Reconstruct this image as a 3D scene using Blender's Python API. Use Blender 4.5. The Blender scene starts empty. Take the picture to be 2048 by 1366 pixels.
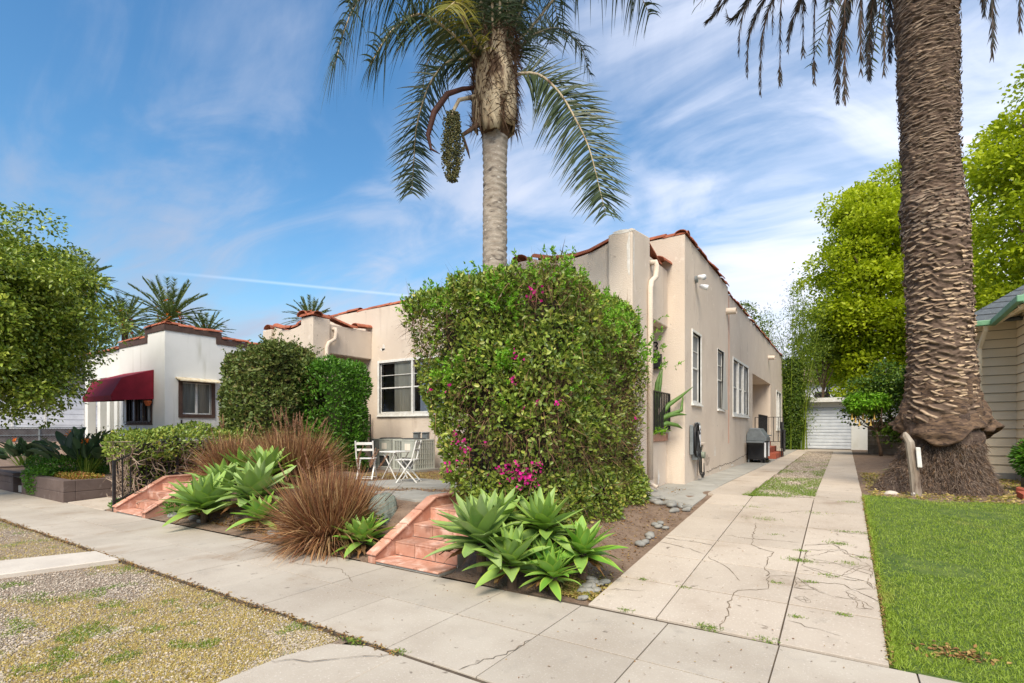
import bpy, math, random
import numpy as np
from mathutils import Vector, Matrix
random.seed(7); rng = np.random.default_rng(11)
R = math.radians
scene = bpy.context.scene
COL = scene.collection

# ---------------------------------------------------------------- camera
TH = math.atan(662 / 1017)
cam_d = bpy.data.cameras.new('camera'); cam = bpy.data.objects.new('camera', cam_d); COL.objects.link(cam)
cam.location = (0, 0, 1.5); cam.rotation_euler = (R(90), 0, TH)
cam_d.sensor_width = 36; cam_d.lens = 36 * 1017 / 2048; cam_d.shift_y = 174 / 2048
cam_d.clip_start = .05; cam_d.clip_end = 2000
scene.camera = cam

# ---------------------------------------------------------------- sky and sun
SUN_EL, SUN_AZ = R(48), R(158)       # azimuth clockwise from +Y
w = bpy.data.worlds.new('World'); scene.world = w; w.use_nodes = True
nt = w.node_tree; nt.nodes.clear()
def nn(t, **k):
    n = nt.nodes.new(t)
    for a, b in k.items(): setattr(n, a, b)
    return n
def lk(a, b): nt.links.new(a, b)
out = nn('ShaderNodeOutputWorld'); bg = nn('ShaderNodeBackground'); lk(bg.outputs[0], out.inputs[0])
bg.inputs[1].default_value = .115
sky = nn('ShaderNodeTexSky'); sky.sky_type = 'NISHITA'; sky.sun_disc = False
sky.sun_elevation = SUN_EL; sky.sun_rotation = SUN_AZ; sky.air_density = 1.3; sky.dust_density = .6; sky.ozone_density = 3.0
tc = nn('ShaderNodeTexCoord'); sep = nn('ShaderNodeSeparateXYZ'); lk(tc.outputs['Generated'], sep.inputs[0])
def mth(op, a, b=None, clamp=False):
    n = nn('ShaderNodeMath', operation=op, use_clamp=clamp)
    for i, v in enumerate((a, b)):
        if v is None: continue
        if isinstance(v, (int, float)): n.inputs[i].default_value = v
        else: lk(v, n.inputs[i])
    return n.outputs[0]
zz = mth('ADD', mth('MAXIMUM', sep.outputs[2], 0), .22)
cmb = nn('ShaderNodeCombineXYZ'); lk(mth('DIVIDE', sep.outputs[0], zz), cmb.inputs[0]); lk(mth('DIVIDE', sep.outputs[1], zz), cmb.inputs[1])
def cloud(scale, rot, stretch, det, dist, lo, hi, loc=(0, 0, 0)):
    mp = nn('ShaderNodeMapping'); mp.inputs['Rotation'].default_value = (0, 0, R(rot)); mp.inputs['Scale'].default_value = (stretch, 1, 1); mp.inputs['Location'].default_value = loc
    lk(cmb.outputs[0], mp.inputs[0])
    no = nn('ShaderNodeTexNoise'); no.inputs['Scale'].default_value = scale; no.inputs['Detail'].default_value = det; no.inputs['Distortion'].default_value = dist; no.inputs['Roughness'].default_value = .55
    lk(mp.outputs[0], no.inputs[0])
    mr = nn('ShaderNodeMapRange'); mr.inputs[1].default_value = lo; mr.inputs[2].default_value = hi; mr.interpolation_type = 'SMOOTHSTEP'; lk(no.outputs[0], mr.inputs[0])
    return mr.outputs[0]
c1 = cloud(.95, 58, .42, 9, .9, .3, .74, (3.1, 1.2, 0))
c2 = cloud(3.1, 50, .5, 12, 1.6, .34, .7, (0, 4, 0))
c3 = cloud(1.9, 30, .45, 8, .6, .34, .7, (7, 2, 0))
# more veil towards the right end of the street and towards the horizon
side = mth('ADD', mth('MULTIPLY', sep.outputs[0], .838), mth('MULTIPLY', sep.outputs[1], .5455))
bias = mth('MULTIPLY_ADD', side, .75); nt.nodes[-1].inputs[2].default_value = .42
bias = mth('MAXIMUM', mth('MINIMUM', bias, 1), 0)
hor = mth('SUBTRACT', 1, mth('MULTIPLY', sep.outputs[2], 2.3), True)
amt = mth('ADD', mth('ADD', mth('MULTIPLY', c1, .55), mth('MULTIPLY', c2, .3)), mth('MULTIPLY', hor, .42))
amt = mth('ADD', amt, mth('MULTIPLY', c3, .3))
amt = mth('ADD', amt, mth('MULTIPLY', bias, .38))
low = mth('SUBTRACT', 1, mth('MULTIPLY', sep.outputs[2], 2.7), True)
amt = mth('ADD', amt, mth('MULTIPLY', low, .62))
fac = nn('ShaderNodeMapRange'); fac.inputs[1].default_value = .4; fac.inputs[2].default_value = 1.35; fac.interpolation_type = 'SMOOTHSTEP'; lk(amt, fac.inputs[0])
# one thin contrail low over the roofs
def dvec(x, y): 
    a = (x - 1024) / 1017; b = -(y - 857) / 1017; s, c = math.sin(TH), math.cos(TH)
    return Vector((-s + a * c, c + a * s, b)).normalized()
nrm = dvec(400, 551).cross(dvec(860, 596)).normalized()
dp = nn('ShaderNodeVectorMath', operation='DOT_PRODUCT'); lk(tc.outputs['Generated'], dp.inputs[0]); dp.inputs[1].default_value = nrm
ctr = mth('SUBTRACT', 1, mth('DIVIDE', mth('ABSOLUTE', dp.outputs['Value']), .0036), True)
mid = dvec(700, 580); dq = nn('ShaderNodeVectorMath', operation='DOT_PRODUCT'); lk(tc.outputs['Generated'], dq.inputs[0]); dq.inputs[1].default_value = mid
ext = nn('ShaderNodeMapRange'); ext.inputs[1].default_value = .955; ext.inputs[2].default_value = .995; lk(dq.outputs['Value'], ext.inputs[0])
ctr = mth('MULTIPLY', mth('MULTIPLY', ctr, ext.outputs[0]), .32)
hs = nn('ShaderNodeHueSaturation'); hs.inputs['Saturation'].default_value = 1.18; hs.inputs['Value'].default_value = .85; lk(sky.outputs[0], hs.inputs['Color'])
cc = nn('ShaderNodeMix', data_type='RGBA'); lk(mth('ADD', mth('MULTIPLY', bias, .85), mth('MULTIPLY', sep.outputs[2], .3), True), cc.inputs[0])
cc.inputs[6].default_value = (2.0, 2.35, 3.15, 1); cc.inputs[7].default_value = (6.2, 6.4, 7.2, 1)
mx = nn('ShaderNodeMix', data_type='RGBA'); lk(fac.outputs[0], mx.inputs[0]); tn = nn('ShaderNodeMix', data_type='RGBA', blend_type='MULTIPLY'); tn.inputs[0].default_value = 1; lk(hs.outputs[0], tn.inputs[6]); tn.inputs[7].default_value = (.8, 1.0, 1.04, 1); lk(tn.outputs[2], mx.inputs[6]); lk(cc.outputs[2], mx.inputs[7])
mx2 = nn('ShaderNodeMix', data_type='RGBA'); lk(ctr, mx2.inputs[0]); lk(mx.outputs[2], mx2.inputs[6]); mx2.inputs[7].default_value = (5.2, 5.9, 7.2, 1)
lk(mx2.outputs[2], bg.inputs[0])

sd = bpy.data.lights.new('sun', 'SUN'); sun = bpy.data.objects.new('sun', sd); COL.objects.link(sun)
sd.energy = 3.2; sd.angle = R(34); sd.color = (1, .885, .73)
sv = Vector((math.sin(SUN_AZ) * math.cos(SUN_EL), math.cos(SUN_AZ) * math.cos(SUN_EL), math.sin(SUN_EL)))
sun.rotation_euler = (-sv).to_track_quat('-Z', 'Y').to_euler()
scene.view_settings.view_transform = 'Standard'; scene.view_settings.look = 'None'
scene.view_settings.gamma = 1; scene.view_settings.exposure = .84

# ---------------------------------------------------------------- helpers
ORG = {}
def reg(o, loc): ORG[o.name] = np.array(loc, float); return o
def org(o): return ORG.get(o.name, np.zeros(3)) if o else np.zeros(3)
def tag(o, label=None, cat=None, group=None, kind=None):
    if label: o['label'] = label
    if cat: o['category'] = cat
    if group: o['group'] = group
    if kind: o['kind'] = kind
    return o
def thing(name, label, cat, loc=(0, 0, 0), group=None):
    o = bpy.data.objects.new(name, None); COL.objects.link(o); o.location = loc; reg(o, loc)
    o.empty_display_size = .1
    return tag(o, label, cat, group)
def link(name, me, parent=None, loc=None):
    o = bpy.data.objects.new(name, me); COL.objects.link(o)
    if parent:
        o.parent = parent; ORG[o.name] = org(parent)
    elif loc is not None:
        o.location = loc; ORG[o.name] = np.array(loc, float)
    return o
def np_mesh(name, V, F, mat, parent=None, loc=None, uv=None, smooth=False):
    V = np.asarray(V, float).reshape(-1, 3); off = org(parent) if parent else (np.array(loc, float) if loc is not None else 0)
    V = V - off
    me = bpy.data.meshes.new(name); F = np.asarray(F, np.int32); k = F.shape[1]
    me.vertices.add(len(V)); me.vertices.foreach_set('co', V.astype(np.float32).ravel())
    me.loops.add(F.size); me.loops.foreach_set('vertex_index', F.ravel())
    me.polygons.add(len(F)); me.polygons.foreach_set('loop_start', np.arange(0, F.size, k, dtype=np.int32))
    me.polygons.foreach_set('loop_total', np.full(len(F), k, np.int32))
    if smooth: me.polygons.foreach_set('use_smooth', np.ones(len(F), bool))
    if uv is not None:
        ul = me.uv_layers.new(name='uv'); ul.data.foreach_set('uv', np.asarray(uv, np.float32)[F.ravel()].ravel())
    me.update(calc_edges=True); me.materials.append(mat)
    return link(name, me, parent, loc)
class MB:
    def __init__(s): s.v = []; s.f = []
    def add(s, V, F):
        n = len(s.v); s.v += [tuple(map(float, p)) for p in V]; s.f += [tuple(i + n for i in f) for f in F]; return s
    def box(s, x0, x1, y0, y1, z0, z1):
        V = [(x, y, z) for z in (z0, z1) for y in (y0, y1) for x in (x0, x1)]
        return s.add(V, [(0, 2, 3, 1), (4, 5, 7, 6), (0, 1, 5, 4), (2, 6, 7, 3), (0, 4, 6, 2), (1, 3, 7, 5)])
    def obox(s, c, ax, ay, az):
        c = np.array(c, float); ax, ay, az = (np.array(a, float) for a in (ax, ay, az))
        V = [c + i * ax + j * ay + k * az for k in (-1, 1) for j in (-1, 1) for i in (-1, 1)]
        return s.add(V, [(0, 2, 3, 1), (4, 5, 7, 6), (0, 1, 5, 4), (2, 6, 7, 3), (0, 4, 6, 2), (1, 3, 7, 5)])
    def bar(s, a, b, w, h, up=(0, 0, 1)):
        a = np.array(a, float); b = np.array(b, float); d = b - a; L = np.linalg.norm(d); d /= L
        u = np.array(up, float)
        if abs(d @ u) > .95: u = np.array((1., 0, 0))
        x = np.cross(d, u); x /= np.linalg.norm(x); y = np.cross(x, d)
        return s.obox((a + b) / 2, x * w / 2, d * L / 2, y * h / 2)
    def tube(s, pts, rad, n=8, cap=True):
        pts = np.array(pts, float); m = len(pts)
        rad = np.full(m, rad, float) if np.isscalar(rad) else np.array(rad, float)
        T = np.gradient(pts, axis=0); T /= np.linalg.norm(T, axis=1)[:, None] + 1e-9
        u = np.cross(T[0], (0, 0, 1.)); 
        if np.linalg.norm(u) < .1: u = np.cross(T[0], (1., 0, 0))
        V = []
        for i in range(m):
            u = u - T[i] * (u @ T[i]); u /= np.linalg.norm(u) + 1e-9; v = np.cross(T[i], u)
            for k in range(n):
                a = 2 * math.pi * k / n; V.append(pts[i] + rad[i] * (math.cos(a) * u + math.sin(a) * v))
        F = [(i * n + k, i * n + (k + 1) % n, (i + 1) * n + (k + 1) % n, (i + 1) * n + k) for i in range(m - 1) for k in range(n)]
        if cap: F += [tuple(range(n))[::-1], tuple(range((m - 1) * n, m * n))]
        return s.add(V, F)
    def prism(s, poly, z0, z1):
        n = len(poly); zz0 = z0 if hasattr(z0, '__len__') else [z0] * n; zz1 = z1 if hasattr(z1, '__len__') else [z1] * n
        V = [(p[0], p[1], a) for p, a in zip(poly, zz0)] + [(p[0], p[1], a) for p, a in zip(poly, zz1)]
        return s.add(V, [tuple(range(n))[::-1], tuple(range(n, 2 * n))] + [(i, (i + 1) % n, n + (i + 1) % n, n + i) for i in range(n)])
    def lathe(s, c, prof, n=16):
        V = []; m = len(prof)
        for r, z in prof:
            for k in range(n):
                a = 2 * math.pi * k / n; V.append((c[0] + r * math.cos(a), c[1] + r * math.sin(a), c[2] + z))
        F = [(i * n + k, i * n + (k + 1) % n, (i + 1) * n + (k + 1) % n, (i + 1) * n + k) for i in range(m - 1) for k in range(n)]
        F += [tuple(range(n))[::-1], tuple(range((m - 1) * n, m * n))]
        return s.add(V, F)
    def build(s, name, mat, parent=None, loc=None, smooth=False, bevel=0, seg=2):
        off = org(parent) if parent else (np.array(loc, float) if loc is not None else np.zeros(3))
        me = bpy.data.meshes.new(name); me.from_pydata([tuple(np.array(p) - off) for p in s.v], [], s.f); me.update()
        if smooth: me.polygons.foreach_set('use_smooth', np.ones(len(me.polygons), bool))
        me.materials.append(mat); o = link(name, me, parent, loc)
        if bevel:
            b = o.modifiers.new('bevel', 'BEVEL'); b.width = bevel; b.segments = seg; b.limit_method = 'ANGLE'; b.angle_limit = R(40)
        return o
def nrmz(a): return a / (np.linalg.norm(a, axis=-1, keepdims=True) + 1e-9)
def rnd(n, k=3): return rng.normal(size=(n, k))
def vnoise(P, s=1., seed=0):
    Q = np.asarray(P, float) * s + seed * 17.31; i = np.floor(Q); f = Q - i; f = f * f * (3 - 2 * f); r = 0
    for dx in (0, 1):
        for dy in (0, 1):
            for dz in (0, 1):
                h = np.sin((i[..., 0] + dx) * 127.1 + (i[..., 1] + dy) * 311.7 + (i[..., 2] + dz) * 74.7) * 43758.5453
                h = h - np.floor(h)
                r = r + h * (f[..., 0] if dx else 1 - f[..., 0]) * (f[..., 1] if dy else 1 - f[..., 1]) * (f[..., 2] if dz else 1 - f[..., 2])
    return r
def strips(B, D, L, W, droop, nseg=3, cols=2, prof=None, fold=.3, side=None, tw=None):
    B = np.asarray(B, float); N = len(B); D = nrmz(np.asarray(D, float)); t = np.linspace(0, 1, nseg + 1)
    L = np.broadcast_to(L, N).astype(float); W = np.broadcast_to(W, N).astype(float); droop = np.broadcast_to(droop, N).astype(float)
    P = B[:, None] + D[:, None] * (L[:, None] * t)[..., None]; P[..., 2] -= (droop * L)[:, None] * t ** 2
    if side is None: side = np.cross(D, np.array((0, 0, 1.)) + rnd(N) * .35)
    side = nrmz(side); T = D[:, None] * np.ones((1, nseg + 1, 1)); T[..., 2] -= 2 * droop[:, None] * t; T = nrmz(T)
    nr = nrmz(np.cross(side[:, None], T)); nr = np.where(nr[..., 2:3] < 0, -nr, nr)
    w = (prof(t) if prof else (1 - t ** 1.6)) ; w = np.maximum(w, .03); w = W[:, None] * w[None]
    out = []; uvs = []
    for c in range(cols):
        a = c / (cols - 1) * 2 - 1
        out.append(P + side[:, None] * (w * a / 2)[..., None] + nr * (w * fold * abs(a) / 2)[..., None]); uvs.append(np.stack([np.full((N, nseg + 1), (a + 1) / 2), np.broadcast_to(t, (N, nseg + 1))], -1))
    V = np.stack(out, 2); UV = np.stack(uvs, 2)      # N, seg+1, cols
    idx = np.arange(N * (nseg + 1) * cols).reshape(N, nseg + 1, cols)
    F = np.stack([idx[:, :-1, :-1], idx[:, :-1, 1:], idx[:, 1:, 1:], idx[:, 1:, :-1]], -1).reshape(-1, 4)
    return V.reshape(-1, 3), F, UV.reshape(-1, 2)
def cat(parts):
    V, F, n = [], [], 0; U = []
    for p in parts:
        V.append(p[0]); F.append(p[1] + n); n += len(p[0])
        if len(p) > 2: U.append(p[2])
    return np.concatenate(V), np.concatenate(F), (np.concatenate(U) if U else None)
def leafarr(P, D, Nn, L, W, fold=.25):
    N = len(P); D = nrmz(D); X = nrmz(np.cross(D, Nn)); Z = np.cross(X, D)
    L = np.broadcast_to(L, N)[:, None]; W = np.broadcast_to(W, N)[:, None]
    b = P; t = P + D * L; up = Z * W * fold
    r1 = P + D * L * .3 + X * W * .5 + up; r2 = P + D * L * .68 + X * W * .36 + up * .7
    l1 = P + D * L * .3 - X * W * .5 + up; l2 = P + D * L * .68 - X * W * .36 + up * .7
    V = np.stack([b, r1, r2, t, l2, l1], 1).reshape(-1, 3); i = np.arange(N)[:, None] * 6
    F = np.concatenate([i + np.array([[0, 1, 2, 3]]), i + np.array([[0, 3, 4, 5]])], 1).reshape(-1, 4)
    return V, F
def leaves(name, P, D, Nn, L, W, mat, parent=None, loc=None, fold=.25):
    V, F = leafarr(P, D, Nn, L, W, fold); return np_mesh(name, V, F, mat, parent, loc)
def shell(sdf, lo, hi, n, inner=.15, outer=.04, dens=None):
    lo = np.array(lo, float); hi = np.array(hi, float); out = []; c = 0
    while c < n:
        P = lo + rng.random((n * 3, 3)) * (hi - lo); d = sdf(P); k = (d > -inner) & (d < outer)
        k &= rng.random(len(P)) < np.exp(np.minimum(d, 0) / (inner * .6))
        if dens is not None: k &= rng.random(len(P)) < dens(P)
        out.append(P[k]); c += k.sum()
    P = np.concatenate(out)[:n]; e = .03; g = np.stack([sdf(P + np.eye(3)[i] * e) - sdf(P - np.eye(3)[i] * e) for i in range(3)], 1)
    return P, nrmz(g)
def rbox(P, lo, hi, r):
    lo = np.array(lo, float); hi = np.array(hi, float); c = (lo + hi) / 2; h = (hi - lo) / 2 - r
    q = np.abs(P - c) - h; return np.linalg.norm(np.maximum(q, 0), axis=1) + np.minimum(q.max(1), 0) - r
# ---------------------------------------------------------------- materials
def S(r, g, b, k=1.):
    f = lambda v: ((v / 255) / 12.92 if v / 255 < .04045 else ((v / 255 + .055) / 1.055) ** 2.4) * k
    return (f(r), f(g), f(b), 1)
def newmat(name):
    m = bpy.data.materials.new(name); m.use_nodes = True; n = m.node_tree; n.nodes.clear()
    o = n.nodes.new('ShaderNodeOutputMaterial'); b = n.nodes.new('ShaderNodeBsdfPrincipled'); n.links.new(b.outputs[0], o.inputs[0]); return m, n, b, o
def noise(n, co, scale, detail=5, dist=0, rough=.55):
    t = n.nodes.new('ShaderNodeTexNoise'); t.inputs['Scale'].default_value = scale; t.inputs['Detail'].default_value = detail; t.inputs['Distortion'].default_value = dist; t.inputs['Roughness'].default_value = rough
    n.links.new(co, t.inputs['Vector']); return t.outputs[0]
def mrange(n, v, lo, hi, a=0, b=1):
    t = n.nodes.new('ShaderNodeMapRange'); t.interpolation_type = 'SMOOTHSTEP'; n.links.new(v, t.inputs[0])
    for i, x in enumerate((lo, hi, a, b)): t.inputs[i + 1].default_value = x
    return t.outputs[0]
def mixc(n, f, a, b):
    t = n.nodes.new('ShaderNodeMix'); t.data_type = 'RGBA'
    for i, v in ((0, f), (6, a), (7, b)):
        if isinstance(v, (tuple, float, int)): t.inputs[i].default_value = v
        else: n.links.new(v, t.inputs[i])
    return t.outputs[2]
def M(name, base, rough=.7, var=None, vs=6, layers=(), bump=0, bs=60, bd=.01, metal=0, spec=.4, island=0, stretch=None):
    """layers: (color, scale, lo, hi[, detail]) noise-masked colour layers"""
    m, n, b, o = newmat(name); tc = n.nodes.new('ShaderNodeTexCoord'); co = tc.outputs['Object']
    if stretch:
        mp = n.nodes.new('ShaderNodeMapping'); mp.inputs['Scale'].default_value = stretch; n.links.new(co, mp.inputs[0]); cs = mp.outputs[0]
    else: cs = co
    c = base
    if var: c = mixc(n, mrange(n, noise(n, cs, vs, 6), .3, .7), base, var)
    for i, l in enumerate(layers):
        ck = cs
        if len(l) > 5:
            mq = n.nodes.new('ShaderNodeMapping'); mq.inputs['Scale'].default_value = l[5]; n.links.new(co, mq.inputs[0]); ck = mq.outputs[0]
        c = mixc(n, mrange(n, noise(n, ck, l[1], l[4] if len(l) > 4 else 6, .3), l[2], l[3]), c, l[0])
    if island:
        g = n.nodes.new('ShaderNodeNewGeometry'); h = n.nodes.new('ShaderNodeHueSaturation')
        n.links.new(mrange(n, g.outputs['Random Per Island'], 0, 1, 1 - island, 1 + island), h.inputs['Value'])
        if isinstance(c, tuple): h.inputs['Color'].default_value = c
        else: n.links.new(c, h.inputs['Color'])
        c = h.outputs[0]
    if isinstance(c, tuple): b.inputs['Base Color'].default_value = c
    else: n.links.new(c, b.inputs['Base Color'])
    b.inputs['Roughness'].default_value = rough; b.inputs['Metallic'].default_value = metal; b.inputs['Specular IOR Level'].default_value = spec
    if bump:
        bp = n.nodes.new('ShaderNodeBump'); bp.inputs['Strength'].default_value = bump; bp.inputs['Distance'].default_value = bd
        n.links.new(noise(n, cs, bs, 6), bp.inputs['Height']); n.links.new(bp.outputs[0], b.inputs['Normal'])
    return m
def leafM(name, cols, trans=.3, rough=.5, patch=None, spec=.35, margin=None):
    """cols: list of colours picked per leaf; patch: (color, scale, lo, hi) by place"""
    m, n, b, o = newmat(name); g = n.nodes.new('ShaderNodeNewGeometry'); r = n.nodes.new('ShaderNodeValToRGB')
    els = r.color_ramp.elements
    for i, cc in enumerate(cols):
        p = i / max(1, len(cols) - 1)
        if i < 2: els[i].position = p; els[i].color = cc
        else: e = els.new(p); e.color = cc
    if len(cols) > 2: els[1].position = 1 / (len(cols) - 1)
    vals = sorted([(i / (len(cols) - 1), cc) for i, cc in enumerate(cols)])
    for e, (p, cc) in zip(r.color_ramp.elements, vals): e.position = p; e.color = cc
    n.links.new(g.outputs['Random Per Island'], r.inputs[0]); c = r.outputs[0]
    tc = n.nodes.new('ShaderNodeTexCoord')
    if patch:
        ps = patch if isinstance(patch, list) else [patch]
        for p in ps: c = mixc(n, mrange(n, noise(n, tc.outputs['Object'], p[1], 4), p[2], p[3], 0, p[4] if len(p) > 4 else 1), c, p[0])
    if margin:
        sx = n.nodes.new('ShaderNodeSeparateXYZ'); n.links.new(tc.outputs['UV'], sx.inputs[0])
        a = n.nodes.new('ShaderNodeMath'); a.operation = 'SUBTRACT'; n.links.new(sx.outputs[0], a.inputs[0]); a.inputs[1].default_value = .5
        a2 = n.nodes.new('ShaderNodeMath'); a2.operation = 'ABSOLUTE'; n.links.new(a.outputs[0], a2.inputs[0])
        c = mixc(n, mrange(n, a2.outputs[0], .3, .5, 0, .8), c, margin)
        c = mixc(n, mrange(n, sx.outputs[1], .35, 0, 0, .7), c, margin)
    n.links.new(c, b.inputs['Base Color']); b.inputs['Roughness'].default_value = rough; b.inputs['Specular IOR Level'].default_value = spec
    if trans:
        t = n.nodes.new('ShaderNodeBsdfTranslucent'); n.links.new(c, t.inputs[0]); x = n.nodes.new('ShaderNodeMixShader'); x.inputs[0].default_value = trans
        n.links.new(b.outputs[0], x.inputs[1]); n.links.new(t.outputs[0], x.inputs[2]); n.links.new(x.outputs[0], o.inputs[0])
    return m
MT = {}
MT['concrete'] = M('concrete', S(186, 174, 158), .9, S(174, 161, 145), 1.3, [(S(160, 150, 136), 5, .58, .8), (S(206, 197, 183), 60, .55, .75), (S(146, 130, 112), 1.3, .56, .8), (S(120, 108, 94), 11, .64, .74, 8)], .6, 160, .004, island=.07)
MT['concrete_walk'] = M('concrete_walk', S(184, 175, 160), .9, S(166, 155, 140), 1.1, [(S(158, 150, 138), 3.5, .58, .8), (S(198, 190, 178), 70, .55, .75), (S(150, 132, 112), 1.4, .57, .8), (S(124, 114, 102), 12, .64, .74, 8)], .6, 160, .004, island=.05)
MT['concrete_pale'] = M('concrete_pale', S(205, 196, 182), .9, S(190, 181, 168), 2, [(S(160, 150, 138), 60, .6, .75)], .6, 220, .005)
MT['concrete_gray'] = M('concrete_gray', S(158, 156, 148), .9, S(140, 138, 130), 2, [(S(110, 106, 98), 6, .6, .8)], .5, 200, .004, island=.08)
MT['crack'] = M('crack_dirt', S(98, 86, 72), .95, S(124, 110, 92), 9)
MT['dark_gap'] = M('dark_gap', S(72, 62, 52), .95, S(96, 84, 68), 9)
MT['stucco'] = M('stucco_pink', S(215, 201, 184), .92, S(206, 191, 174), .8, [(S(188, 171, 156), 1.6, .58, .85), (S(218, 206, 192), 3.5, .6, .8), (S(178, 162, 146), 3.2, .56, .82, 7, (1, 1, .12)), (S(218, 204, 188), 4.5, .63, .67, 9), (S(160, 144, 128), 9, .66, .76, 9)], .8, 60, .013)
MT['stucco_white'] = M('stucco_white', S(226, 227, 222), .92, S(214, 215, 209), .7, [(S(196, 196, 186), 1.1, .6, .9), (S(190, 190, 178), 3.5, .58, .8, 7, (1, 1, .12))], .5, 110, .006)
MT['peel'] = M('peeled_plaster', S(228, 224, 216), .9, S(205, 200, 190), 14, bump=.4, bs=90)
MT['terracotta_roof'] = M('clay_tile', S(176, 104, 76), .85, S(150, 84, 60), 7, [(S(110, 78, 62), 10, .55, .8), (S(200, 150, 124), 16, .6, .8)], .4, 60, .006, island=.16)
MT['step_tile'] = M('quarry_tile', S(190, 144, 122), .8, S(174, 124, 102), 5, [(S(214, 180, 162), 7, .48, .72), (S(150, 100, 82), 13, .58, .78), (S(120, 84, 70), 3, .6, .8)], .4, 70, .004, island=.16)
MT['brick_red'] = M('red_brick_tile', S(160, 84, 62), .8, S(140, 70, 52), 6, [(S(186, 118, 94), 9, .55, .8)], .3, 80, island=.12)
MT['white_paint'] = M('white_paint', S(226, 226, 222), .5, S(208, 206, 198), 9, bump=.1, bs=60)
MT['brown_trim'] = M('brown_trim', S(86, 66, 56), .7, S(72, 54, 46), 8, bump=.2, bs=50)
MT['black_metal'] = M('black_iron', S(36, 36, 38), .45, S(52, 50, 50), 14, metal=.3, bump=.15, bs=90)
MT['dark_room'] = M('dark_room', S(44, 42, 40), .9)
MT['ac_metal'] = M('ac_metal', S(190, 193, 182), .55, S(176, 180, 168), 5, metal=.1)
MT['ac_dark'] = M('ac_coil', S(58, 60, 60), .7, S(80, 80, 76), 40)
MT['garage_white'] = M('garage_door_paint', S(206, 212, 218), .55, S(190, 197, 204), 3)
MT['siding'] = M('siding_paint', S(238, 224, 198), .7, S(228, 214, 186), 1.4, [(S(198, 188, 170), 5, .6, .85)], .15, 40)
MT['siding2'] = M('white_siding', S(222, 224, 226), .7, S(206, 208, 210), 2)
MT['green_trim'] = M('green_trim', S(112, 158, 124), .5, S(96, 142, 108), 6)
MT['shingle'] = M('shingle', S(92, 98, 102), .95, S(74, 80, 84), 12, [(S(120, 124, 124), 24, .55, .75)], .5, 60, island=.2)
MT['awning'] = M('awning_cloth', S(146, 28, 48), .8, S(128, 22, 40), 4, bump=.2, bs=200)
MT['cmu'] = M('painted_block', S(102, 88, 82), .9, S(90, 76, 70), 3, [(S(122, 110, 104), 6, .55, .8)], .5, 90, .005)
MT['block_wall'] = M('block_wall', S(150, 140, 126), .95, S(128, 118, 104), 4, bump=.4, bs=70, island=.08)
MT['soil'] = M('soil', S(136, 116, 98), .97, S(114, 94, 78), 5, [(S(146, 122, 100), 14, .55, .75), (S(76, 56, 44), 22, .6, .75)], .9, 40, .03)
MT['mulch'] = M('dry_ground', S(150, 132, 106), .97, S(126, 106, 82), 7, [(S(176, 156, 122), 16, .52, .72), (S(96, 76, 58), 30, .58, .75)], .9, 50, .03)
MT['gravelbed'] = M('gravel_bed', S(164, 146, 128), .97, S(142, 122, 102), 9, [(S(168, 155, 138), 40, .5, .7), (S(100, 84, 68), 60, .55, .7)], .9, 110, .02)
MT['lawnbase'] = M('lawn_soil', S(96, 112, 48), .97, S(60, 84, 30), 8, [(S(120, 110, 60), 2.2, .64, .8)], .6, 80, .02)
MT['asphalt'] = M('asphalt', S(84, 84, 86), .95, S(70, 70, 72), 30, bump=.5, bs=200)
MT['stone'] = M('river_stone', S(134, 132, 124), .75, S(110, 110, 106), 8, [(S(156, 154, 146), 20, .58, .75)], .2, 60, island=.22)
MT['pebble'] = M('gravel_stone', S(188, 176, 160), .9, S(150, 138, 122), 50, island=.35)
MT['boulder'] = M('green_boulder', S(134, 142, 132), .85, S(112, 122, 112), 3, [(S(160, 164, 152), 9, .58, .8), (S(86, 92, 84), 16, .6, .8)], .7, 18, .03)
MT['orange_pot'] = M('clay_pot', S(190, 96, 52), .8)
MT['black_plastic'] = M('black_plastic', S(30, 30, 32), .5, spec=.5)
MT['grey_plastic'] = M('grey_plastic', S(120, 126, 128), .5, S(104, 110, 112), 8)
MT['white_plastic'] = M('white_plastic', S(226, 228, 230), .4)
MT['teal_cloth'] = M('teal_cloth', S(92, 138, 146), .9, S(70, 112, 122), 9, bump=.6, bs=14, bd=.02)
MT['bark'] = M('bark', S(108, 88, 70), .95, S(82, 66, 52), 6, bump=.7, bs=24, bd=.02)
MT['twig'] = M('twig', S(128, 98, 72), .95, S(98, 74, 54), 9, island=.25)
MT['core'] = M('twig_shade_core', S(58, 52, 34), .98, S(40, 42, 24), 9, bump=.8, bs=30, bd=.04)  # twig brown darkened to the shade between the leaves
def glassM(name, tint, a):
    m, n, b, o = newmat(name); t = n.nodes.new('ShaderNodeBsdfTransparent'); t.inputs[0].default_value = tint
    gl = n.nodes.new('ShaderNodeBsdfGlossy'); gl.inputs['Roughness'].default_value = .04; gl.inputs[0].default_value = (.9, .93, .95, 1)
    x = n.nodes.new('ShaderNodeMixShader'); lw = n.nodes.new('ShaderNodeFresnel'); lw.inputs[0].default_value = 1.5
    n.links.new(mrange(n, lw.outputs[0], 0, 1, a, 1), x.inputs[0]); n.links.new(t.outputs[0], x.inputs[1]); n.links.new(gl.outputs[0], x.inputs[2]); n.links.new(x.outputs[0], o.inputs[0]); return m
MT['glass'] = glassM('window_glass', (.86, .88, .88, 1), .05)
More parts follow.
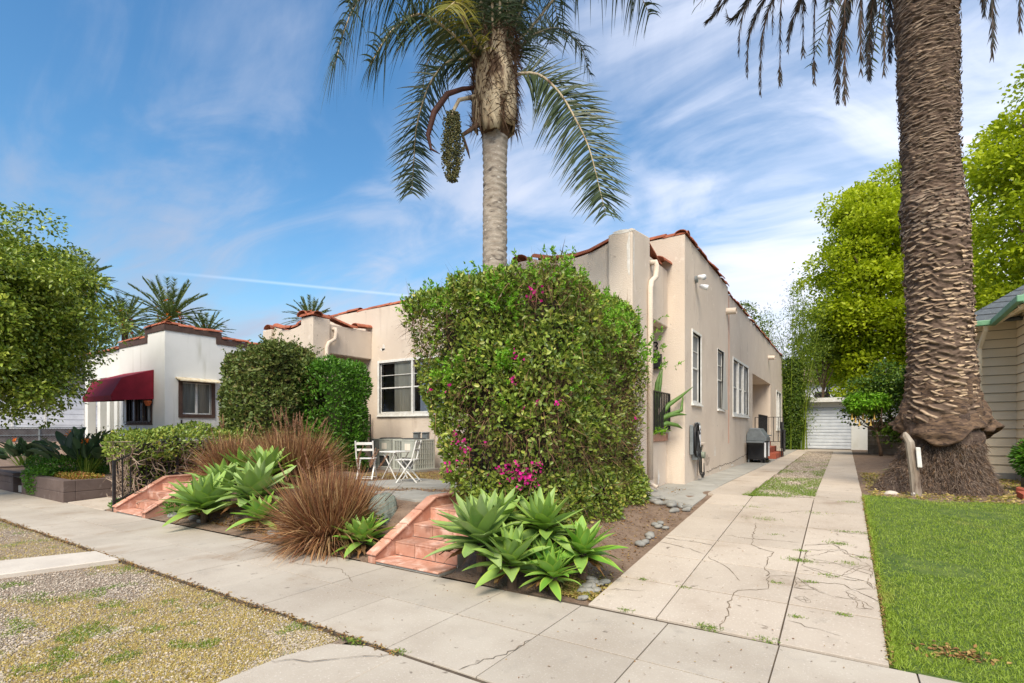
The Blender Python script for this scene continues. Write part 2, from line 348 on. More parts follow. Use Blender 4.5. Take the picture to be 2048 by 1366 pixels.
def screenM():
    m, n, b, o = newmat('insect_screen'); b.inputs['Base Color'].default_value = S(150, 150, 148); b.inputs['Roughness'].default_value = .6
    t = n.nodes.new('ShaderNodeBsdfTransparent'); x = n.nodes.new('ShaderNodeMixShader'); x.inputs[0].default_value = .68
    n.links.new(b.outputs[0], x.inputs[2]); n.links.new(t.outputs[0], x.inputs[1]); n.links.new(x.outputs[0], o.inputs[0]); return m
MT['insect'] = screenM()
MT['curtain'] = M('curtain', S(240, 232, 214), .9, S(214, 206, 190), 5, stretch=(1, 1, .1))
MT['curtain_blue'] = M('curtain_grey', S(214, 220, 232), .9, S(190, 198, 212), 4)
MT['screen'] = M('screen_shade', S(176, 176, 170), .9, S(150, 150, 144), 4, stretch=(1, 1, .1))

# ================================================================ SETTING
def ss(a, b, x): t = np.clip((x - a) / (b - a), 0, 1); return t * t * (3 - 2 * t)
def zdr(Y): return np.clip((np.asarray(Y, float) - 3.98) * .0775, 0, .42)
def yf(X): return 3.98 + .02 * np.minimum(X, 0)            # far edge of the sidewalk
def terr(X, Y):
    X = np.asarray(X, float); Y = np.asarray(Y, float)
    z = zdr(Y) - .04
    lawn = zdr(Y) + .0; z = np.where(X > .27, lawn, z)
    top = np.where(Y > 8, .42, .47)
    yz = top * ss(4.12, 4.95, Y - .02 * np.minimum(X, 0)) + .015
    t = ss(-2.9, -1.97, X) ** .8
    yard = yz * (1 - t) + (zdr(Y) - .035) * t
    apron = ss(7.7, 8.5, Y - .35 * (X + 1.95)) * (X > -3.3)
    yard = yard * (1 - apron) + (zdr(Y) - .04) * apron
    z = np.where(X < -1.9, yard, z)
    wl = np.clip((Y - 3.8) * .06, 0, .38) - .03
    z = np.where(X < -11.35, wl, z)
    z = np.where((X < -13.2) & (Y > 3.95), .36, z)
    st = ((X > -4.55) & (X < -3.4) | (X > -11.2) & (X < -9.6)) & (Y < 6.0); z = np.where(st, np.minimum(z, np.interp(Y, [4.2, 4.9, 5.0], [-.06, .3, .4])), z)
    n = (vnoise(np.stack([X, Y, X * 0], -1), 3.1, 2) - .5) * .05 * (~st)
    onyard = (X < -2.1) & (X > -11.3) & (Y > 4.25) & (Y < 12)
    return z + np.where(onyard, n, 0)
xs = np.concatenate([np.arange(-60, -18, 2.), np.arange(-18, 8, .12), np.arange(8, 40, 2.)])
ys = np.concatenate([np.arange(3.96, 12, .12), np.arange(12, 80, 2.)])
GX, GY = np.meshgrid(xs, ys); GZ = terr(GX, GY); nx = len(xs); 
Yv = GY + np.where(GY < 4.05, .02 * np.minimum(GX, 0), 0)
V = np.stack([GX, Yv, GZ], -1).reshape(-1, 3); I = np.arange(len(V)).reshape(GX.shape)
F = np.stack([I[:-1, :-1], I[:-1, 1:], I[1:, 1:], I[1:, :-1]], -1).reshape(-1, 4)
cx = V[F].mean(1)
islawn = (cx[:, 0] > .27) & (cx[:, 1] < 9.9 + .15 * np.sin(cx[:, 0] * 4))
tag(np_mesh('yard_ground', V, F[~islawn], MT['soil'], smooth=True), kind='structure')
tag(np_mesh('lawn_ground', V, F[islawn], MT['lawnbase'], smooth=True), kind='structure')
g = MB(); g.add([(-400, -400, -.16), (400, -400, -.16), (400, 600, -.16), (-400, 600, -.16)], [(0, 1, 2, 3)])
tag(g.build('ground', MT['mulch']), kind='structure')
g = MB(); g.box(-60, 60, -9.5, -1.5, -.15, -.13); tag(g.build('road', MT['asphalt']), kind='structure')
g = MB(); g.box(-60, 60, -1.5, -1.34, -.15, .01); tag(g.build('kerb', MT['concrete_gray']), kind='structure')

# ---- sidewalk slabs
def slab(mb, poly, ztop, th=.06, gap=.004, tilt=.002):
    c = np.mean(np.array(poly), 0); P = []
    for p in poly:
        d = c - np.array(p); P.append(np.array(p) + np.sign(d) * np.array((gap, gap * 1.9)))
    zt = [float(ztop(*p)) if callable(ztop) else ztop for p in P]
    k = random.uniform(-tilt, tilt); zt = [z + k for z in zt]
    mb.prism([tuple(p) for p in P], [z - th for z in zt], zt)
jx = [.27 + .11, -.37, -1.13, -1.86, -2.62, -3.40, -4.16, -4.93, -5.70, -6.47, -7.24, -8.0, -8.8, -9.56, -10.3, -11.1, -11.9, -12.7, -13.5, -14.3, -15.1, -15.9, -16.7, -17.5, -18.3, -19.1, -19.9, -20.7, -22, -24, -26, -30]
jr = [.38, 1.14, 1.9, 2.66, 3.42, 4.2, 5, 6, 8]
sw = MB(); gap = MB()
allx = list(zip(jx[:-1], jx[1:])) + [(b, a) for a, b in zip(jr[:-1], jr[1:])]
for a, b in allx:
    ym = 3.22 + .01 * min(a, 0); near = 2.45
    gp = .0046 if b > -3.2 else .003
    far = (lambda x: float(yf(x))) 
    slab(sw, [(b, near), (a, near), (a, ym), (b, ym)], 0, gap=gp); slab(sw, [(b, ym), (a, ym), (a, far(a) - .01), (b, far(b) - .01)], 0, gap=gp)
tag(sw.build('sidewalk', MT['concrete_walk'], bevel=.0015, seg=1), kind='structure')
gap.box(-30, 8, 2.43, 3.99, -.05, -.012); tag(gap.build('sidewalk_bed', MT['dark_gap']), kind='structure')
# ---- drive apron towards the street and the little path across the parkway
ap = MB()
for poly in ([(-3.10, -1.3), (-2.5, -1.3), (-2.47, 2.42), (-2.75, 2.42), (-3.02, 2.3), (-3.12, 2.0)],):
    slab(ap, poly, -.004)
for a, b in ((-2.47, -1.5), (-1.5, -.5), (-.5, .5), (.5, 1.5)): slab(ap, [(a, -1.3), (b, -1.3), (b, 2.43), (a, 2.43)], -.002)
tag(ap.build('drive_apron', MT['concrete_walk'], bevel=.006, seg=1), kind='structure')
pw = MB(); slab(pw, [(-7.62, 2.43), (-8.1, 1.35), (-9.0, -1.3), (-8.1, -1.3), (-7.35, 1.0), (-6.93, 2.43)][::-1], .012)
tag(pw.build('parkway_path', MT['concrete_pale'], bevel=.008, seg=1), kind='structure')
px_ = np.concatenate([np.arange(-30, -14, 1.), np.arange(-14, -2.9, .1)]); py_ = np.arange(-1.34, 2.47, .1)
GX, GY = np.meshgrid(px_, py_); GZ = -.03 + (vnoise(np.stack([GX, GY, GX * 0], -1), 2.2, 5) - .5) * .04
V = np.stack([GX, GY, GZ], -1).reshape(-1, 3); I = np.arange(len(V)).reshape(GX.shape)
tag(np_mesh('parkway_ground', V, np.stack([I[:-1, :-1], I[:-1, 1:], I[1:, 1:], I[1:, :-1]], -1).reshape(-1, 4), MT['gravelbed'], smooth=True), kind='structure')
g = MB(); g.box(1.5, 30, -1.34, 2.43, -.1, -.02); tag(g.build('parkway_verge', MT['lawnbase']), kind='structure')

# ---- driveway
dz = lambda x, y: float(zdr(y)) 
dw = MB()
YJ = [3.99, 4.74, 5.55, 6.32, 7.35, 8.3, 9.1]
for (a, b) in ((-1.83, -1.24), (-1.24, -.38), (-.38, .25)):
    for y0, y1 in zip(YJ[:-1], YJ[1:]):
        sl = lambda y: 0
        slab(dw, [(a, y0), (b, y0), (b, y1), (a, y1)], dz, th=.09, gap=.0055, tilt=.002)
Y2 = [9.1, 10.4, 12, 13.6, 15.2, 17, 19, 21, 23, 25, 27, 28.6]
for y0, y1 in zip(Y2[:-1], Y2[1:]):
    k = (y0 - 9) / 19
    slab(dw, [(-.38, y0), (.26 + .1 * k, y0), (.26 + .1 * k, y1), (-.38, y1)], dz, th=.09)
    slab(dw, [(-1.94, y0), (-1.3 - .1 * k, y0), (-1.34 - .1 * k, y1), (-1.94, y1)], dz, th=.09)
slab(dw, [(-1.24, 9.1), (-.38, 9.1), (-.38, 9.28), (-1.0, 9.22)], dz, th=.09)
slab(dw, [(-1.94, 28.6), (.36, 28.6), (.36, 31), (-1.94, 31)], dz, th=.09)
tag(dw.build('driveway', MT['concrete'], bevel=.0025, seg=1), kind='structure')
g = MB(); g.prism([(-1.82, 4.0), (.245, 4.0), (.245, 9.42), (-1.82, 9.42)], [-.1, -.1, .3, .3], [-.02, -.02, .395, .395]); g.box(-1.82, .245, 9.42, 30.9, .3, .375)
tag(g.build('driveway_bed', MT['dark_gap']), kind='structure')
hp = MB()
for y0, y1 in zip([8.12, 10.3, 13, 16, 19, 22, 25, 28], [10.3, 13, 16, 19, 22, 25, 28, 30.5]):
    if y0 < 9: slab(hp, [(-1.95, 8.12), (-1.95, 10.3), (-2.9, 10.3), (-3.0, 8.75)][::-1], lambda x, y: dz(x, y) - .006 + .01 * (-1.95 - x), th=.12, gap=.003)
    else: slab(hp, [(-1.95, y0), (-1.95, y1), (-2.62, y1), (-2.62, y0)][::-1], lambda x, y: dz(x, y) + .004, th=.12, gap=.003)
tag(hp.build('house_path', MT['concrete_gray'], bevel=.008, seg=1), kind='structure')
# gravel strip between the wheel tracks
g = MB(); g.prism([(-1.35, 9.1), (-.375, 9.1), (-.375, 28.7), (-1.46, 28.7)], .3, [.375, .375, .4, .4]); tag(g.build('gravel_strip', MT['gravelbed']), kind='structure')

# ---- cracks: thin dark ribbons lying in the slabs
def wiggle(pts, amp=.012, step=.05):
    out = []
    for a, b in zip(pts[:-1], pts[1:]):
        a = np.array(a, float); b = np.array(b, float); n = max(2, int(np.linalg.norm(b - a) / step))
        for i in range(n): out.append(a + (b - a) * i / n + rng.normal(size=2) * amp)
    out.append(np.array(pts[-1], float)); return out
def ribbon(mb, pts, w, zf):
    P = np.array(pts); T = np.gradient(P, axis=0); T /= np.linalg.norm(T, axis=1)[:, None] + 1e-9; Nn = np.stack([-T[:, 1], T[:, 0]], 1)
    ww = w * rng.uniform(.35, 1.3, len(P)); ww[0] = ww[-1] = .001
    V = []
    for p, n, q in zip(P, Nn, ww):
        for s_ in (-1, 1):
            a = p + n * q * s_ / 2; V.append((a[0], a[1], zf(*a) + .0035))
    mb.add(V, [(2 * i, 2 * i + 1, 2 * i + 3, 2 * i + 2) for i in range(len(P) - 1)])
cr = MB()
main = [[(-.97, 7.37), (-.9, 6.75), (-.87, 6.31), (-.64, 6.12), (-.65, 5.59)], [(-.65, 5.59), (-.6, 5.35), (-.55, 5.0), (-.79, 4.85), (-.79, 4.5), (-.76, 4.0)],
        [(-1.82, 6.0), (-1.5, 5.9), (-1.25, 5.75)], [(-1.82, 6.2), (-1.4, 6.15), (-1.24, 6.1)], [(-1.22, 5.7), (-.95, 5.4), (-.8, 5.1)], [(-1.24, 6.6), (-.9, 6.55), (-.4, 6.62)],
        [(-.37, 6.5), (-.1, 6.7), (.05, 6.4), (.24, 6.3)], [(-.36, 5.9), (-.05, 6.0), (.24, 5.75)], [(-.36, 7.35), (.1, 7.25), (.25, 7.3)], [(-.37, 5.3), (0, 5.4), (.24, 5.1)], [(-.6, 5.35), (-.37, 5.45)]]
for l in main: ribbon(cr, wiggle(l), .009, dz)
pts = np.stack([rng.uniform(-.37, .24, 34), rng.uniform(4.75, 6.6, 34)], 1)
for i, p in enumerate(pts):
    d = np.linalg.norm(pts - p, axis=1); o = np.argsort(d)[1:4]
    for j in o:
        if j > i or i not in np.argsort(np.linalg.norm(pts - pts[j], axis=1))[1:4]: ribbon(cr, wiggle([p, pts[j]], .009, .035), .0062, dz)
for l in ([(-1.82, 4.35), (-1.5, 4.5)], [(-.37, 4.4), (0, 4.3)], [(-1.9, 12), (-1.4, 12.3)], [(-1.24, 8.2), (-.8, 8.0), (-.38, 8.35)]): ribbon(cr, wiggle(l), .006, dz)
for l in ([(-3.12, 1.9), (-2.8, 2.1), (-2.47, 2.42)], [(-2.0, 2.45), (-1.86, 2.9), (-1.85, 3.2)], [(-5.2, 3.4), (-4.5, 3.55), (-4.0, 3.3)], [(-6.6, 3.5), (-5.4, 3.6)]): ribbon(cr, wiggle(l), .007, lambda x, y: 0)
tag(cr.build('concrete_cracks', MT['crack']), kind='structure')

# ================================================================ BUILDINGS
def wall(mb, ax, pl, out, u0, u1, z0, z1, holes=(), depth=.16, back=True):
    """wall skin with real openings; ax 'x': runs along X at Y=pl, ax 'y': runs along Y at X=pl; out = +-1 outward normal"""
    P = (lambda u, z, n: (u, pl + out * n, z)) if ax == 'x' else (lambda u, z, n: (pl + out * n, u, z))
    us = sorted({u0, u1, *[h[0] for h in holes], *[h[1] for h in holes]}); zs = sorted({z0, z1, *[h[2] for h in holes], *[h[3] for h in holes]})
    ins = lambda u, z: any(h[0] < u < h[1] and h[2] < z < h[3] for h in holes)
    for a, b in zip(us[:-1], us[1:]):
        for c, d in zip(zs[:-1], zs[1:]):
            if not ins((a + b) / 2, (c + d) / 2): mb.add([P(a, c, 0), P(b, c, 0), P(b, d, 0), P(a, d, 0)], [(0, 1, 2, 3)])
    for a, b, c, d in holes:
        q = [(a, c), (b, c), (b, d), (a, d)]
        for i in range(4):
            s_, e = q[i], q[(i + 1) % 4]; mb.add([P(*s_, 0), P(*e, 0), P(*e, -depth), P(*s_, -depth)], [(0, 1, 2, 3)])
def pfun(ax, pl, out): return (lambda u, z, n: (u, pl + out * n, z)) if ax == 'x' else (lambda u, z, n: (pl + out * n, u, z))
def pbox(mb, P, u0, u1, z0, z1, n0, n1):
    a = P(u0, z0, n0); b = P(u1, z1, n1); lo = np.minimum(a, b); hi = np.maximum(a, b); mb.box(lo[0], hi[0], lo[1], hi[1], lo[2], hi[2])
def window(root, ax, pl, out, u0, u1, z0, z1, cols=1, rail=.5, lites=0, frame='white_paint', back='screen', proud=.02, cw=.05, sill=True, name='window', pane='glass', folds=True, inset=.05):
    P = pfun(ax, pl, out); f = MB()
    pbox(f, P, u0 - cw, u0, z0 - cw, z1 + cw, -.06, proud); pbox(f, P, u1, u1 + cw, z0 - cw, z1 + cw, -.06, proud)
    pbox(f, P, u0, u1, z1, z1 + cw, -.06, proud); pbox(f, P, u0, u1, z0 - cw, z0, -.06, proud)
    wdt = (u1 - u0) / cols
    for c in range(cols):
        a = u0 + c * wdt; b = a + wdt
        if c: pbox(f, P, a - .03, a + .03, z0, z1, -.06, proud - .004)
        s_ = .028
        pbox(f, P, a + .002, a + s_, z0 + .002, z1 - .002, -inset - .03, -inset + .012); pbox(f, P, b - s_, b - .002, z0 + .002, z1 - .002, -inset - .03, -inset + .012)
        pbox(f, P, a + s_, b - s_, z1 - s_, z1 - .002, -inset - .03, -inset + .01); pbox(f, P, a + s_, b - s_, z0 + .002, z0 + s_ + .01, -inset - .03, -inset + .01)
        if rail:
            zm = z0 + (z1 - z0) * rail; pbox(f, P, a + s_, b - s_, zm - .018, zm + .018, -inset - .03, -inset + .014)
            for k in range(lites):
                zq = zm + (z1 - zm) * (k + 1) / (lites + 1); pbox(f, P, a + s_, b - s_, zq - .009, zq + .009, -inset - .02, -inset + .008)
    fo = f.build(name, MT[frame], root, bevel=.004, seg=1)
    g = MB(); g.add([P(u0, z0, -inset - .006), P(u1, z0, -inset - .006), P(u1, z1, -inset - .006), P(u0, z1, -inset - .006)], [(0, 1, 2, 3)]); g.build('pane', MT[pane], fo)
    if back:
        c = MB(); n = max(6, int((u1 - u0) * 22)); V = []
        for i in range(n + 1):
            u = u0 - .02 + (u1 - u0 + .04) * i / n; q = -.1 + (.018 * (i % 2) if folds else 0) + random.uniform(-.006, .006)
            V += [P(u, z0 - .02, q), P(u, z1 + .02, q)]
        c.add(V, [(2 * i, 2 * i + 2, 2 * i + 3, 2 * i + 1) for i in range(n)]); c.build('curtain', MT[back], fo)
    d = MB(); pbox(d, P, u0 - .1, u1 + .1, z0 - .1, z1 + .1, -.5, -.22); d.build('dark_interior', MT['dark_room'], fo)
    if sill:
        q = MB(); pbox(q, P, u0 - cw - .02, u1 + cw + .02, z0 - cw - .035, z0 - cw - .001, -.03, proud + .03); q.build('sill', MT[frame], fo, bevel=.006, seg=1)
    return fo
def coping(mb, path, r=.1, ln=.4, sag=0, over=.0):
    """barrel tiles end to end along a polyline of the wall top"""
    path = [np.array(p, float) for p in path]
    for a, b in zip(path[:-1], path[1:]):
        L = np.linalg.norm(b - a); n = max(1, int(round(L / ln))); d = (b - a) / L; s_ = np.cross(d, (0, 0, 1.)); s_ /= np.linalg.norm(s_)
        for i in range(n):
            p0 = a + d * L * i / n; p1 = a + d * (L * (i + 1) / n + .05); j = rng.normal(size=3) * .012
            up = np.cross(s_, d); yaw = random.uniform(-.03, .03); V = []
            for (p, rr, lift) in ((p0 + j, r * random.uniform(.95, 1.05), .0), (p1 + j + s_ * yaw, r * .86, .022)):
                for rad in (rr, rr - .014):
                    for k in range(9):
                        t = math.pi * (k / 8) * 1.0; V.append(p + s_ * math.cos(t) * rad * 1.15 + up * (math.sin(t) * rad * .8 + lift - .02))
            F = []
            for k in range(8): F += [(k, k + 1, 18 + k + 1, 18 + k), (9 + k + 1, 9 + k, 27 + k, 27 + k + 1), (k + 1, k, 9 + k, 9 + k + 1), (18 + k, 18 + k + 1, 27 + k + 1, 27 + k)]
            F += [(0, 18, 27, 9), (8, 17, 35, 26)]
            mb.add(V, F)

XS, YA = -2.58, 10.13
bung = thing('bungalow', 'long beige stucco bungalow with clay tile coping beside the cracked driveway', 'house', (-7, 20, .4))
m = MB()
recess = (18.96, 24.08, .55, 3.38)
w1 = (10.70, 11.42, 2.05, 3.48); w2 = (13.2, 13.98, 1.98, 3.46); w3 = (15.3, 17.95, 1.93, 3.44); w4 = (26.3, 28.3, 1.5, 3.2)
wall(m, 'y', XS, 1, YA, 14.55, .2, 5.28, [w1, w2]); wall(m, 'y', XS, 1, 14.55, 29.2, .2, 5.1, [w3, recess, w4])
m.add([(XS, 14.55, 5.1), (XS - .25, 14.55, 5.1), (XS - .25, 14.55, 5.28), (XS, 14.55, 5.28)], [(0, 1, 2, 3)])
m.box(XS - .25, XS - .001, YA + .26, 14.54, 4.85, 5.279); m.box(XS - .25, XS - .001, 14.56, 29.19, 4.85, 5.099)
m.build('side_wall', MT['stucco'], bung)
m = MB(); wa = (-11.12, -8.55, 1.93, 3.36)
wall(m, 'x', YA, -1, -13.7, -6.4, .2, 4.96, [wa]); wall(m, 'x', YA, -1, -6.4, XS, .2, 5.28)
m.box(-13.7, -6.4, YA + .001, YA + .25, 4.7, 4.959); m.box(-6.4, XS - .001, YA + .001, YA + .25, 4.7, 5.279)
m.build('front_wall', MT['stucco'], bung)
m = MB(); wall(m, 'y', -13.7, -1, YA, 29.2, .2, 5.0); wall(m, 'x', 29.2, 1, -13.7, XS, .2, 5.09); m.build('rear_wall', MT['stucco'], bung)
m = MB(); m.box(-13.6, XS - .26, YA + .3, 29.1, 4.6, 4.7); m.build('roof', MT['shingle'], bung)
# recessed side entry
m = MB(); a, b, c, d = recess
m.add([(XS - .9, a, c), (XS - .9, b, c), (XS - .9, b, d), (XS - .9, a, d)], [(0, 1, 2, 3)])
for q in (a, b): m.add([(XS - .16, q, c), (XS - .9, q, c), (XS - .9, q, d), (XS - .16, q, d)], [(0, 1, 2, 3)])
for q in (c, d): m.add([(XS - .16, a, q), (XS - .9, a, q), (XS - .9, b, q), (XS - .16, b, q)], [(0, 1, 2, 3)])
m.build('entry_recess', MT['stucco'], bung)
m = MB(); m.box(XS - .9, XS - .86, 21.2, 22.15, .56, 2.75); do = m.build('door', MT['white_paint'], bung, bevel=.01)
m = MB(); m.box(XS - .86, XS - .82, 21.12, 21.2, .56, 2.85); m.box(XS - .86, XS - .82, 22.15, 22.23, .56, 2.85); m.box(XS - .86, XS - .82, 21.12, 22.23, 2.85, 2.95); m.build('door_frame', MT['white_paint'], do)
m = MB(); m.tube([(XS - .86, 21.3, 1.5), (XS - .78, 21.3, 1.5)], .03); m.build('door_handle', MT['black_metal'], do)
window(bung, 'y', XS - .88, 1, 22.7, 23.7, 1.5, 2.9, name='window', proud=.06)
# windows of the side and the front
tag(window(bung, 'y', XS, 1, *w1, lites=1, pane='insect'), 'nearest tall white-framed sash window of the side wall')
wn = window(bung, 'y', XS, 1, *w2, lites=1, pane='insect', cw=.015, proud=.008)
m = MB(); m.add([(XS + .02, w2[1] - .3, w2[2]), (XS + .09, w2[1] + .06, w2[2]), (XS + .03, w2[1] + .0, w2[3]), (XS + .012, w2[1] - .06, w2[3])], [(0, 1, 2, 3)]); m.build('bent_screen', MT['screen'], wn)
window(bung, 'y', XS, 1, *w3, cols=3, lites=0, pane='insect', cw=.07)
window(bung, 'y', XS, 1, *w4, cols=2, rail=0, pane='insect', cw=.07)
wf = window(bung, 'x', YA, -1, *wa, cols=2, lites=1, cw=.07, back=None)
tag(wf, 'wide white double window with curtains beside the porch')
for (u0, u1, mt) in ((-10.6, -9.9, 'curtain'), (-9.62, -8.6, 'curtain_blue')):
    c = MB(); V = []; n = 14
    for i in range(n + 1): u = u0 + (u1 - u0) * i / n; q = YA + .085 + .016 * (i % 2); V += [(u, q, wa[2] - .02), (u + .04 * math.sin(i), q, wa[3] + .02)]
    c.add(V, [(2 * i, 2 * i + 2, 2 * i + 3, 2 * i + 1) for i in range(n)]); c.build('curtain', MT[mt], wf)
# parapet tiles
m = MB(); coping(m, [(XS - .08, YA, 5.30), (XS - .08, 14.55, 5.30)], .12, .42); coping(m, [(XS - .08, 14.6, 5.12), (XS - .08, 29.2, 5.12)], .12, .42)
m.build('side_coping', MT['terracotta_roof'], bung)
m = MB(); coping(m, [(-6.4, YA + .12, 5.3), (XS, YA + .12, 5.3)], .12, .42); coping(m, [(-13.4, YA + .12, 4.98), (-9.9, YA + .12, 5.0), (-9.5, YA + .12, 4.9), (-6.45, YA + .12, 4.97)], .12, .42)
m.build('front_coping', MT['terracotta_roof'], bung)
# scuppers, cable, peeling patches, vent
for y in (14.35, 23.3):
    z = 4.6 if y < 15 else 4.42
    m = MB(); m.tube([(XS - .05, y, z), (XS + .24, y, z - .02)], [.085, .085], 14, cap=False); m.tube([(XS + .24, y, z - .02), (XS - .05, y, z)], [.07, .07], 14, cap=False); m.add(*[[(XS + .1, y - .06, z - .06), (XS + .1, y + .06, z - .06), (XS + .1, y + .06, z + .06), (XS + .1, y - .06, z + .06)], [(0, 1, 2, 3)]]); m.build('scupper', MT['stucco'], bung, smooth=True)
m = MB(); m.tube([(XS + .012, 14.62, 5.05), (XS + .012, 14.64, 3.5), (XS + .012, 14.6, 1.1)], .008, 6); m.build('cable', M('cable_pink', S(186, 140, 120)), bung)
def blob(mb, P, u, z, w_, h_, n=.003):
    k = 11; pts = [P(u + w_ * math.cos(2 * math.pi * i / k) * random.uniform(.5, 1.1), z + h_ * math.sin(2 * math.pi * i / k) * random.uniform(.55, 1.1), n) for i in range(k)]
    mb.add(pts, [tuple(range(k))])
m = MB(); Ps = pfun('y', XS, 1); Pf = pfun('x', YA, -1)
for u, z, a, b in ((12.9, .95, .06, .16), (18.4, .85, .07, .25), (17.7, .75, .05, .1), (10.95, .72, .03, .3), (20 - 3.4, .62, .1, .05), (13.5, .5, .1, .04), (15.2, .48, .3, .03), (14.0, 4.3, .03, .06), (19.7, 4.3, .05, .09)): blob(m, Ps, u, z, a, b)
for u, z, a, b in ((-10.95, 3.8, .07, .12), (-11.0, 3.75, .12, .05), (-9.8, 3.55, .05, .04), (-8.75, .6, .12, .16)): blob(m, Pf, u, z, a, b)
m.build('peeled_plaster', MT['peel'], bung)
m = MB()
for l in ([(10.3, 4.55), (10.35, 4.1)], [(15, .56), (16.5, .62), (18.5, .7)], [(12.0, .5), (13.4, .56), (15, .56)]):
    pts = wiggle(l, .012, .08); P3 = [Ps(p[0], p[1], .004) for p in pts]; V = []
    for q in P3: V += [q, (q[0], q[1], q[2] + .014)]
    m.add(V, [(2 * i, 2 * i + 2, 2 * i + 3, 2 * i + 1) for i in range(len(P3) - 1)])
m.build('plaster_crack', MT['dark_gap'], bung)
m = MB(); blob(m, Ps, 12.1, .78, .32, .14, .002); m.build('scuff_mark', M('scuff', S(150, 138, 124), .95, S(190, 174, 158), 20), bung)
# porches: pier, parapets with scalloped coping, low walls with brick caps
def porch(x0, x1, yf_, yp, ztop, zpier, tilecap, brick):
    m = MB(); pr = m
    pw_ = .42
    if tilecap: m.box(x1 - .5, x1, yf_, yp, .2, zpier)
    else: m.prism([(x1 - pw_, yf_), (x1, yf_), (x1, yp), (x1 - pw_, yp)], .2, [zpier - .02, zpier + .02, zpier + .14, zpier + .1])
    m.box(x0, x0 + .4, yf_, yf_ + .5, .2, zpier - .15)
    yw = yf_ + .1
    n = 16; xa, xb = x0 + .4, x1 - pw_ - .001
    zs = [ztop + .16 * (2 * abs(i / n - .5)) ** 2 for i in range(n + 1)]
    for i in range(n):
        p0 = xa + (xb - xa) * i / n; p1 = xa + (xb - xa) * (i + 1) / n
        # lower edge is a shallow arch
        a0 = 3.45 - .35 * (2 * abs(i / n - .5)) ** 3; a1 = 3.45 - .35 * (2 * abs((i + 1) / n - .5)) ** 3
        V = [(p0, yw, a0), (p1, yw, a1), (p1, yw, zs[i + 1]), (p0, yw, zs[i]), (p0, yw + .22, a0), (p1, yw + .22, a1), (p1, yw + .22, zs[i + 1]), (p0, yw + .22, zs[i])]
        m.add(V, [(0, 1, 2, 3), (5, 4, 7, 6), (0, 4, 5, 1), (3, 2, 6, 7)])
    for X in (x1 - .24, x0 + .02):
        m.prism([(X, yp + .001), (X + .2, yp + .001), (X + .2, YA - .002), (X, YA - .002)], 3.5, [ztop + .1, ztop + .1, ztop + .12, ztop + .12])
        m.box(X, X + .18, yp + .001, YA - .002, .2, 1.26)
    m.box(x0 + .4, x0 + .8, yf_ + .1, yf_ + .3, .2, 1.26); m.box(x1 - 1.1, x1 - pw_ - .001, yf_ + .1, yf_ + .3, .2, 1.26)
    m.box(x0 + .25, x1 - .26, yf_ + .35, YA - .01, 3.72, 3.86)
    o = m.build('porch', MT['stucco'], bung, bevel=.02)
    m = MB(); m.box(x0 + .25, x1 - .25, yf_ + .32, YA - .01, .3, .62); m.build('porch_floor', MT['step_tile'], o)
    m = MB(); m.box(x1 - .31, x1 - .02, yp + .0, YA - .06, 1.262, 1.41); m.box(x1 - 1.1, x1 - pw_ - .004, yf_ + .05, yf_ + .33, 1.262, 1.36); m.build('brick_cap', MT['step_tile'], o, bevel=.012)
    m = MB(); coping(m, [(xa + (xb - xa) * i / 4, yw + .1, ztop + .03 + .16 * (2 * abs(i / 4 - .5)) ** 2) for i in range(5)], .12, .42)
    zz_ = ztop + .13
    coping(m, [(x1 - .13, yp, zz_ + .16), (x1 - .13, yp + (YA - yp) * .45, zz_ - .0), (x1 - .13, yp + (YA - yp) * .62, zz_ + .0)], .12, .36)
    coping(m, [(x1 - .13, yp + (YA - yp) * .62, zz_ + .08), (x1 - .13, YA - .03, zz_ + .1)], .14, .36)
    if tilecap: coping(m, [(x1 - .5, yf_ + .12, zpier + .02), (x1 + .04, yf_ + .12, zpier + .02)], .15, .5); coping(m, [(x1 - .14, yf_ - .04, zpier + .05), (x1 - .14, yp + .05, zpier + .03)], .17, .5); coping(m, [(x1 - .38, yf_ - .04, zpier + .05), (x1 - .38, yp + .05, zpier + .03)], .17, .5)
    coping(m, [(x0 + .2, yf_, zpier - .12), (x0 + .2, yf_ + .55, zpier - .12)], .15, .5)
    m.build('porch_coping', MT['terracotta_roof'], o)
    # bent downspout on the side of the pier
    m = MB(); X = x1 + .07; y = yp + .12
    m.tube([(x1 - .1, y, ztop - .02), (X, y, ztop - .03), (X + .01, y + .01, ztop - .1), (X, y - .02, ztop - .3), (X - .02, y - .2, ztop - .42), (X - .02, y - .26, ztop - .55), (X - .02, y - .26, .6)], .05, 10); m.build('downspout', MT['stucco'], o, smooth=True)
    return o
po = porch(-5.25, -2.87, 8.0, 8.9, 4.5, 4.75, False, True)
porch(-13.66, -11.41, 8.15, 8.68, 4.18, 4.4, True, False)
m = MB(); blob(m, pfun('y', -2.87, 1), 8.06, 4.3, .04, .5); blob(m, pfun('x', 8.0, -1), -3.05, 4.74, .24, .035); blob(m, pfun('x', 8.0, -1), -2.93, 4.4, .04, .4); blob(m, pfun('y', -2.87, 1), 9.4, .6, .05, .15); m.build('peeled_edge', MT['peel'], po)
def railing(mb, a, b, z0, z1, n, w_=.014, zs=None):
    a = np.array(a, float); b = np.array(b, float); dz0 = 0
    for t in (0, 1): p = a + (b - a) * t; mb.bar((*p[:2], p[2] + z0 - .03), (*p[:2], p[2] + z1 + .0), .03, .03)
    for z in (z0, z1): mb.bar((*a[:2], a[2] + z), (*b[:2], b[2] + z), .035, .02)
    for i in range(1, n): p = a + (b - a) * i / n; mb.bar((*p[:2], p[2] + z0), (*p[:2], p[2] + z1), w_, w_)
pr = thing('porch_railing', 'short black iron railing on the terracotta cap of the right porch', 'railing', (-2.9, 9.4, 1.4))
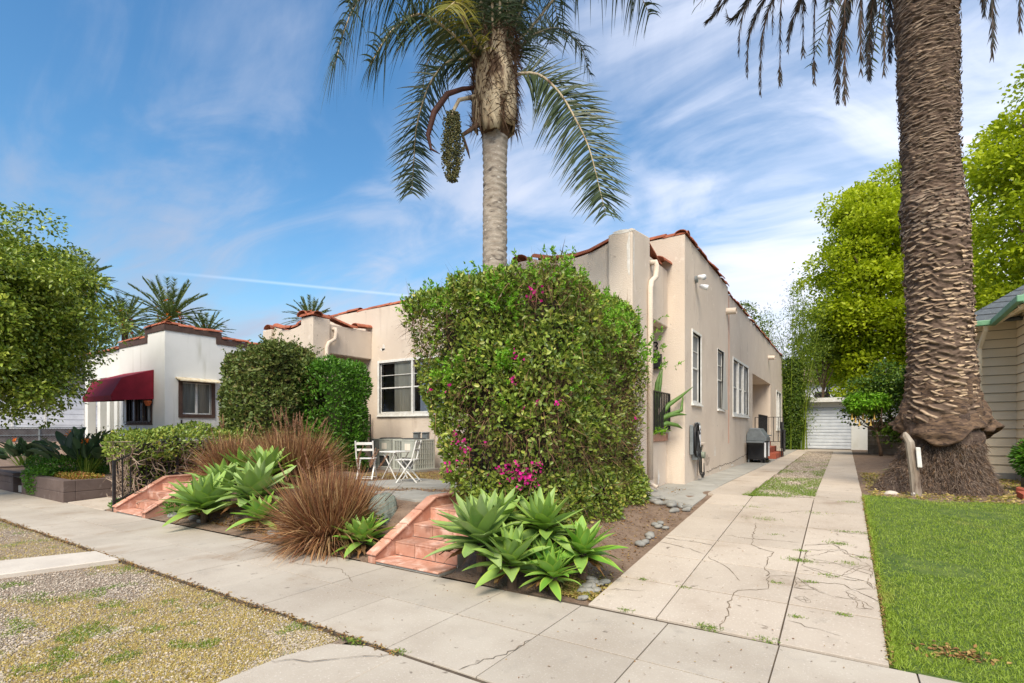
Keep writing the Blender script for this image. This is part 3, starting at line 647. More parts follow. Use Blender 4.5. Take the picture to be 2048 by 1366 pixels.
m = MB(); railing(m, (-2.84, 8.95, 1.45), (-2.84, 10.0, 1.45), .03, .72, 10, .02); m.build('baluster_panel', MT['black_metal'], pr)
pr = thing('porch_railing', 'black iron railing half hidden behind the bright green shrub by the left porch', 'railing', (-11.3, 9.4, 1.4))
m = MB(); railing(m, (-11.36, 8.75, 1.0), (-11.36, 10.0, 1.0), .03, .9, 9, .02); m.build('baluster_panel', MT['black_metal'], pr)
# house number and mailbox in the right porch
def text(name, s_, size, loc, rot, mat, depth=.01, parent=None):
    c = bpy.data.curves.new(name, 'FONT'); c.body = s_; c.size = size; c.extrude = depth; c.align_x = 'LEFT'
    o = bpy.data.objects.new(name, c); COL.objects.link(o); o.rotation_euler = rot; bpy.context.view_layer.update()
    me = bpy.data.meshes.new_from_object(o.evaluated_get(bpy.context.evaluated_depsgraph_get())); bpy.data.objects.remove(o); me.materials.clear(); me.materials.append(mat)
    n = bpy.data.objects.new(name, me); COL.objects.link(n); n.rotation_euler = rot; n.location = np.array(loc) - (org(parent) if parent else 0)
    if parent: n.parent = parent
    return n
hn = thing('house_number', 'black numeral on the beige wall above the porch mailbox', 'house number', (-3.1, YA - .02, 3.1))
text('numeral', '03', .26, (-3.34, YA - .012, 3.06), (R(90), 0, 0), MT['black_metal'], .008, hn)
mb_ = thing('mailbox', 'black wall mailbox under the house number in the right porch', 'mailbox', (-3.1, YA - .05, 2.75))
m = MB(); m.prism([(-3.42, YA - .002), (-3.42, YA - .12), (-3.02, YA - .12), (-3.02, YA - .002)], 2.7, [2.99, 2.95, 2.95, 2.99]); m.build('box', MT['black_metal'], mb_, bevel=.01)
m = MB(); m.box(-3.44, -3.0, YA - .135, YA - .122, 2.84, 2.97); m.build('lid', MT['black_plastic'], mb_, bevel=.005)
# security light
sl_ = thing('security_light', 'small twin-head white security light high on the side wall near its corner', 'light', (XS, 10.95, 4.6))
m = MB(); m.tube([(XS, 10.95, 4.6), (XS + .05, 10.95, 4.6)], .07, 14); m.build('base', MT['grey_plastic'], sl_)
for dy, dz_, rz in ((-.06, .03, -.5), (.08, -.12, .4)):
    m = MB(); p = np.array((XS + .07, 10.95 + dy, 4.6 + dz_)); d = nrmz(np.array((1, rz, -.35))); m.tube([p, p + d * .02, p + d * .12, p + d * .17], [.02, .04, .055, .06], 12); m.build('lamp_head', MT['white_plastic'], sl_, smooth=True)

# ---------------- white house on the left
WX, WY = -16.2, 6.75
wh = thing('white_house', 'white stucco house with brown trimmed parapet behind the planter', 'house', (WX, WY, .4))
m = MB(); bw = (7.18, 8.02, 1.92, 2.86)
wall(m, 'y', WX, 1, WY, 7.92, .1, 4.47, [(7.18, 7.919, 1.92, 2.86)]); 
m = MB(); wall(m, 'y', WX, 1, WY, 8.3, .1, 4.47, [(7.2, 8.02, 1.92, 2.86)]); wall(m, 'y', WX, 1, 8.3, 22, .1, 4.26)
m.build('side_wall', MT['stucco_white'], wh)
m = MB(); fw = (-18.7, -17.05, 1.7, 2.75)
wall(m, 'x', WY, -1, -17.28, WX, .1, 4.47, [(-17.279, -17.05, 1.7, 2.75)]); wall(m, 'x', WY, -1, -19.3, -17.28, .1, 4.2, [(-18.7, -17.281, 1.7, 2.75)])
m.build('front_wall', MT['stucco_white'], wh)
m = MB(); wall(m, 'x', WY + 1.2, -1, -22.5, -19.3, .1, 4.1, [(-22.3, -21.3, 1.5, 2.6)]); wall(m, 'y', -19.3, -1, WY, WY + 1.2, .1, 4.2); wall(m, 'x', 22, 1, -22.5, WX, .1, 4.2); wall(m, 'y', -22.5, -1, WY + 1.2, 22, .1, 4.1); m.box(-22.4, WX - .1, WY + 1.4, 21.9, 3.9, 4.0)
m.build('rear_wall', MT['stucco_white'], wh)
m = MB(); m.box(-22.5, -19.31, WY + .1, WY + 1.19, 3.2, 4.05)
for x in (-19.9, -20.5, -21.3, -22.4): m.box(x - .12, x + .12, WY + .1, WY + .34, .3, 3.2)
m.build('porch', MT['stucco_white'], wh, bevel=.01)
m = MB()
def trim(mb, pts, h=.16, t=.05):
    for a, b in zip(pts[:-1], pts[1:]): mb.bar(a, b, t, h)
t_ = .026
m.box(WX, WX + t_, WY, 8.32, 4.31, 4.475); m.box(WX, WX + t_ - .002, 8.16, 8.32, 4.1, 4.309); m.box(WX, WX + t_, 8.32, 22, 4.1, 4.265)
m.box(-17.3, WX + t_, WY - t_, WY - .001, 4.31, 4.476); m.box(-17.44, -17.3, WY - t_, WY - .001, 4.04, 4.476); m.box(-19.3, -17.44, WY - t_, WY - .001, 4.04, 4.205); m.build('parapet_trim', MT['brown_trim'], wh)
m = MB(); coping(m, [(WX - .06, WY - .05, 4.5), (WX - .06, 8.3, 4.5)], .1, .4); coping(m, [(WX - .06, 8.34, 4.29), (WX - .06, 16, 4.29)], .1, .4); coping(m, [(-17.4, WY + .06, 4.5), (WX, WY + .06, 4.5)], .1, .4); coping(m, [(-19.3, WY + .06, 4.23), (-17.4, WY + .06, 4.23)], .1, .4); coping(m, [(-22.5, WY + .12, 4.08), (-19.3, WY + .12, 4.08)], .1, .4); m.build('coping', MT['terracotta_roof'], wh)
window(wh, 'y', WX, 1, 7.2, 8.02, 1.92, 2.86, cols=2, rail=0, frame='white_paint', back='screen', cw=.0, proud=-.02, sill=False, inset=.06)
m = MB()
for (a, b, c, d) in ((7.1, 7.2, 1.82, 2.9), (8.02, 8.12, 1.82, 2.9), (7.2, 8.02, 1.82, 1.92), (7.2, 8.02, 2.86, 2.9)): m.box(WX, WX + .035, a, b, c, d)
m.build('window_casing', MT['brown_trim'], wh)
m = MB(); m.add([(WX, 7.02, 3.0), (WX + .32, 7.02, 2.9), (WX + .32, 8.2, 2.9), (WX, 8.2, 3.0), (WX, 7.02, 2.97), (WX + .32, 7.02, 2.87), (WX + .32, 8.2, 2.87), (WX, 8.2, 2.97)], [(0, 1, 2, 3), (7, 6, 5, 4), (1, 0, 4, 5), (2, 1, 5, 6), (3, 2, 6, 7)]); m.build('window_hood', M('hood_cream', S(214, 206, 184), .8, S(180, 160, 120), 9), wh)
wo = window(wh, 'x', WY, -1, *fw, cols=3, rail=0, frame='brown_trim', back=None, cw=.06)
m = MB()
for i in range(9): x = fw[0] + (fw[1] - fw[0]) * i / 8; m.bar((x, WY - .1, fw[2] - .05), (x, WY - .1, fw[3] + .05), .014, .014)
for z in (fw[2], fw[3] - .1): m.bar((fw[0], WY - .1, z), (fw[1], WY - .1, z), .014, .02)
m.build('window_bars', MT['black_metal'], wo)
wo = window(wh, 'x', WY + 1.2, -1, -22.3, -21.3, 1.5, 2.6, cols=2, rail=0, frame='brown_trim', back=None, cw=.08)
m = MB(); m.box(WX, WX + .1, 8.45, 9.15, 3.45, 3.86); vb = m.build('vent_box', MT['brown_trim'], wh, bevel=.01)
m = MB(); [m.box(WX + .1, WX + .112, 8.52, 9.13, z, z + .012) for z in (3.55, 3.66, 3.77)]; m.build('slat', MT['black_metal'], vb)
m = MB(); m.tube([(WX + .02, 8.5, 3.45), (WX + .03, 8.51, 2.6), (WX + .02, 8.5, .9)], .012, 6); m.tube([(WX + .02, 8.48, 3.0), (WX + .1, 8.3, 1.9), (WX + .03, 8.25, 1.3), (WX + .02, 8.4, .7)], .008, 6); m.build('cable', MT['black_metal'], wh)
m = MB(); m.tube([(WX, 7.15, 1.6), (WX + .08, 7.15, 1.6)], .02, 8); m.tube([(WX + .08, 7.15, 1.75), (WX + .08, 7.15, 1.35)], .025, 8); m.build('hose_tap', MT['black_metal'], wh)
# awning
aw = thing('awning', 'dark red cloth awning over the barred window of the white house', 'awning', (-17.9, WY, 2.9))
m = MB(); x0, x1 = -18.95, -16.88; yo = WY - 1.05
m.add([(x0, WY - .01, 3.22), (x1, WY - .01, 3.22), (x1, yo + .25, 2.92), (x0, yo + .25, 2.92), (x1, yo, 2.42), (x0, yo, 2.42), (x0, yo + .02, 2.28), (x1, yo + .02, 2.28), (x0, WY - .01, 2.36), (x1, WY - .01, 2.36)],
      [(0, 3, 2, 1), (3, 5, 4, 2), (5, 6, 7, 4), (0, 8, 6, 5, 3), (1, 2, 4, 7, 9)])
o = m.build('canopy', MT['awning'], aw); so = o.modifiers.new('thick', 'SOLIDIFY'); so.thickness = .012
m = MB()
for x in (x0 + .03, (x0 + x1) / 2, x1 - .03): m.bar((x, WY - .02, 2.38), (x, yo + .03, 2.38), .02, .02)
m.bar((x0, yo + .03, 2.38), (x1, yo + .03, 2.38), .02, .02); m.build('frame', MT['black_metal'], aw)
aw2 = thing('awning', 'small red awning over the far left window of the white house', 'awning', (-21.8, WY + 1.2, 2.7))
m = MB(); m.prism([(-22.4, WY + 1.18), (-22.4, WY + .7), (-21.2, WY + .7), (-21.2, WY + 1.18)], 2.6, [2.95, 2.7, 2.7, 2.95]); m.build('canopy', MT['awning'], aw2)
hp_ = thing('hanging_pot', 'small orange clay pot hanging beside the barred window', 'pot', (-16.95, WY - .12, 2.2))
m = MB(); m.lathe((-16.98, WY - .12, 2.16), [(.05, 0), (.09, .1), (.1, .11), (.1, .15), (.08, .15)], 14); m.build('pot', MT['orange_pot'], hp_, smooth=False)
m = MB(); [m.tube([(-16.98 + .08 * math.cos(a), WY - .12 + .08 * math.sin(a), 2.3), (-16.98, WY - .12, 2.5), (-16.98, WY, 2.52)], .004, 4) for a in (0, 2, 4)]; m.build('hanger', MT['black_metal'], hp_)

# ---------------- beige clapboard house on the right
rh = thing('clapboard_house', 'beige clapboard house with green gutter and shingle roof behind the palm', 'house', (3, 14.7, .4))
RY, RX = 14.7, 3.06
def clap(mb, ax, pl, out, u0, u1, z0, z1, h=.19):
    P = pfun(ax, pl, out); z = z0
    while z < z1:
        q = min(z + h, z1); mb.add([P(u0, z, .022), P(u1, z, .022), P(u1, q, .004), P(u0, q, .004), P(u0, z, 0), P(u1, z, 0)], [(0, 1, 2, 3), (4, 5, 1, 0)]); z += h
m = MB(); [m.box(2.38, RX, RY - .026, RY - .003, .55 + .19 * i - .011, .55 + .19 * i) for i in range(1, 17)]; [m.box(RX - .026, RX - .003, 13.0, RY, .55 + .19 * i - .011, .55 + .19 * i) for i in range(1, 19)]; m.build('lap_shadow', M('lap_shadow', S(132, 122, 106), .9), rh)  # darker strips drawn in as the shadow line under each lap
m = MB(); clap(m, 'x', RY, -1, 2.38, RX + .02, .55, 3.9); m.build('recessed_wall', MT['siding'], rh)
m = MB(); clap(m, 'y', RX, -1, 13.0, RY, .55, 4.3); m.build('wing_side_wall', MT['siding'], rh)
m = MB(); clap(m, 'x', 13.0, -1, RX, 9.5, .55, 4.0); clap(m, 'y', 2.38, -1, RY, 26, .55, 3.9); m.build('outer_wall', MT['siding'], rh)
m = MB(); m.box(2.4, RX + .05, RY - .03, RY, .3, .56); m.box(RX - .03, RX + .1, 13.0, RY, .3, .56); m.box(RX, 9.5, 12.98, 13.04, .3, .56); m.build('foundation', MT['concrete_gray'], rh)
m = MB(); e = 3.66
# roof of the recessed part slopes up from the front eave; the wing roof slopes up from its west eave
zr = lambda y: e + .08 + (y - (RY - .45)) * .42
m.add([(2.0, RY - .45, zr(RY - .45)), (8, RY - .45, zr(RY - .45)), (8, RY + 4, zr(RY + 4)), (4.5, RY + 4, zr(RY + 4)), (2.0, RY + 12, zr(RY - .45))], [(0, 1, 2, 3), (0, 3, 4)])
m.add([(2.62, 12.4, e + .1), (2.62, RY - .42, e + .1), (6.2, RY + 2.5, e + 1.7), (6.2, 12.4, e + 1.7), (9.8, 12.4, e + .1), (9.8, RY + 2, e + .1)], [(0, 3, 2, 1), (3, 4, 5, 2)])
o = m.build('roof', MT['shingle'], rh); so = o.modifiers.new('thick', 'SOLIDIFY'); so.thickness = .05; so.offset = -1
m = MB(); 
for i in range(9):
    y = RY - .45 + i * .5; m.bar((2.02 + .28 * i, y, zr(y) + .012), (4.6, y, zr(y) + .012), .02, .012)
m.build('shingle_course', MT['shingle'], rh)
m = MB(); m.bar((2.0, RY - .49, e + .03), (2.6, RY - .49, e + .03), .1, .11); m.bar((2.6, RY - .42, e + .03), (2.6, 12.3, e + .12), .1, .12); m.bar((2.6, 12.35, e + .1), (6.2, 12.35, e + 1.7), .04, .14)
m.bar((2.3, RY - .2, e - .1), (2.3, RY - .2, .9), .03, .08); m.build('gutter', MT['green_trim'], rh, bevel=.02)
m = MB(); m.add([(2.0, RY - .44, e - .0), (2.64, RY - .44, e - .0), (2.64, RY, e + .02), (2.0, RY, e + .02)], [(0, 1, 2, 3)]); m.add([(2.64, 12.4, e + .02), (RX, 12.4, e + .22), (RX, RY, e + .22), (2.64, RY, e + .02)], [(0, 1, 2, 3)]); m.build('soffit', MT['siding'], rh)
m = MB(); m.bar((2.72, 12.5, e + .05), (2.72, RY, e + .05), .05, .04); [m.bar((2.64, y, e + .02), (RX, y, e + .2), .05, .06) for y in (12.6, 13.2, 13.8, 14.4)]; m.build('rafter_tail', MT['siding'], rh)
m = MB(); m.bar((2.5, RY - .43, e), (2.5, RY - .38, e - .12), .1, .07, (1, 0, 0)); m.bar((2.5, RY - .4, e - .08), (2.46, RY - .07, e - .42), .1, .07, (1, 0, 0)); m.bar((2.46, RY - .06, e - .38), (2.46, RY - .06, .6), .1, .07, (1, 0, 0)); m.build('downspout', MT['siding'], rh, bevel=.015)

# ---------------- garage at the end of the drive
ga = thing('garage', 'white garage with a ribbed roll-up door at the end of the driveway', 'garage', (-1, 31, .42))
m = MB(); wall(m, 'x', 31, -1, -3.0, 2.6, .3, 3.0, [(-2.5, .35, .3, 2.62)]); wall(m, 'y', -3.0, -1, 31, 37, .3, 3.0); wall(m, 'y', 2.6, 1, 31, 37, .3, 3.0); wall(m, 'x', 37, 1, -3, 2.6, .3, 3); m.build('wall', MT['stucco_white'], ga)
m = MB(); n = 13
for i in range(n):
    z0 = .43 + i * 2.19 / n; z1 = z0 + 2.19 / n
    m.add([(-2.5, 31.1, z0), (.35, 31.1, z0), (.35, 31.06, z0 + .03), (-2.5, 31.06, z0 + .03), (.35, 31.06, z1 - .03), (-2.5, 31.06, z1 - .03), (.35, 31.1, z1), (-2.5, 31.1, z1)], [(0, 1, 2, 3), (3, 2, 4, 5), (5, 4, 6, 7)])
gd = m.build('roll_up_door', MT['garage_white'], ga)
m = MB(); m.bar((-2.2, 31.03, .9), (-2.0, 31.03, .9), .03, .03); m.build('door_handle', MT['black_metal'], gd)
m = MB(); m.box(-3.2, 2.8, 30.6, 37.3, 3.0, 3.06); m.box(-3.2, 2.8, 30.55, 30.6, 2.86, 3.08); m.build('roof', MT['white_paint'], ga)
bw_ = thing('block_wall', 'low tan concrete block wall under the dark trees right of the garage', 'wall', (3, 27, .42))
m = MB()
for r_ in range(7):
    for i in range(15): x = .9 + i * .4 + (r_ % 2) * .2 - .2; m.box(max(.9, x) + .004, x + .396, 27.0, 27.2, .4 + r_ * .2 + .003, .4 + r_ * .2 + .197)
m.build('blocks', MT['block_wall'], bw_)
fr = thing('far_house', 'pale house with a faded brown roof seen over the garage', 'house', (2, 50, .4))
m = MB(); m.box(-4, 12, 50, 58, .3, 5.4); m.build('wall', MT['siding2'], fr)
m = MB(); m.prism([(-4.6, 49.4), (12.6, 49.4), (12.6, 58.6), (-4.6, 58.6)], 5.4, [5.5, 5.5, 8, 8]); m.build('roof', M('far_roof', S(150, 122, 110), .9, S(130, 104, 94), 3), fr)
m = MB(); [m.box(x, x + 1.1, 49.95, 50.02, 3.4, 4.6) for x in (-2, 1, 4, 7)]; m.build('window', MT['dark_room'], fr)
# ---------------- building and fence far left, behind the ficus
lh = thing('far_cottage', 'white clapboard cottage behind the chain link fence at far left', 'house', (-40, 14, .3))
m = MB(); clap(m, 'y', -36, 1, 6, 20, .2, 4.2, .3); clap(m, 'x', 6, -1, -46, -36, .2, 4.2, .3); m.build('wall', MT['siding2'], lh)
m = MB(); m.prism([(-46.5, 5.5), (-35.4, 5.5), (-35.4, 20.5), (-46.5, 20.5)], 4.2, [4.3, 5.4, 5.4, 4.3]); m.build('roof', MT['shingle'], lh)
for y in (8.0, 11.0, 14.5): window(lh, 'y', -35.97, 1, y, y + 1.2, 1.6, 2.8, rail=.5, back='screen', cw=.1)
cf = thing('chain_link_fence', 'grey chain link fence with brown slats in front of the white cottage', 'fence', (-30, 10, .3))
m = MB()
for k in range(9): y = 6 + k * 1.5; m.tube([(-30, y, .2), (-30, y, 1.6)], .04, 8)
for z in (1.56, 1.2): m.tube([(-30, 6, z), (-30, 18, z)], .025, 6)
m.build('post_and_rail', MT['grey_plastic'], cf)
V = []; F = []
for k in range(120):
    y = 6 + k * .1
    for s_ in (-1, 1):
        a = len(V); V += [(-29.98, y, .9), (-29.98, y + .012, .9), (-29.98, y + .012 + s_ * .65, 1.55), (-29.98, y + s_ * .65, 1.55)]; F.append((a, a + 1, a + 2, a + 3))
np_mesh('wire_mesh', V, F, MT['grey_plastic'], cf)
m = MB(); m.box(-30.06, -30.03, 6, 18, .9, 1.5); m.build('privacy_slats', M('slats', S(92, 80, 76), .9, S(120, 112, 108), 3), cf)
m = MB(); m.box(-30.1, -29.9, 6, 18, .2, .9); m.build('base_wall', M('tan_wall', S(196, 170, 148), .9), cf)
# wires
uw = thing('utility_wires', 'thin dark utility wires strung above the garage', 'wires', (0, 44, 8))
m = MB()
for z in (6.6, 7.2, 7.9): m.tube([(-12 + t * 30, 44, z - .5 * math.sin(math.pi * t) + .3) for t in np.linspace(0, 1, 12)], .018, 4)
m.build('wire', MT['black_metal'], uw)

# ================================================================ VEGETATION
LM = {}
LM['hedge'] = leafM('hedge_leaf', [S(72, 96, 38), S(116, 140, 50), S(94, 120, 44), S(146, 166, 64), S(126, 150, 54), S(172, 184, 80), S(84, 108, 42), S(196, 192, 90)], .25, .38, [(S(120, 104, 60), .9, .56, .72, .55), (S(128, 160, 62), 1.2, .58, .75, .5)], .5)
LM['hedge_bright'] = leafM('fresh_leaf', [S(92, 150, 32), S(130, 176, 46), S(110, 164, 40), S(150, 190, 60)], .35, .4)
LM['hedge2'] = leafM('hedge_leaf_dull', [S(72, 92, 42), S(100, 118, 54), S(116, 128, 62), S(84, 102, 46), S(124, 112, 64)], .22, .5)
LM['shrub'] = leafM('shrub_leaf', [S(58, 100, 28), S(86, 132, 38), S(72, 118, 32), S(106, 150, 46)], .3, .38)
LM['ficus'] = leafM('ficus_leaf', [S(70, 94, 30), S(112, 138, 42), S(148, 166, 58), S(90, 116, 36), S(184, 194, 80), S(126, 150, 46)], .25, .32, [(S(150, 160, 50), .8, .55, .75, .45)], .5)
LM['maple'] = leafM('yellow_green_leaf', [S(146, 166, 20), S(182, 196, 32), S(164, 182, 26), S(202, 212, 54)], .45, .5, [(S(120, 146, 24), .35, .5, .7, .5)])
LM['darktree'] = leafM('dark_leaf', [S(24, 42, 14), S(38, 62, 20), S(50, 76, 24), S(64, 92, 30)], .2, .45)
LM['midtree'] = leafM('mid_green_leaf', [S(40, 64, 20), S(64, 94, 28), S(90, 120, 36), S(120, 146, 44)], .25, .45)
LM['bamboo'] = leafM('bamboo_leaf', [S(70, 96, 24), S(104, 128, 36), S(140, 156, 52), S(86, 112, 30)], .35, .45)
LM['bamboo_dark'] = leafM('dense_bamboo_leaf', [S(52, 74, 24), S(76, 104, 34), S(100, 126, 40)], .25, .45)
LM['agave'] = leafM('agave_leaf', [S(136, 166, 88), S(122, 158, 70), S(146, 172, 104), S(136, 170, 68)], .12, .55, [(S(140, 166, 70), 2.2, .52, .72, .6)], .4, margin=S(158, 184, 72))
LM['agave_gray'] = leafM('agave_leaf_grey', [S(138, 164, 98), S(122, 154, 76), S(152, 174, 112), S(132, 162, 74)], .1, .58, [(S(150, 160, 112), 9, .52, .7, .5), (S(150, 128, 84), 16, .68, .76, .8)], .4, margin=S(150, 176, 84))
LM['agave_green'] = leafM('agave_leaf_green', [S(106, 156, 56), S(126, 170, 66), S(142, 178, 90), S(116, 164, 54)], .15, .42, None, .4, margin=S(168, 190, 76))
LM['fountain'] = leafM('fountain_grass_blade', [S(100, 62, 48), S(140, 92, 62), S(186, 142, 96), S(112, 70, 54), S(220, 184, 132), S(84, 54, 46), S(158, 110, 74), S(120, 104, 58)], .2, .6)
LM['plume'] = leafM('seed_plume', [S(206, 172, 132), S(180, 138, 108), S(150, 104, 92), S(220, 190, 150)], .3, .8)
LM['grass'] = leafM('lawn_blade', [S(126, 152, 46), S(150, 172, 58), S(138, 164, 52), S(168, 186, 82)], .35, .5, [(S(180, 170, 96), 1.5, .55, .72, .6), (S(70, 110, 26), .8, .55, .75, .5)])
LM['dry'] = leafM('dry_blade', [S(186, 160, 92), S(160, 138, 78), S(204, 182, 118), S(150, 146, 66), S(120, 132, 48)], .3, .7)
LM['weed'] = leafM('weed_blade', [S(92, 126, 40), S(120, 150, 52), S(146, 158, 66)], .3, .5)
LM['palm'] = leafM('queen_leaflet', [S(52, 68, 44), S(70, 84, 52), S(84, 96, 60), S(60, 76, 50)], .22, .4)
LM['palm_y'] = leafM('yellowing_leaflet', [S(120, 122, 40), S(140, 130, 48), S(96, 104, 40)], .3, .5)
LM['palm_dark'] = leafM('date_leaflet', [S(44, 50, 40), S(78, 64, 52), S(56, 60, 46), S(92, 74, 62)], .12, .45)
LM['palm_far'] = leafM('far_palm_leaflet', [S(70, 92, 46), S(96, 114, 58), S(124, 134, 72), S(82, 102, 52)], .2, .5)
LM['strel'] = leafM('strelitzia_leaf', [S(44, 66, 46), S(62, 86, 58), S(78, 100, 66), S(52, 74, 50)], .15, .35)
LM['flax'] = leafM('flax_leaf', [S(110, 100, 52), S(90, 88, 50), S(130, 112, 70), S(84, 60, 50)], .2, .45)
LM['magenta'] = leafM('bougainvillea_bract', [S(200, 20, 130), S(222, 40, 150), S(170, 20, 110)], .3, .6)
LM['orange'] = leafM('orange_petal', [S(230, 100, 20), S(240, 140, 40)], .3, .6)
LM['yellowfl'] = leafM('yellow_petal', [S(238, 216, 120), S(240, 200, 110)], .35, .6)
LM['litter'] = leafM('dry_leaf_litter', [S(150, 110, 66), S(120, 84, 50), S(176, 150, 90), S(96, 70, 46)], .1, .8)
LM['root'] = leafM('root_fibre', [S(132, 116, 104), S(98, 82, 72), S(160, 142, 124), S(78, 64, 56), S(140, 108, 76)], 0, .9)
LM['cream'] = M('palm_boot', S(196, 180, 150), .8, S(168, 148, 118), 9, [(S(110, 86, 66), 6, .52, .66), (S(86, 68, 52), 20, .57, .68)], .4, 40, .01, stretch=(1, 1, .3))
LM['fibre'] = M('palm_fibre', S(104, 80, 62), .95, S(72, 54, 42), 12, [(S(140, 112, 86), 30, .56, .72)], .8, 40, .02, stretch=(1, 1, .2))

# ---- generic leaf covered volume
def hedge_leaves(name, sdf, lo, hi, n, L, W, mat, parent, inner=.16, outer=.05, outw=.6, up=.25, dens=None):
    P, Nn = shell(sdf, lo, hi, n, inner, outer, dens)
    D = Nn * outw + rnd(n) * .6 + np.array((0, 0, up)); N2 = Nn + rnd(n) * .55 + np.array((0, 0, .35))
    l = L * rng.uniform(.6, 1.35, n); return leaves(name, P, D, N2, l, l * W / L * rng.uniform(.8, 1.2, n), mat, parent)
def sprigs(P, D, L, nl, leafL, leafW):
    """short leafy shoots: returns leaf arrays and stem strips"""
    N = len(P); t = rng.random((N, nl)) ** .8; D = nrmz(D); q = P[:, None] + D[:, None] * (L[:, None] * t)[..., None]
    dd = D[:, None] * .5 + rng.normal(size=(N, nl, 3)) * .8; 
    v = leafarr(q.reshape(-1, 3), dd.reshape(-1, 3), rnd(N * nl) + np.array((0, 0, 1.)), leafL * rng.uniform(.6, 1.2, N * nl), leafW)
    s_ = strips(P, D, L, np.full(N, .006), 0, 1)
    return cat([(v[0], v[1]), (s_[0], s_[1])])[:2]

# ---- big bougainvillea hedge
def big_sdf(P):
    n1 = (vnoise(P, 1.7, 1) - .5) * .22 + (vnoise(P, 4.5, 3) - .5) * .16
    z = P[:, 2]; xl = np.interp(z, [.3, .9, 1.4, 2.2, 2.8, 3.3], [-3.7, -4.1, -4.35, -4.62, -4.85, -4.78])
    Q = P.copy(); Q[:, 0] = np.where(P[:, 0] < -3.2, -3.2 + (P[:, 0] + 3.2) * (1.6 / np.maximum(-3.2 - xl, .2)), P[:, 0])
    front = rbox(Q, (-4.8, 4.72, .02), (-2.58, 5.75, 3.3), .28)
    Q2 = P.copy(); Q2[:, 2] -= np.interp(P[:, 1], [4.9, 8.2], [0, .12]) ; Q2[:, 0] -= np.interp(z, [.4, 1.2, 3.2], [.03, .02, -.05])
    side_ = rbox(Q2, (-3.5, 4.72, .02), (-2.6, 7.75, 3.3), .26)
    return np.minimum(front, side_) - n1
bh = thing('bougainvillea_hedge', 'huge square bougainvillea hedge with magenta flowers beside the terracotta steps', 'hedge', (-3.2, 5.6, .4))
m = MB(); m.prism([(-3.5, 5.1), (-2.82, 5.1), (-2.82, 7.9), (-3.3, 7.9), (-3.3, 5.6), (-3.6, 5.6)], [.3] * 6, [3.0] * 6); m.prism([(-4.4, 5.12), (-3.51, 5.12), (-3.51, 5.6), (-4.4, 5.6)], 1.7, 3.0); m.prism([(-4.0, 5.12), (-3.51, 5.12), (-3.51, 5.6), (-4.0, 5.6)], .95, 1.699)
o = m.build('twig_shade_core', MT['core'], bh)  # solid dark filler added to block light inside the foliage
brown = lambda P: np.where(((vnoise(P, 1.3, 9) > .5) & (P[:, 2] > 1.0)) | ((P[:, 0] < -3.9) & (P[:, 2] > 2.35) & (P[:, 2] < 3.0) & (P[:, 1] < 5.3)), .3, 1)
hedge_leaves('foliage', big_sdf, (-5.2, 4.5, .0), (-2.2, 8.5, 3.7), 76000, .056, .031, LM['hedge'], bh, dens=brown)
nw = 11000; P, Nn = shell(big_sdf, (-5.2, 4.6, .1), (-2.2, 8.5, 3.7), nw, .14, .06, lambda P: 1.3 - brown(P))
V, F, _ = strips(P, rnd(nw) + Nn * .5, rng.uniform(.1, .3, nw), rng.uniform(.004, .009, nw), rng.uniform(-.3, .5, nw), 3)
np_mesh('twig_tangle', V, F, MT['twig'], bh)
ns = 420; P, Nn = shell(big_sdf, (-5.2, 4.6, 1.6), (-2.2, 8.5, 3.7), ns * 3, .06, .05); k = (P[:, 2] > 2.9) | (rng.random(len(P)) < .12); P, Nn = P[k][:ns], Nn[k][:ns]
V, F = sprigs(P, Nn * .7 + rnd(len(P)) * .35 + np.array((0, 0, .9)), rng.uniform(.06, .22, len(P)), 14, .05, .022); np_mesh('fresh_shoots', V, F, LM['hedge_bright'], bh)
# patches of fresh bright foliage of the companion vine
for c, r_ in (((-3.2, 4.85, 2.9), .3), ((-2.55, 5.9, 2.75), .35), ((-2.5, 7.5, 2.6), .4), ((-3.9, 4.8, 2.1), .2), ((-3.15, 4.8, 2.25), .2)):
    n = 60; P = np.array(c) + rnd(n) * r_ * .5; V, F = sprigs(P, rnd(n) * .5 + np.array((.3, -.4, .6)), rng.uniform(.08, .2, n), 12, .055, .022); np_mesh('bright_shoots', V, F, LM['hedge_bright'], bh)
def ray_y(x, y, Y):
    a = (x - 1024) / 1017; b = -(y - 857) / 1017; s, c = math.sin(TH), math.cos(TH); t = Y / (c + a * s); return np.array(((-s + a * c) * t, Y, 1.5 + b * t))
for x, y, n, r_ in ((1068, 590, 26, .07), (1028, 712, 26, .08), (1030, 764, 22, .08), (1078, 804, 10, .04), (1118, 806, 8, .03), (1044, 816, 6, .03), (900, 774, 8, .04), (862, 782, 7, .04), (913, 866, 16, .08), (928, 886, 20, .08), (938, 896, 8, .05), (898, 936, 14, .06), (925, 914, 10, .06),
                    (1000, 943, 22, .08), (1020, 938, 26, .1), (1045, 944, 34, .12), (1062, 960, 30, .1), (1075, 934, 14, .07), (1035, 952, 24, .1), (1052, 958, 20, .07), (968, 888, 5, .03), (1250, 836, 5, .03)):
    p = ray_y(x, y, 4.66) if x < 1200 else np.array((-2.5, 7.0, 1.62)); P = p + rnd(n) * r_ * .6; P[:, 1] = np.minimum(P[:, 1], 4.72) if x < 1200 else P[:, 1]
    P = P[:max(3, int(len(P) * .7))]; n = len(P)
    leaves('flower_cluster', P, rnd(n) + np.array((0, -.8, 0)), rnd(n) + np.array((0, -1., 0)), .036, .034, LM['magenta'], bh)
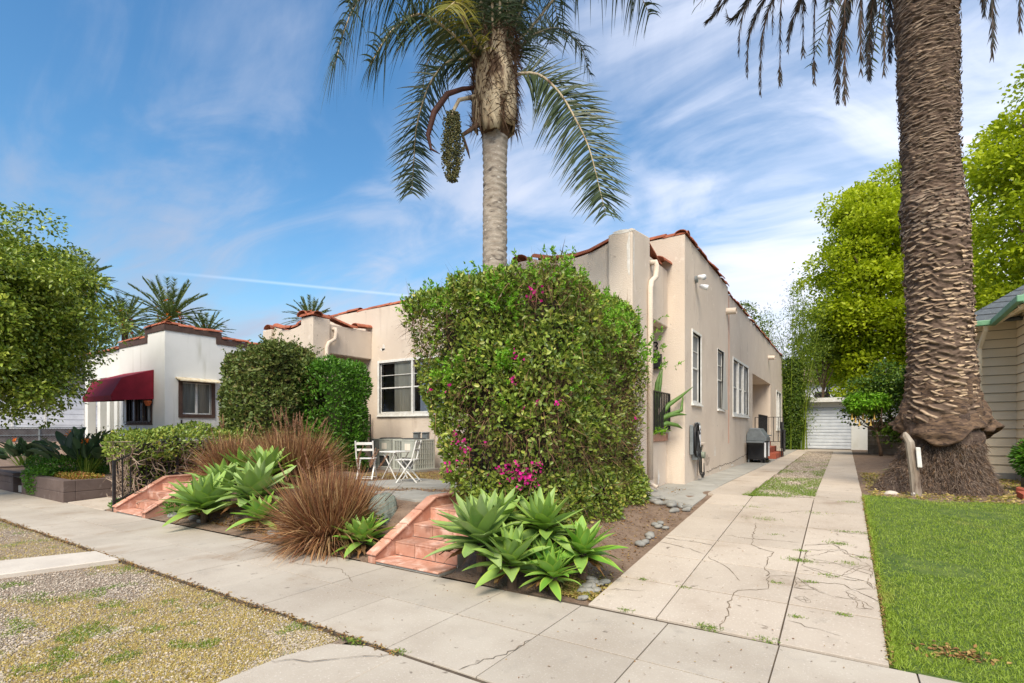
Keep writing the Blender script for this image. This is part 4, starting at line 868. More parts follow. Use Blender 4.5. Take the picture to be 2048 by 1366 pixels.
# iron post and rail the hedge has swallowed
ir = thing('iron_railing', 'black iron stair railing disappearing into the bougainvillea hedge', 'railing', (-3.75, 5, .4))
m = MB(); m.bar((-3.72, 4.88, .3), (-3.72, 4.88, 1.3), .045, .045)
for i in range(6): m.bar((-3.62 + .11 * i, 4.9, .35), (-3.62 + .11 * i, 4.9, 1.2), .018, .018)
m.bar((-3.72, 4.9, 1.2), (-2.9, 4.9, 1.2), .03, .03); m.build('rail_and_balusters', MT['black_metal'], ir)

# ---- left hedge and shrub
def h2_sdf(P): return rbox(P, (-12.75, 6.45, .3), (-10.6, 8.0, 3.3), .3) - (vnoise(P, 1.5, 6) - .5) * .36 - (vnoise(P, 4, 8) - .5) * .16
h2 = thing('trimmed_hedge', 'dull green square hedge in front of the left porch', 'hedge', (-11.7, 7.2, .4))
m = MB(); m.box(-12.5, -11, 6.8, 7.7, .4, 3.1); m.build('twig_shade_core', MT['core'], h2)
hedge_leaves('foliage', h2_sdf, (-13.3, 6, .2), (-10.3, 8.5, 3.9), 30000, .085, .05, LM['hedge2'], h2)
n = 130; P, Nn = shell(h2_sdf, (-13.3, 6, 3.1), (-10.3, 8.5, 3.9), n, .05, .05); V, F = sprigs(P, Nn + rnd(n) * .4 + np.array((0, 0, .9)), rng.uniform(.08, .32, n), 12, .06, .03); np_mesh('fresh_shoots', V, F, LM['hedge2'], h2)
def sh_sdf(P): return rbox(P, (-11.05, 7.3, .4), (-9.72, 8.6, 3.08), .4) - (vnoise(P, 2, 16) - .5) * .3 - (vnoise(P, 5, 8) - .5) * .12
sh = thing('glossy_shrub', 'glossy bright green shrub between the square hedge and the white window', 'shrub', (-10, 8.2, .45))
m = MB(); m.box(-10.7, -10.0, 7.95, 8.5, .45, 2.65); m.build('twig_shade_core', MT['core'], sh)
hedge_leaves('foliage', sh_sdf, (-11.1, 7.3, .3), (-9, 9.2, 3.5), 15000, .09, .036, LM['shrub'], sh, up=.5)

# ---- tree builder
def tree(name, label, catg, base, top, rad, crown_c, crown_r, nclump, clump_r, nleaf, L, W, mat, seed=0, flat=.6, limbs=9, low=-.9, droop=.1, open_=0., rag=.36, group=None, lean=None, bark='bark', fill=.12):
    r2 = np.random.default_rng(seed); root = thing(name, label, catg, base, group)
    c = np.array(crown_c, float); R3 = np.array(crown_r, float); C = []
    while len(C) < nclump:
        d = r2.normal(size=3); d /= np.linalg.norm(d)
        if d[2] < low: continue
        k = r2.uniform(.45, 1) ** .5 * (.94 - rag / 2 + rag * r2.random()); C.append(c + d * R3 * k)
    C = np.array(C); m = MB(); base = np.array(base, float); mid = np.array(top, float)
    m.tube([base, base * .7 + mid * .3 + r2.normal(size=3) * .05, base * .35 + mid * .65 + r2.normal(size=3) * .06, mid], [rad * 1.3, rad, rad * .9, rad * .75], 12)
    for i in range(limbs):
        e = C[i * max(1, len(C) // limbs) % len(C)]; a = mid * .9 + base * .1; b = (a + e) / 2 + r2.normal(size=3) * .25 + np.array((0, 0, .25)); m.tube([a, (a + b) / 2 + r2.normal(size=3) * .08, b, (b + e) / 2 + r2.normal(size=3) * .08, e], [rad * .55, rad * .42, rad * .3, rad * .18, rad * .06], 7)
        for j in range(3): f = C[r2.integers(len(C))]; 
    m.build('trunk', MT[bark], root, smooth=True)
    per = nleaf // nclump; P = []; Nn = []
    for q in C:
        cr = clump_r * r2.uniform(.6, 1.25); d = r2.normal(size=(per, 3)); d /= np.linalg.norm(d, axis=1)[:, None]; d[:, 2] = np.abs(d[:, 2]) * np.where(r2.random(per) < .8, 1, -1)
        k = cr * r2.uniform(.5, 1.05, per) ** .6; p = q + d * k[:, None] * np.array((1, 1, flat)); P.append(p + r2.normal(size=(per, 3)) * cr * .1); Nn.append(d)
    n2 = int(nleaf * fill); u = r2.normal(size=(n2, 3)); u /= np.linalg.norm(u, axis=1)[:, None]; P.append(c + u * R3 * (r2.random(n2) ** .45 * .9)[:, None]); Nn.append(u)
    P = np.concatenate(P); Nn = np.concatenate(Nn); n = len(P)
    D = Nn * .8 + rnd(n) * .6 - np.array((0, 0, droop)); N2 = Nn * .6 + rnd(n) * .45 + np.array((0, 0, .8)); l = L * rng.uniform(.6, 1.3, n)
    leaves('crown', P, D, N2, l, l * W / L, mat, root); return root
tree('ficus_tree', 'dense green ficus tree hanging over the left end of the sidewalk', 'tree', (-15.9, 2.35, -.03), (-15.9, 2.7, 2.6), .2, (-15.95, 2.85, 3.85), (2.6, 2.2, 2.2), 320, .42, 90000, .085, .05, LM['ficus'], 3, rag=.48, flat=.8, low=-.95, droop=.4, fill=.22)
tree('yellow_green_tree', 'tall yellow-green tree between the garage and the big palm trunk', 'tree', (3.4, 34.5, .4), (3.2, 34, 4.5), .35, (2.35, 33.8, 7.9), (4.0, 3.0, 6.9), 190, 1.25, 110000, .18, .12, LM['maple'], 5, flat=.62, low=-.97, droop=.1)
tree('yellow_green_tree', 'yellow-green tree rising over the shingle roof right of the palm trunk', 'tree', (7.2, 24.5, .4), (7.2, 24.5, 5), .35, (7.4, 24.5, 8.4), (3.7, 3.6, 6.0), 130, 1.1, 60000, .15, .1, LM['maple'], 9, flat=.6, low=-.7, droop=.1, fill=.06)
tree('dark_tree', 'dark evergreen tree behind the shingle roof at the right edge', 'tree', (11.5, 27, .4), (11.5, 27, 4), .3, (11.5, 27, 7.0), (4.5, 3, 5.0), 90, 1.0, 20000, .16, .09, LM['darktree'], 19)
tree('dark_shrub', 'dark leafy shrub mass under the yellow-green tree beside the block wall', 'shrub', (2.4, 25.2, .4), (2.4, 25.2, 1.4), .12, (2.7, 25.3, 2.5), (2.3, 1.3, 1.8), 110, .55, 26000, .12, .07, LM['midtree'], 21, low=-1)
tree('bright_shrub', 'light green shrub showing just above the left part of the garage roof', 'shrub', (-1.7, 38.5, .4), (-1.2, 38.2, 3.0), .1, (.0, 38, 5.0), (1.9, .9, .9), 50, .45, 10000, .1, .055, LM['maple'], 23)
# ---- bamboo
bb = thing('bamboo_clump', 'tall feathery bamboo clump at the rear corner of the bungalow', 'bamboo', (-2.0, 30, .4))
m = MB(); tips = []
for i in range(26):
    x = -2.05 + random.uniform(-.5, .6); y = 29.8 + random.uniform(-.5, .8); h = random.uniform(4.5, 8.8); a = random.uniform(0, 6.28); q = random.uniform(.3, 1.4)
    pts = [(x + q * math.cos(a) * t * t, y + q * math.sin(a) * t * t, .4 + h * t) for t in (0, .3, .55, .8, 1)]; m.tube(pts, [.03, .028, .022, .015, .005], 6); tips.append(pts)
m.build('culm', LM['bamboo'], bb)
P = []
for pts in tips:
    pts = np.array(pts); 
    for _ in range(420): t = random.random() ** .7 * .9 + .1; j = min(3, int(t * 4)); f = t * 4 - j; p = pts[j] * (1 - f) + pts[min(4, j + 1)] * f; P.append(p + rng.normal(size=3) * np.array((.26, .26, .18)))
P = np.array(P); n = len(P); leaves('loose_foliage', P, rnd(n) - np.array((0, 0, .6)), rnd(n) + np.array((0, 0, .6)), .15, .03, LM['bamboo'], bb)
b_sdf = lambda P: rbox(P, (-2.75, 29.3, .35), (-1.8, 30.3, 5.0), .4) - (vnoise(P, 1.6, 4) - .5) * .5
hedge_leaves('dense_foliage', b_sdf, (-3.2, 28.8, .2), (-.8, 31, 5.8), 14000, .13, .04, LM['bamboo_dark'], bb, up=-.3)
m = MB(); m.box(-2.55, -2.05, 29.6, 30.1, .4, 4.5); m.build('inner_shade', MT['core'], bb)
for (x, y, h, r_, lab) in ((-4.6, 32, 8.6, 1.4, 'sparse tall shrub showing above the bungalow parapet'), (-.9, 33, 7.6, .7, 'thin pale sapling beside the bamboo against the sky')):
    tree('sparse_tree', lab, 'tree', (x, y, .4), (x, y, 4), .08, (x, y, h - 1.8), (r_, 1.2, 1.9), 34, .4, 3600, .12, .06, LM['bamboo'], int(h * 10), fill=.1)
# ---- angel's trumpet shrub
at_ = tree('trumpet_shrub', 'small arching shrub with hanging yellow trumpet flowers in front of the garage', 'shrub', (1.25, 24.5, .4), (1.1, 24.5, 1.5), .05, (.85, 24.5, 2.45), (.7, .6, .45), 22, .25, 3400, .16, .07, LM['hedge_bright'], 31, droop=.6)
for i in range(7):
    p = np.array((.3 + .12 * i, 24.15, 2.1 - .12 * (i % 3))); m = MB(); m.tube([p, p - (0, 0, .1), p - (0, 0, .2), p - (0, 0, .25)], [.008, .016, .025, .055], 8, cap=False); m.build('flower', LM['yellowfl'], at_, smooth=True)

# ---- palms
def frond(path, n, leaf, wid, droop, name, mat, parent, fwd=.5, rr=.035, roll=0, start=.12, updown=.15, plum=.3, rmat=None, nseg=4, tip=.35):
    path = np.array(path, float); seg = np.linalg.norm(np.diff(path, axis=0), axis=1); cum = np.r_[0, np.cumsum(seg)]; cum /= cum[-1]
    # smooth the path
    tt = np.linspace(0, 1, 24); Q = np.stack([np.interp(tt, cum, path[:, k]) for k in range(3)], 1)
    for _ in range(3): Q[1:-1] = (Q[:-2] + Q[2:] + 2 * Q[1:-1]) / 4
    t = np.sort(rng.uniform(start, 1, n)); B = np.stack([np.interp(t, tt, Q[:, k]) for k in range(3)], 1)
    T = np.gradient(Q, axis=0); T = np.stack([np.interp(t, tt, T[:, k]) for k in range(3)], 1); T = nrmz(T)
    sd_ = nrmz(np.cross(T, (0, 0, 1.)) + 1e-4); up = np.cross(sd_, T); sg = np.where(np.arange(n) % 2, 1., -1.)[:, None]
    if roll: sd_, up = sd_ * math.cos(roll) + up * math.sin(roll), up * math.cos(roll) - sd_ * math.sin(roll)
    D = sd_ * sg + T * fwd + up * (updown + rng.normal(size=(n, 1)) * plum) + rnd(n) * .06
    L = leaf * (np.sin(np.clip(t * .93 + .07, 0, 1) * math.pi) ** .6 * (1 - tip) + tip) * rng.uniform(.8, 1.1, n)
    V, F, _ = strips(B, D, L, wid * rng.uniform(.7, 1.15, n), droop * rng.uniform(.6, 1.3, n), nseg, side=np.cross(D, up) + rnd(n) * .3, prof=lambda t: np.clip(1.15 * (1 - t ** 2.2), 0, 1))
    fo = np_mesh(name, V, F, mat, parent)
    m = MB(); m.tube(Q, np.linspace(rr, rr * .15, len(Q)), 6); m.build('rachis', rmat or LM['cream'], fo, smooth=True); return fo
QB = np.array((-4.59, 6.56))
def qd(x, y, d):
    a = (x - 1024) / 1017; b = -(y - 857) / 1017; s, c = math.sin(TH), math.cos(TH); return ((-s + a * c) * d, (c + a * s) * d, 1.5 + b * d)
qp = thing('queen_palm', 'queen palm with ringed grey trunk rising behind the bougainvillea hedge', 'palm tree', (QB[0], QB[1], .45))
def ringtrunk():
    m = 170; n = 32; z = np.linspace(.4, 6.15, m); a = np.linspace(0, 2 * np.pi, n, endpoint=False); A, Z = np.meshgrid(a, z)
    r = np.interp(Z, [.4, 1, 5.6, 6.15], [.24, .2, .182, .2]); ring = (Z / .105 + .12 * np.sin(A * 2 + Z * 3) + .35 * vnoise(np.stack([np.cos(A) * 2, np.sin(A) * 2, Z * 3], -1), 1, 4)) % 1
    r = r + np.where(ring < .18, -.011, 0) + ring * .01 + (vnoise(np.stack([np.cos(A), np.sin(A), Z], -1), 9, 5) - .5) * .01
    V = np.stack([QB[0] + r * np.cos(A), QB[1] + r * np.sin(A), Z], -1).reshape(-1, 3); I = np.arange(len(V)).reshape(m, n); J = np.roll(I, -1, 1)
    return V, np.stack([I[:-1], J[:-1], J[1:], I[1:]], -1).reshape(-1, 4)
V, F = ringtrunk(); np_mesh('trunk', V, F, M('queen_bark', S(172, 162, 148), .9, S(140, 128, 114), 8, [(S(84, 76, 70), 5, .54, .7), (S(206, 200, 188), 12, .58, .75)], .6, 60, .01, stretch=(1, 1, 2.6)), qp, smooth=True)
m = MB(); m.lathe((QB[0], QB[1], 0), [(.19, 6.05), (.24, 6.2), (.31, 6.5), (.3, 6.9), (.22, 7.3), (.12, 7.7), (.04, 8.1)], 20); m.build('fibre_heart', LM['fibre'], qp, smooth=True)
# old leaf bases wrapped round the heart
def boot(a, z0, z1, r0, r1, w0, mat, name='leaf_base'):
    n = 9; k = 6; V = []
    for i in range(n + 1):
        t = i / n; z = z0 + (z1 - z0) * t; r = r0 + (r1 - r0) * t + .05 * math.sin(math.pi * min(1, t * 1.4)); ww = w0 * (.45 + .75 * math.sin(math.pi * min(1, .15 + t * .75)) ) * (1 - .75 * t ** 2)
        for j in range(k + 1): u = (j / k - .5); rr = r - .06 * (2 * u) ** 2 * min(1, w0 * 3); V.append((QB[0] + rr * math.cos(a + u * ww / r), QB[1] + rr * math.sin(a + u * ww / r), z + .02 * math.sin(9 * u + a)))
    F = [(i * (k + 1) + j, i * (k + 1) + j + 1, (i + 1) * (k + 1) + j + 1, (i + 1) * (k + 1) + j) for i in range(n) for j in range(k)]
    mb = MB(); mb.add(V, F); o = mb.build(name, mat, qp, smooth=True); s_ = o.modifiers.new('t', 'SOLIDIFY'); s_.thickness = .02
acam = math.atan2(-QB[1], -QB[0])
for i, (da, z0, z1, w_) in enumerate([(-.2, 6.12, 7.25, .42), (1.0, 6.25, 7.4, .38), (-1.3, 6.22, 7.3, .4), (.45, 6.5, 7.6, .34), (-.75, 6.5, 7.6, .34), (2.1, 6.2, 7.4, .4), (-2.4, 6.3, 7.5, .4), (3.14, 6.15, 7.4, .4), (1.5, 6.6, 7.6, .32), (-1.9, 6.6, 7.6, .32), (.0, 6.7, 7.6, .26), (2.8, 6.7, 7.7, .3)]):
    boot(acam + da, z0 - (.08 if i < 3 else 0), z1, .29 + .05 * (i < 6), .29 - .03 * (i > 6), w_ * .98, LM['cream'])
n = 1500; a = rng.uniform(0, 6.28, n); z = rng.uniform(6.2, 7.7, n); V, F, _ = strips(np.stack([QB[0] + .33 * np.cos(a), QB[1] + .33 * np.sin(a), z], 1), np.stack([np.cos(a) * .18 - np.sin(a) * .3, np.sin(a) * .18 + np.cos(a) * .3, rng.uniform(-1, .8, n)], 1), rng.uniform(.1, .34, n), rng.uniform(.008, .022, n), .2, 3)
np_mesh('loose_fibre', V, F, LM['fibre'], qp)
H = lambda dz=0: (QB[0], QB[1], 7.2 + dz)
F1 = [([H(.1), qd(930, 10, 8.0), qd(860, -90, 7.7), qd(760, -60, 7.4), qd(700, 20, 7.2), qd(668, 135, 7.1)], 300, .85, .75, 'palm'),
      ([H(-.1), qd(905, 110, 8.1), qd(860, 160, 8.2), qd(832, 250, 8.3), qd(824, 388, 8.3)], 300, .58, .25, 'palm', 1.2),
      ([H(-.2), qd(1075, 140, 7.9), qd(1125, 190, 7.8), qd(1178, 290, 7.7), qd(1212, 432, 7.7)], 330, .68, .28, 'palm', -1.2),
      ([H(.1), qd(1060, 60, 8.2), qd(1120, -20, 8.4), qd(1190, -70, 8.6), qd(1262, -50, 8.8), qd(1300, 30, 8.9)], 150, .7, .7, 'palm'),
      ([H(), qd(1050, 90, 8.9), qd(1085, 50, 9.6), qd(1100, 90, 10.2)], 110, .45, .4, 'palm'),
      ([H(), qd(935, 60, 7.4), qd(915, 0, 6.9), qd(890, 20, 6.4)], 110, .4, .7, 'palm_y'),
      ([H(), qd(925, 90, 8.9), qd(880, 60, 9.7), qd(850, 130, 10.4), qd(842, 230, 10.6)], 220, .5, .3, 'palm', 1.0)]
F1 += [([H(-.2), qd(900, 60, 7.6), qd(840, 20, 7.3), qd(780, 60, 7.0), qd(740, 130, 6.9)], 230, .7, .6, 'palm'), ([H(-.2), qd(1060, 70, 8.6), qd(1120, 50, 8.9), qd(1165, 90, 9.2), qd(1180, 150, 9.3)], 200, .6, .5, 'palm', -.8), ([H(-.2), qd(930, 60, 8.8), qd(880, 30, 9.2), qd(820, 60, 9.5), qd(790, 110, 9.6)], 200, .6, .5, 'palm', .8)]
for i in range(15):
    a = i * 2.4 + .4; e = [H(-.3), (QB[0] + .22 * math.cos(a), QB[1] + .22 * math.sin(a), 7.5)]
    for t in (.25, .5, .75, 1): rr = 3.3 * t * .8; e.append((QB[0] + rr * math.cos(a), QB[1] + rr * math.sin(a), 7.5 + 2.6 * math.sin(t * (2.1 + .2 * (i % 3))) + (.6 if i % 2 else 0)))
    F1.append((e, 220, .75, .6, 'palm'))
for q in F1: frond(q[0], q[1], q[2], .026, q[3], 'frond', LM[q[4]], qp, fwd=.45, rr=.028, roll=q[5] if len(q) > 5 else 0)
# fruit bunch and its brown spathe
fb = MB(); top_ = np.array(qd(905, 225, 7.55)); V = []; F = []
oc = np.array([(1, 0, 0), (-1, 0, 0), (0, 1, 0), (0, -1, 0), (0, 0, 1), (0, 0, -1)], float); of = np.array([(0, 2, 4), (2, 1, 4), (1, 3, 4), (3, 0, 4), (2, 0, 5), (1, 2, 5), (3, 1, 5), (0, 3, 5)])
n = 2600; t = rng.random(n); a = rng.uniform(0, 6.28, n); rr = (.02 + .125 * np.sin(np.clip(t * .8 + .12, 0, 1) * np.pi) ** .8) * rng.uniform(.5, 1.1, n) * (1 + .25 * np.sin(a * 5 + t * 9))
P = top_ + np.stack([rr * np.cos(a), rr * np.sin(a), -t * 1.02], 1)
V = (P[:, None] + oc * rng.uniform(.011, .017, (n, 1, 1))).reshape(-1, 3); F = (np.arange(n)[:, None, None] * 6 + of).reshape(-1, 3)
np_mesh('fruit_bunch', V, F, leafM('palm_fruit', [S(96, 98, 58), S(74, 76, 44), S(120, 112, 70)], 0, .6), qp)
m = MB(); m.tube([H(-.4), qd(918, 200, 7.7), qd(905, 225, 7.55), qd(903, 300, 7.55)], [.03, .03, .025, .01], 8); m.build('fruit_stalk', LM['cream'], qp, smooth=True)
pts = np.array([H(-.3), qd(925, 178, 7.8), qd(895, 188, 7.6), qd(868, 225, 7.5), qd(856, 270, 7.5), qd(862, 298, 7.5), qd(880, 308, 7.5)], float)
m = MB(); m.tube(pts, [.015, .035, .042, .045, .035, .02, .005], 8); o = m.build('spathe', M('spathe_brown', S(86, 50, 38), .7, S(62, 36, 28), 9, stretch=(1, 1, .3)), qp, smooth=True)
m = MB(); m.tube([H(-.75), qd(925, 270, 7.7), qd(935, 300, 7.7), qd(940, 318, 7.7)], [.05, .03, .02, .004], 6); m.build('dry_spathe', LM['fibre'], qp, smooth=True)

# ---- the big date palm
CX, CY = 1.40, 11.4
cp = thing('date_palm', 'massive date palm trunk with shaggy root base at the top of the lawn', 'palm tree', (CX, CY, .42))
def dtrunk():
    m = 620; n = 200; z = np.linspace(1.55, 10.4, m); a = np.linspace(0, 2 * np.pi, n, endpoint=False); A, Z = np.meshgrid(a, z)
    r = np.interp(Z, [1.55, 1.75, 2.1, 2.6, 3.6, 4.4, 5.0, 5.3, 5.55, 6.2, 8, 9.6, 10.4], [.55, .53, .48, .455, .435, .44, .45, .455, .405, .40, .42, .44, .5])
    cx = np.interp(Z, [1.5, 2.5, 4, 6, 9, 10.5], [.02, .02, -.02, -.12, -.19, -.2]) ; cy = 0 * Z
    v = np.interp(Z, [1.5, 4.8, 5.6, 10.4], [0, 27, 35, 118]) + A * 7 / (2 * np.pi) + 1.1 * vnoise(np.stack([np.cos(A) * 1.6, np.sin(A) * 1.6, Z * .9], -1), 1.5, 13); row = np.floor(v); u = A * 11 / (2 * np.pi) + .5 * row + .3 * np.sin(row * 2.7) + .9 * vnoise(np.stack([np.cos(A) * 3, np.sin(A) * 3, Z * 4], -1), 1.3, 3)
    fu = u - np.floor(u); fv = v - row
    lens = np.clip(1 - (2 * fu - 1) ** 2, 0, 1); shelf = lens ** .8 * np.exp(-((fv - .32 - .1 * np.sin(row * 1.7 + np.floor(u) * 2.1)) / .2) ** 2); k = vnoise(np.stack([np.cos(A) * 2, np.sin(A) * 2, Z], -1), 2.5, 7)
    amp = .02 + .02 * k; amp = amp * np.interp(Z, [2, 4.6, 5.4, 10], [1.1, 1.1, .45, .4])
    r = r + amp * shelf * (.5 + vnoise(np.stack([row, np.floor(u), row * 0], -1), .77, 8) * .9) + (vnoise(np.stack([np.cos(A) * 5, np.sin(A) * 5, Z * 14], -1), 1.6, 9) - .5) * .022 + (vnoise(np.stack([np.cos(A), np.sin(A), Z], -1), 1.8, 2) - .5) * .05
    V = np.stack([CX + cx + r * np.cos(A), CY + cy + r * np.sin(A), Z + .03 * np.sin(A * 2 + 1)], -1).reshape(-1, 3); I = np.arange(len(V)).reshape(m, n); J = np.roll(I, -1, 1)
    r = r + (vnoise(np.stack([np.cos(A) * 2.2, np.sin(A) * 2.2, Z * 15], -1), 1.1, 23) - .5) * .045 * np.interp(Z, [1.5, 4.5, 5.6, 10], [.9, .7, 1.1, 1.1]) + (vnoise(np.stack([np.cos(A) * 7, np.sin(A) * 7, Z * 30], -1), 1.1, 29) - .5) * .045
    V = np.stack([CX + cx + r * np.cos(A), CY + cy + r * np.sin(A), Z + .05 * np.sin(A * 2 + 1) + .05 * vnoise(np.stack([np.cos(A) * 2, np.sin(A) * 2, Z], -1), 1.5, 3)], -1).reshape(-1, 3)
    face = np.clip(shelf * 1.15, 0, 1) * (.35 + .65 * vnoise(np.stack([row, np.floor(u), row * 0], -1), .77, 18))
    return V, np.stack([I[:-1], J[:-1], J[1:], I[1:]], -1).reshape(-1, 4), face.reshape(-1)
V, F, sc = dtrunk()
mt, nn_, b_, o_ = newmat('date_bark'); at = nn_.nodes.new('ShaderNodeAttribute'); at.attribute_name = 'scar'; tcx = nn_.nodes.new('ShaderNodeTexCoord')
tan = mixc(nn_, mrange(nn_, noise(nn_, tcx.outputs['Object'], 7, 6), .35, .7), S(194, 170, 142), S(152, 130, 110)); tan = mixc(nn_, mrange(nn_, noise(nn_, tcx.outputs['Object'], 1.3, 4), .56, .68), tan, S(88, 72, 62))
cb = mixc(nn_, mrange(nn_, at.outputs['Fac'], .25, .75), S(98, 82, 70), tan)
mpz = nn_.nodes.new('ShaderNodeMapping'); mpz.inputs['Scale'].default_value = (1, 1, 4); nn_.links.new(tcx.outputs['Object'], mpz.inputs[0])
cb = mixc(nn_, mrange(nn_, noise(nn_, mpz.outputs[0], 9, 8), .56, .7, 0, .7), cb, S(60, 46, 38)); nn_.links.new(cb, b_.inputs['Base Color']); b_.inputs['Roughness'].default_value = .95; b_.inputs['Specular IOR Level'].default_value = .2
bpn = nn_.nodes.new('ShaderNodeBump'); bpn.inputs['Strength'].default_value = .8; bpn.inputs['Distance'].default_value = .02; nn_.links.new(noise(nn_, mpz.outputs[0], 14, 8), bpn.inputs['Height']); nn_.links.new(bpn.outputs[0], b_.inputs['Normal'])
MT['date_bark'] = mt
o = np_mesh('trunk', V, F, mt, cp, smooth=False); at_l = o.data.attributes.new('scar', 'FLOAT', 'POINT'); at_l.data.foreach_set('value', sc.astype(np.float32))
def scarplates(zlo, zhi, dzr, L0, W0, mat, name, keep=.8):
    z = zlo; P = []; D = []; Nn = []; L = []; W = []; r = 0
    while z < zhi:
        rad = float(np.interp(z, [1.55, 1.75, 2.1, 2.6, 3.6, 4.4, 5.0, 5.3, 5.55, 6.2, 8, 9.6, 10.4], [.55, .53, .48, .455, .435, .44, .45, .455, .405, .40, .42, .44, .5])) + .035
        cx_ = float(np.interp(z, [1.5, 2.5, 4, 6, 9, 10.5], [.02, .02, -.02, -.12, -.19, -.2])); n = int(2 * math.pi * rad / (L0 * .95)); ph = r * .5 * 2 * math.pi / n + random.random() * .3
        for k in range(n):
            if random.random() > keep: continue
            l = L0 * random.uniform(.6, 1.35); a = ph + 2 * math.pi * k / n + random.gauss(0, .05); o = np.array((math.cos(a), math.sin(a), 0)); t = np.array((-math.sin(a), math.cos(a), 0)); tl = random.gauss(.1, .09)
            c = np.array((CX + cx_, CY, z + random.gauss(0, dzr * .16) + .05 * math.sin(a * 2 + 1))) + o * (rad + random.uniform(-.018, .016)); d = t * 1.0 + np.array((0, 0, tl)); P.append(c - d * l / 2 - o * (l * l / rad / 8)); D.append(d); Nn.append(o * 1.0 + np.array((0, 0, random.uniform(.1, .9)))); L.append(l); W.append(W0 * random.uniform(.5, 1.4))
        z += dzr * random.uniform(.85, 1.15); r += 1
    V, F = leafarr(np.array(P), np.array(D), np.array(Nn), np.array(L), np.array(W), -.35); o = np_mesh(name, V, F, mat, cp); return o
pl_ = M('cut_scar', S(196, 172, 140), .9, S(150, 126, 102), 5, [(S(112, 94, 80), 13, .52, .68), (S(96, 80, 70), 1.2, .58, .7)], .6, 50, .01, island=.25)
pu_ = M('old_scar', S(156, 138, 118), .95, S(112, 96, 82), 5, [(S(80, 66, 56), 9, .5, .66), (S(70, 58, 50), 1.0, .58, .7)], .6, 50, .01, island=.25)
scarplates(2.0, 4.9, .082, .17, .04, pl_, 'leaf_scars'); scarplates(4.9, 5.45, .07, .13, .06, pu_, 'leaf_scars'); scarplates(5.45, 10.3, .05, .2, .026, pu_, 'leaf_scars', .85)
# torn skirt of bark
def skirt():
    m = 40; n = 160; a = np.linspace(0, 2 * np.pi, n, endpoint=False); V = []; lip = 1.36 + .12 * np.sin(a * 2 + 2.2) + .07 * np.sin(a * 5) + .08 * vnoise(np.stack([np.cos(a) * 3, np.sin(a) * 3, a * 0], -1), 1.2, 4)
    right = np.exp(-((np.angle(np.exp(1j * (a - .35)))) / .35) ** 2)
    for i in range(m + 1):
        t = i / m; z = 2.35 * (1 - t) + lip * t; r = .485 + .1 * t ** 1.6 + .07 * t ** 3 * (1 + np.sin(a * 3)) + right * .22 * t ** 2 + (vnoise(np.stack([np.cos(a) * 4, np.sin(a) * 4, a * 0 + z * 6], -1), 1.3, 6) - .5) * .13 * (0.4 + t)
        V.append(np.stack([CX + .02 + r * np.cos(a), CY + r * np.sin(a), z + 0 * a], -1))
    V = np.array(V); I = np.arange(V.shape[0] * n).reshape(m + 1, n); J = np.roll(I, -1, 1)
    return V.reshape(-1, 3), np.stack([I[:-1], I[1:], J[1:], J[:-1]], -1).reshape(-1, 4)
V, F = skirt(); o = np_mesh('bark_skirt', V, F, M('torn_bark', S(126, 102, 80), .95, S(76, 60, 50), 7, [(S(58, 46, 40), 12, .5, .66)], .9, 30, .03, stretch=(1, 1, 3.5)), cp, smooth=False); s_ = o.modifiers.new('t', 'SOLIDIFY'); s_.thickness = .05
def rootbase(grow=0.):
    m = 70; n = 130; z = np.linspace(.3, 1.75, m); a = np.linspace(0, 2 * np.pi, n, endpoint=False); A, Z = np.meshgrid(a, z)
    r = np.interp(Z, [.3, .45, .7, 1.0, 1.3, 1.75], [.80, .69, .60, .545, .52, .5])
    left = np.exp(-((np.angle(np.exp(1j * (A - 3.5)))) / .7) ** 2) * np.clip(1.0 - Z, 0, 1) * .5
    right = np.exp(-((np.angle(np.exp(1j * (A + .1)))) / .6) ** 2) * np.clip(1.2 - Z, 0, 1) * .2
    P = np.stack([np.cos(A), np.sin(A), Z], -1); r = r + left + right + (vnoise(P, 2.3, 3) - .5) * .18 + (vnoise(P, 6, 3) - .5) * .07 + (vnoise(P, 20, 3) - .5) * .02 + grow
    V = np.stack([CX + r * np.cos(A), CY + r * np.sin(A), Z], -1); I = np.arange(m * n).reshape(m, n); J = np.roll(I, -1, 1)
    return V, np.stack([I[:-1], J[:-1], J[1:], I[1:]], -1).reshape(-1, 4)
V, F = rootbase(); np_mesh('root_mass', V.reshape(-1, 3), F, M('root_mass', S(96, 80, 70), .98, S(70, 56, 48), 6, [(S(124, 108, 94), 14, .52, .7), (S(112, 82, 54), 2, .6, .75)], 1., 60, .03), cp)
n = 42000; i = rng.integers(0, int(V.shape[0] * .66), n); j = rng.integers(0, V.shape[1], n); B = V[i, j] + rnd(n) * .012; ctr_ = np.array((CX, CY, 0)); out_ = nrmz((B - ctr_) * np.array((1, 1, 0)))
Vs, Fs, _ = strips(B - out_ * .01, out_ * .55 + rnd(n) * .75 - np.array((0, 0, .45)), rng.uniform(.04, .13, n), rng.uniform(.005, .009, n), .2, 2); np_mesh('root_hair', Vs, Fs, LM['root'], cp)
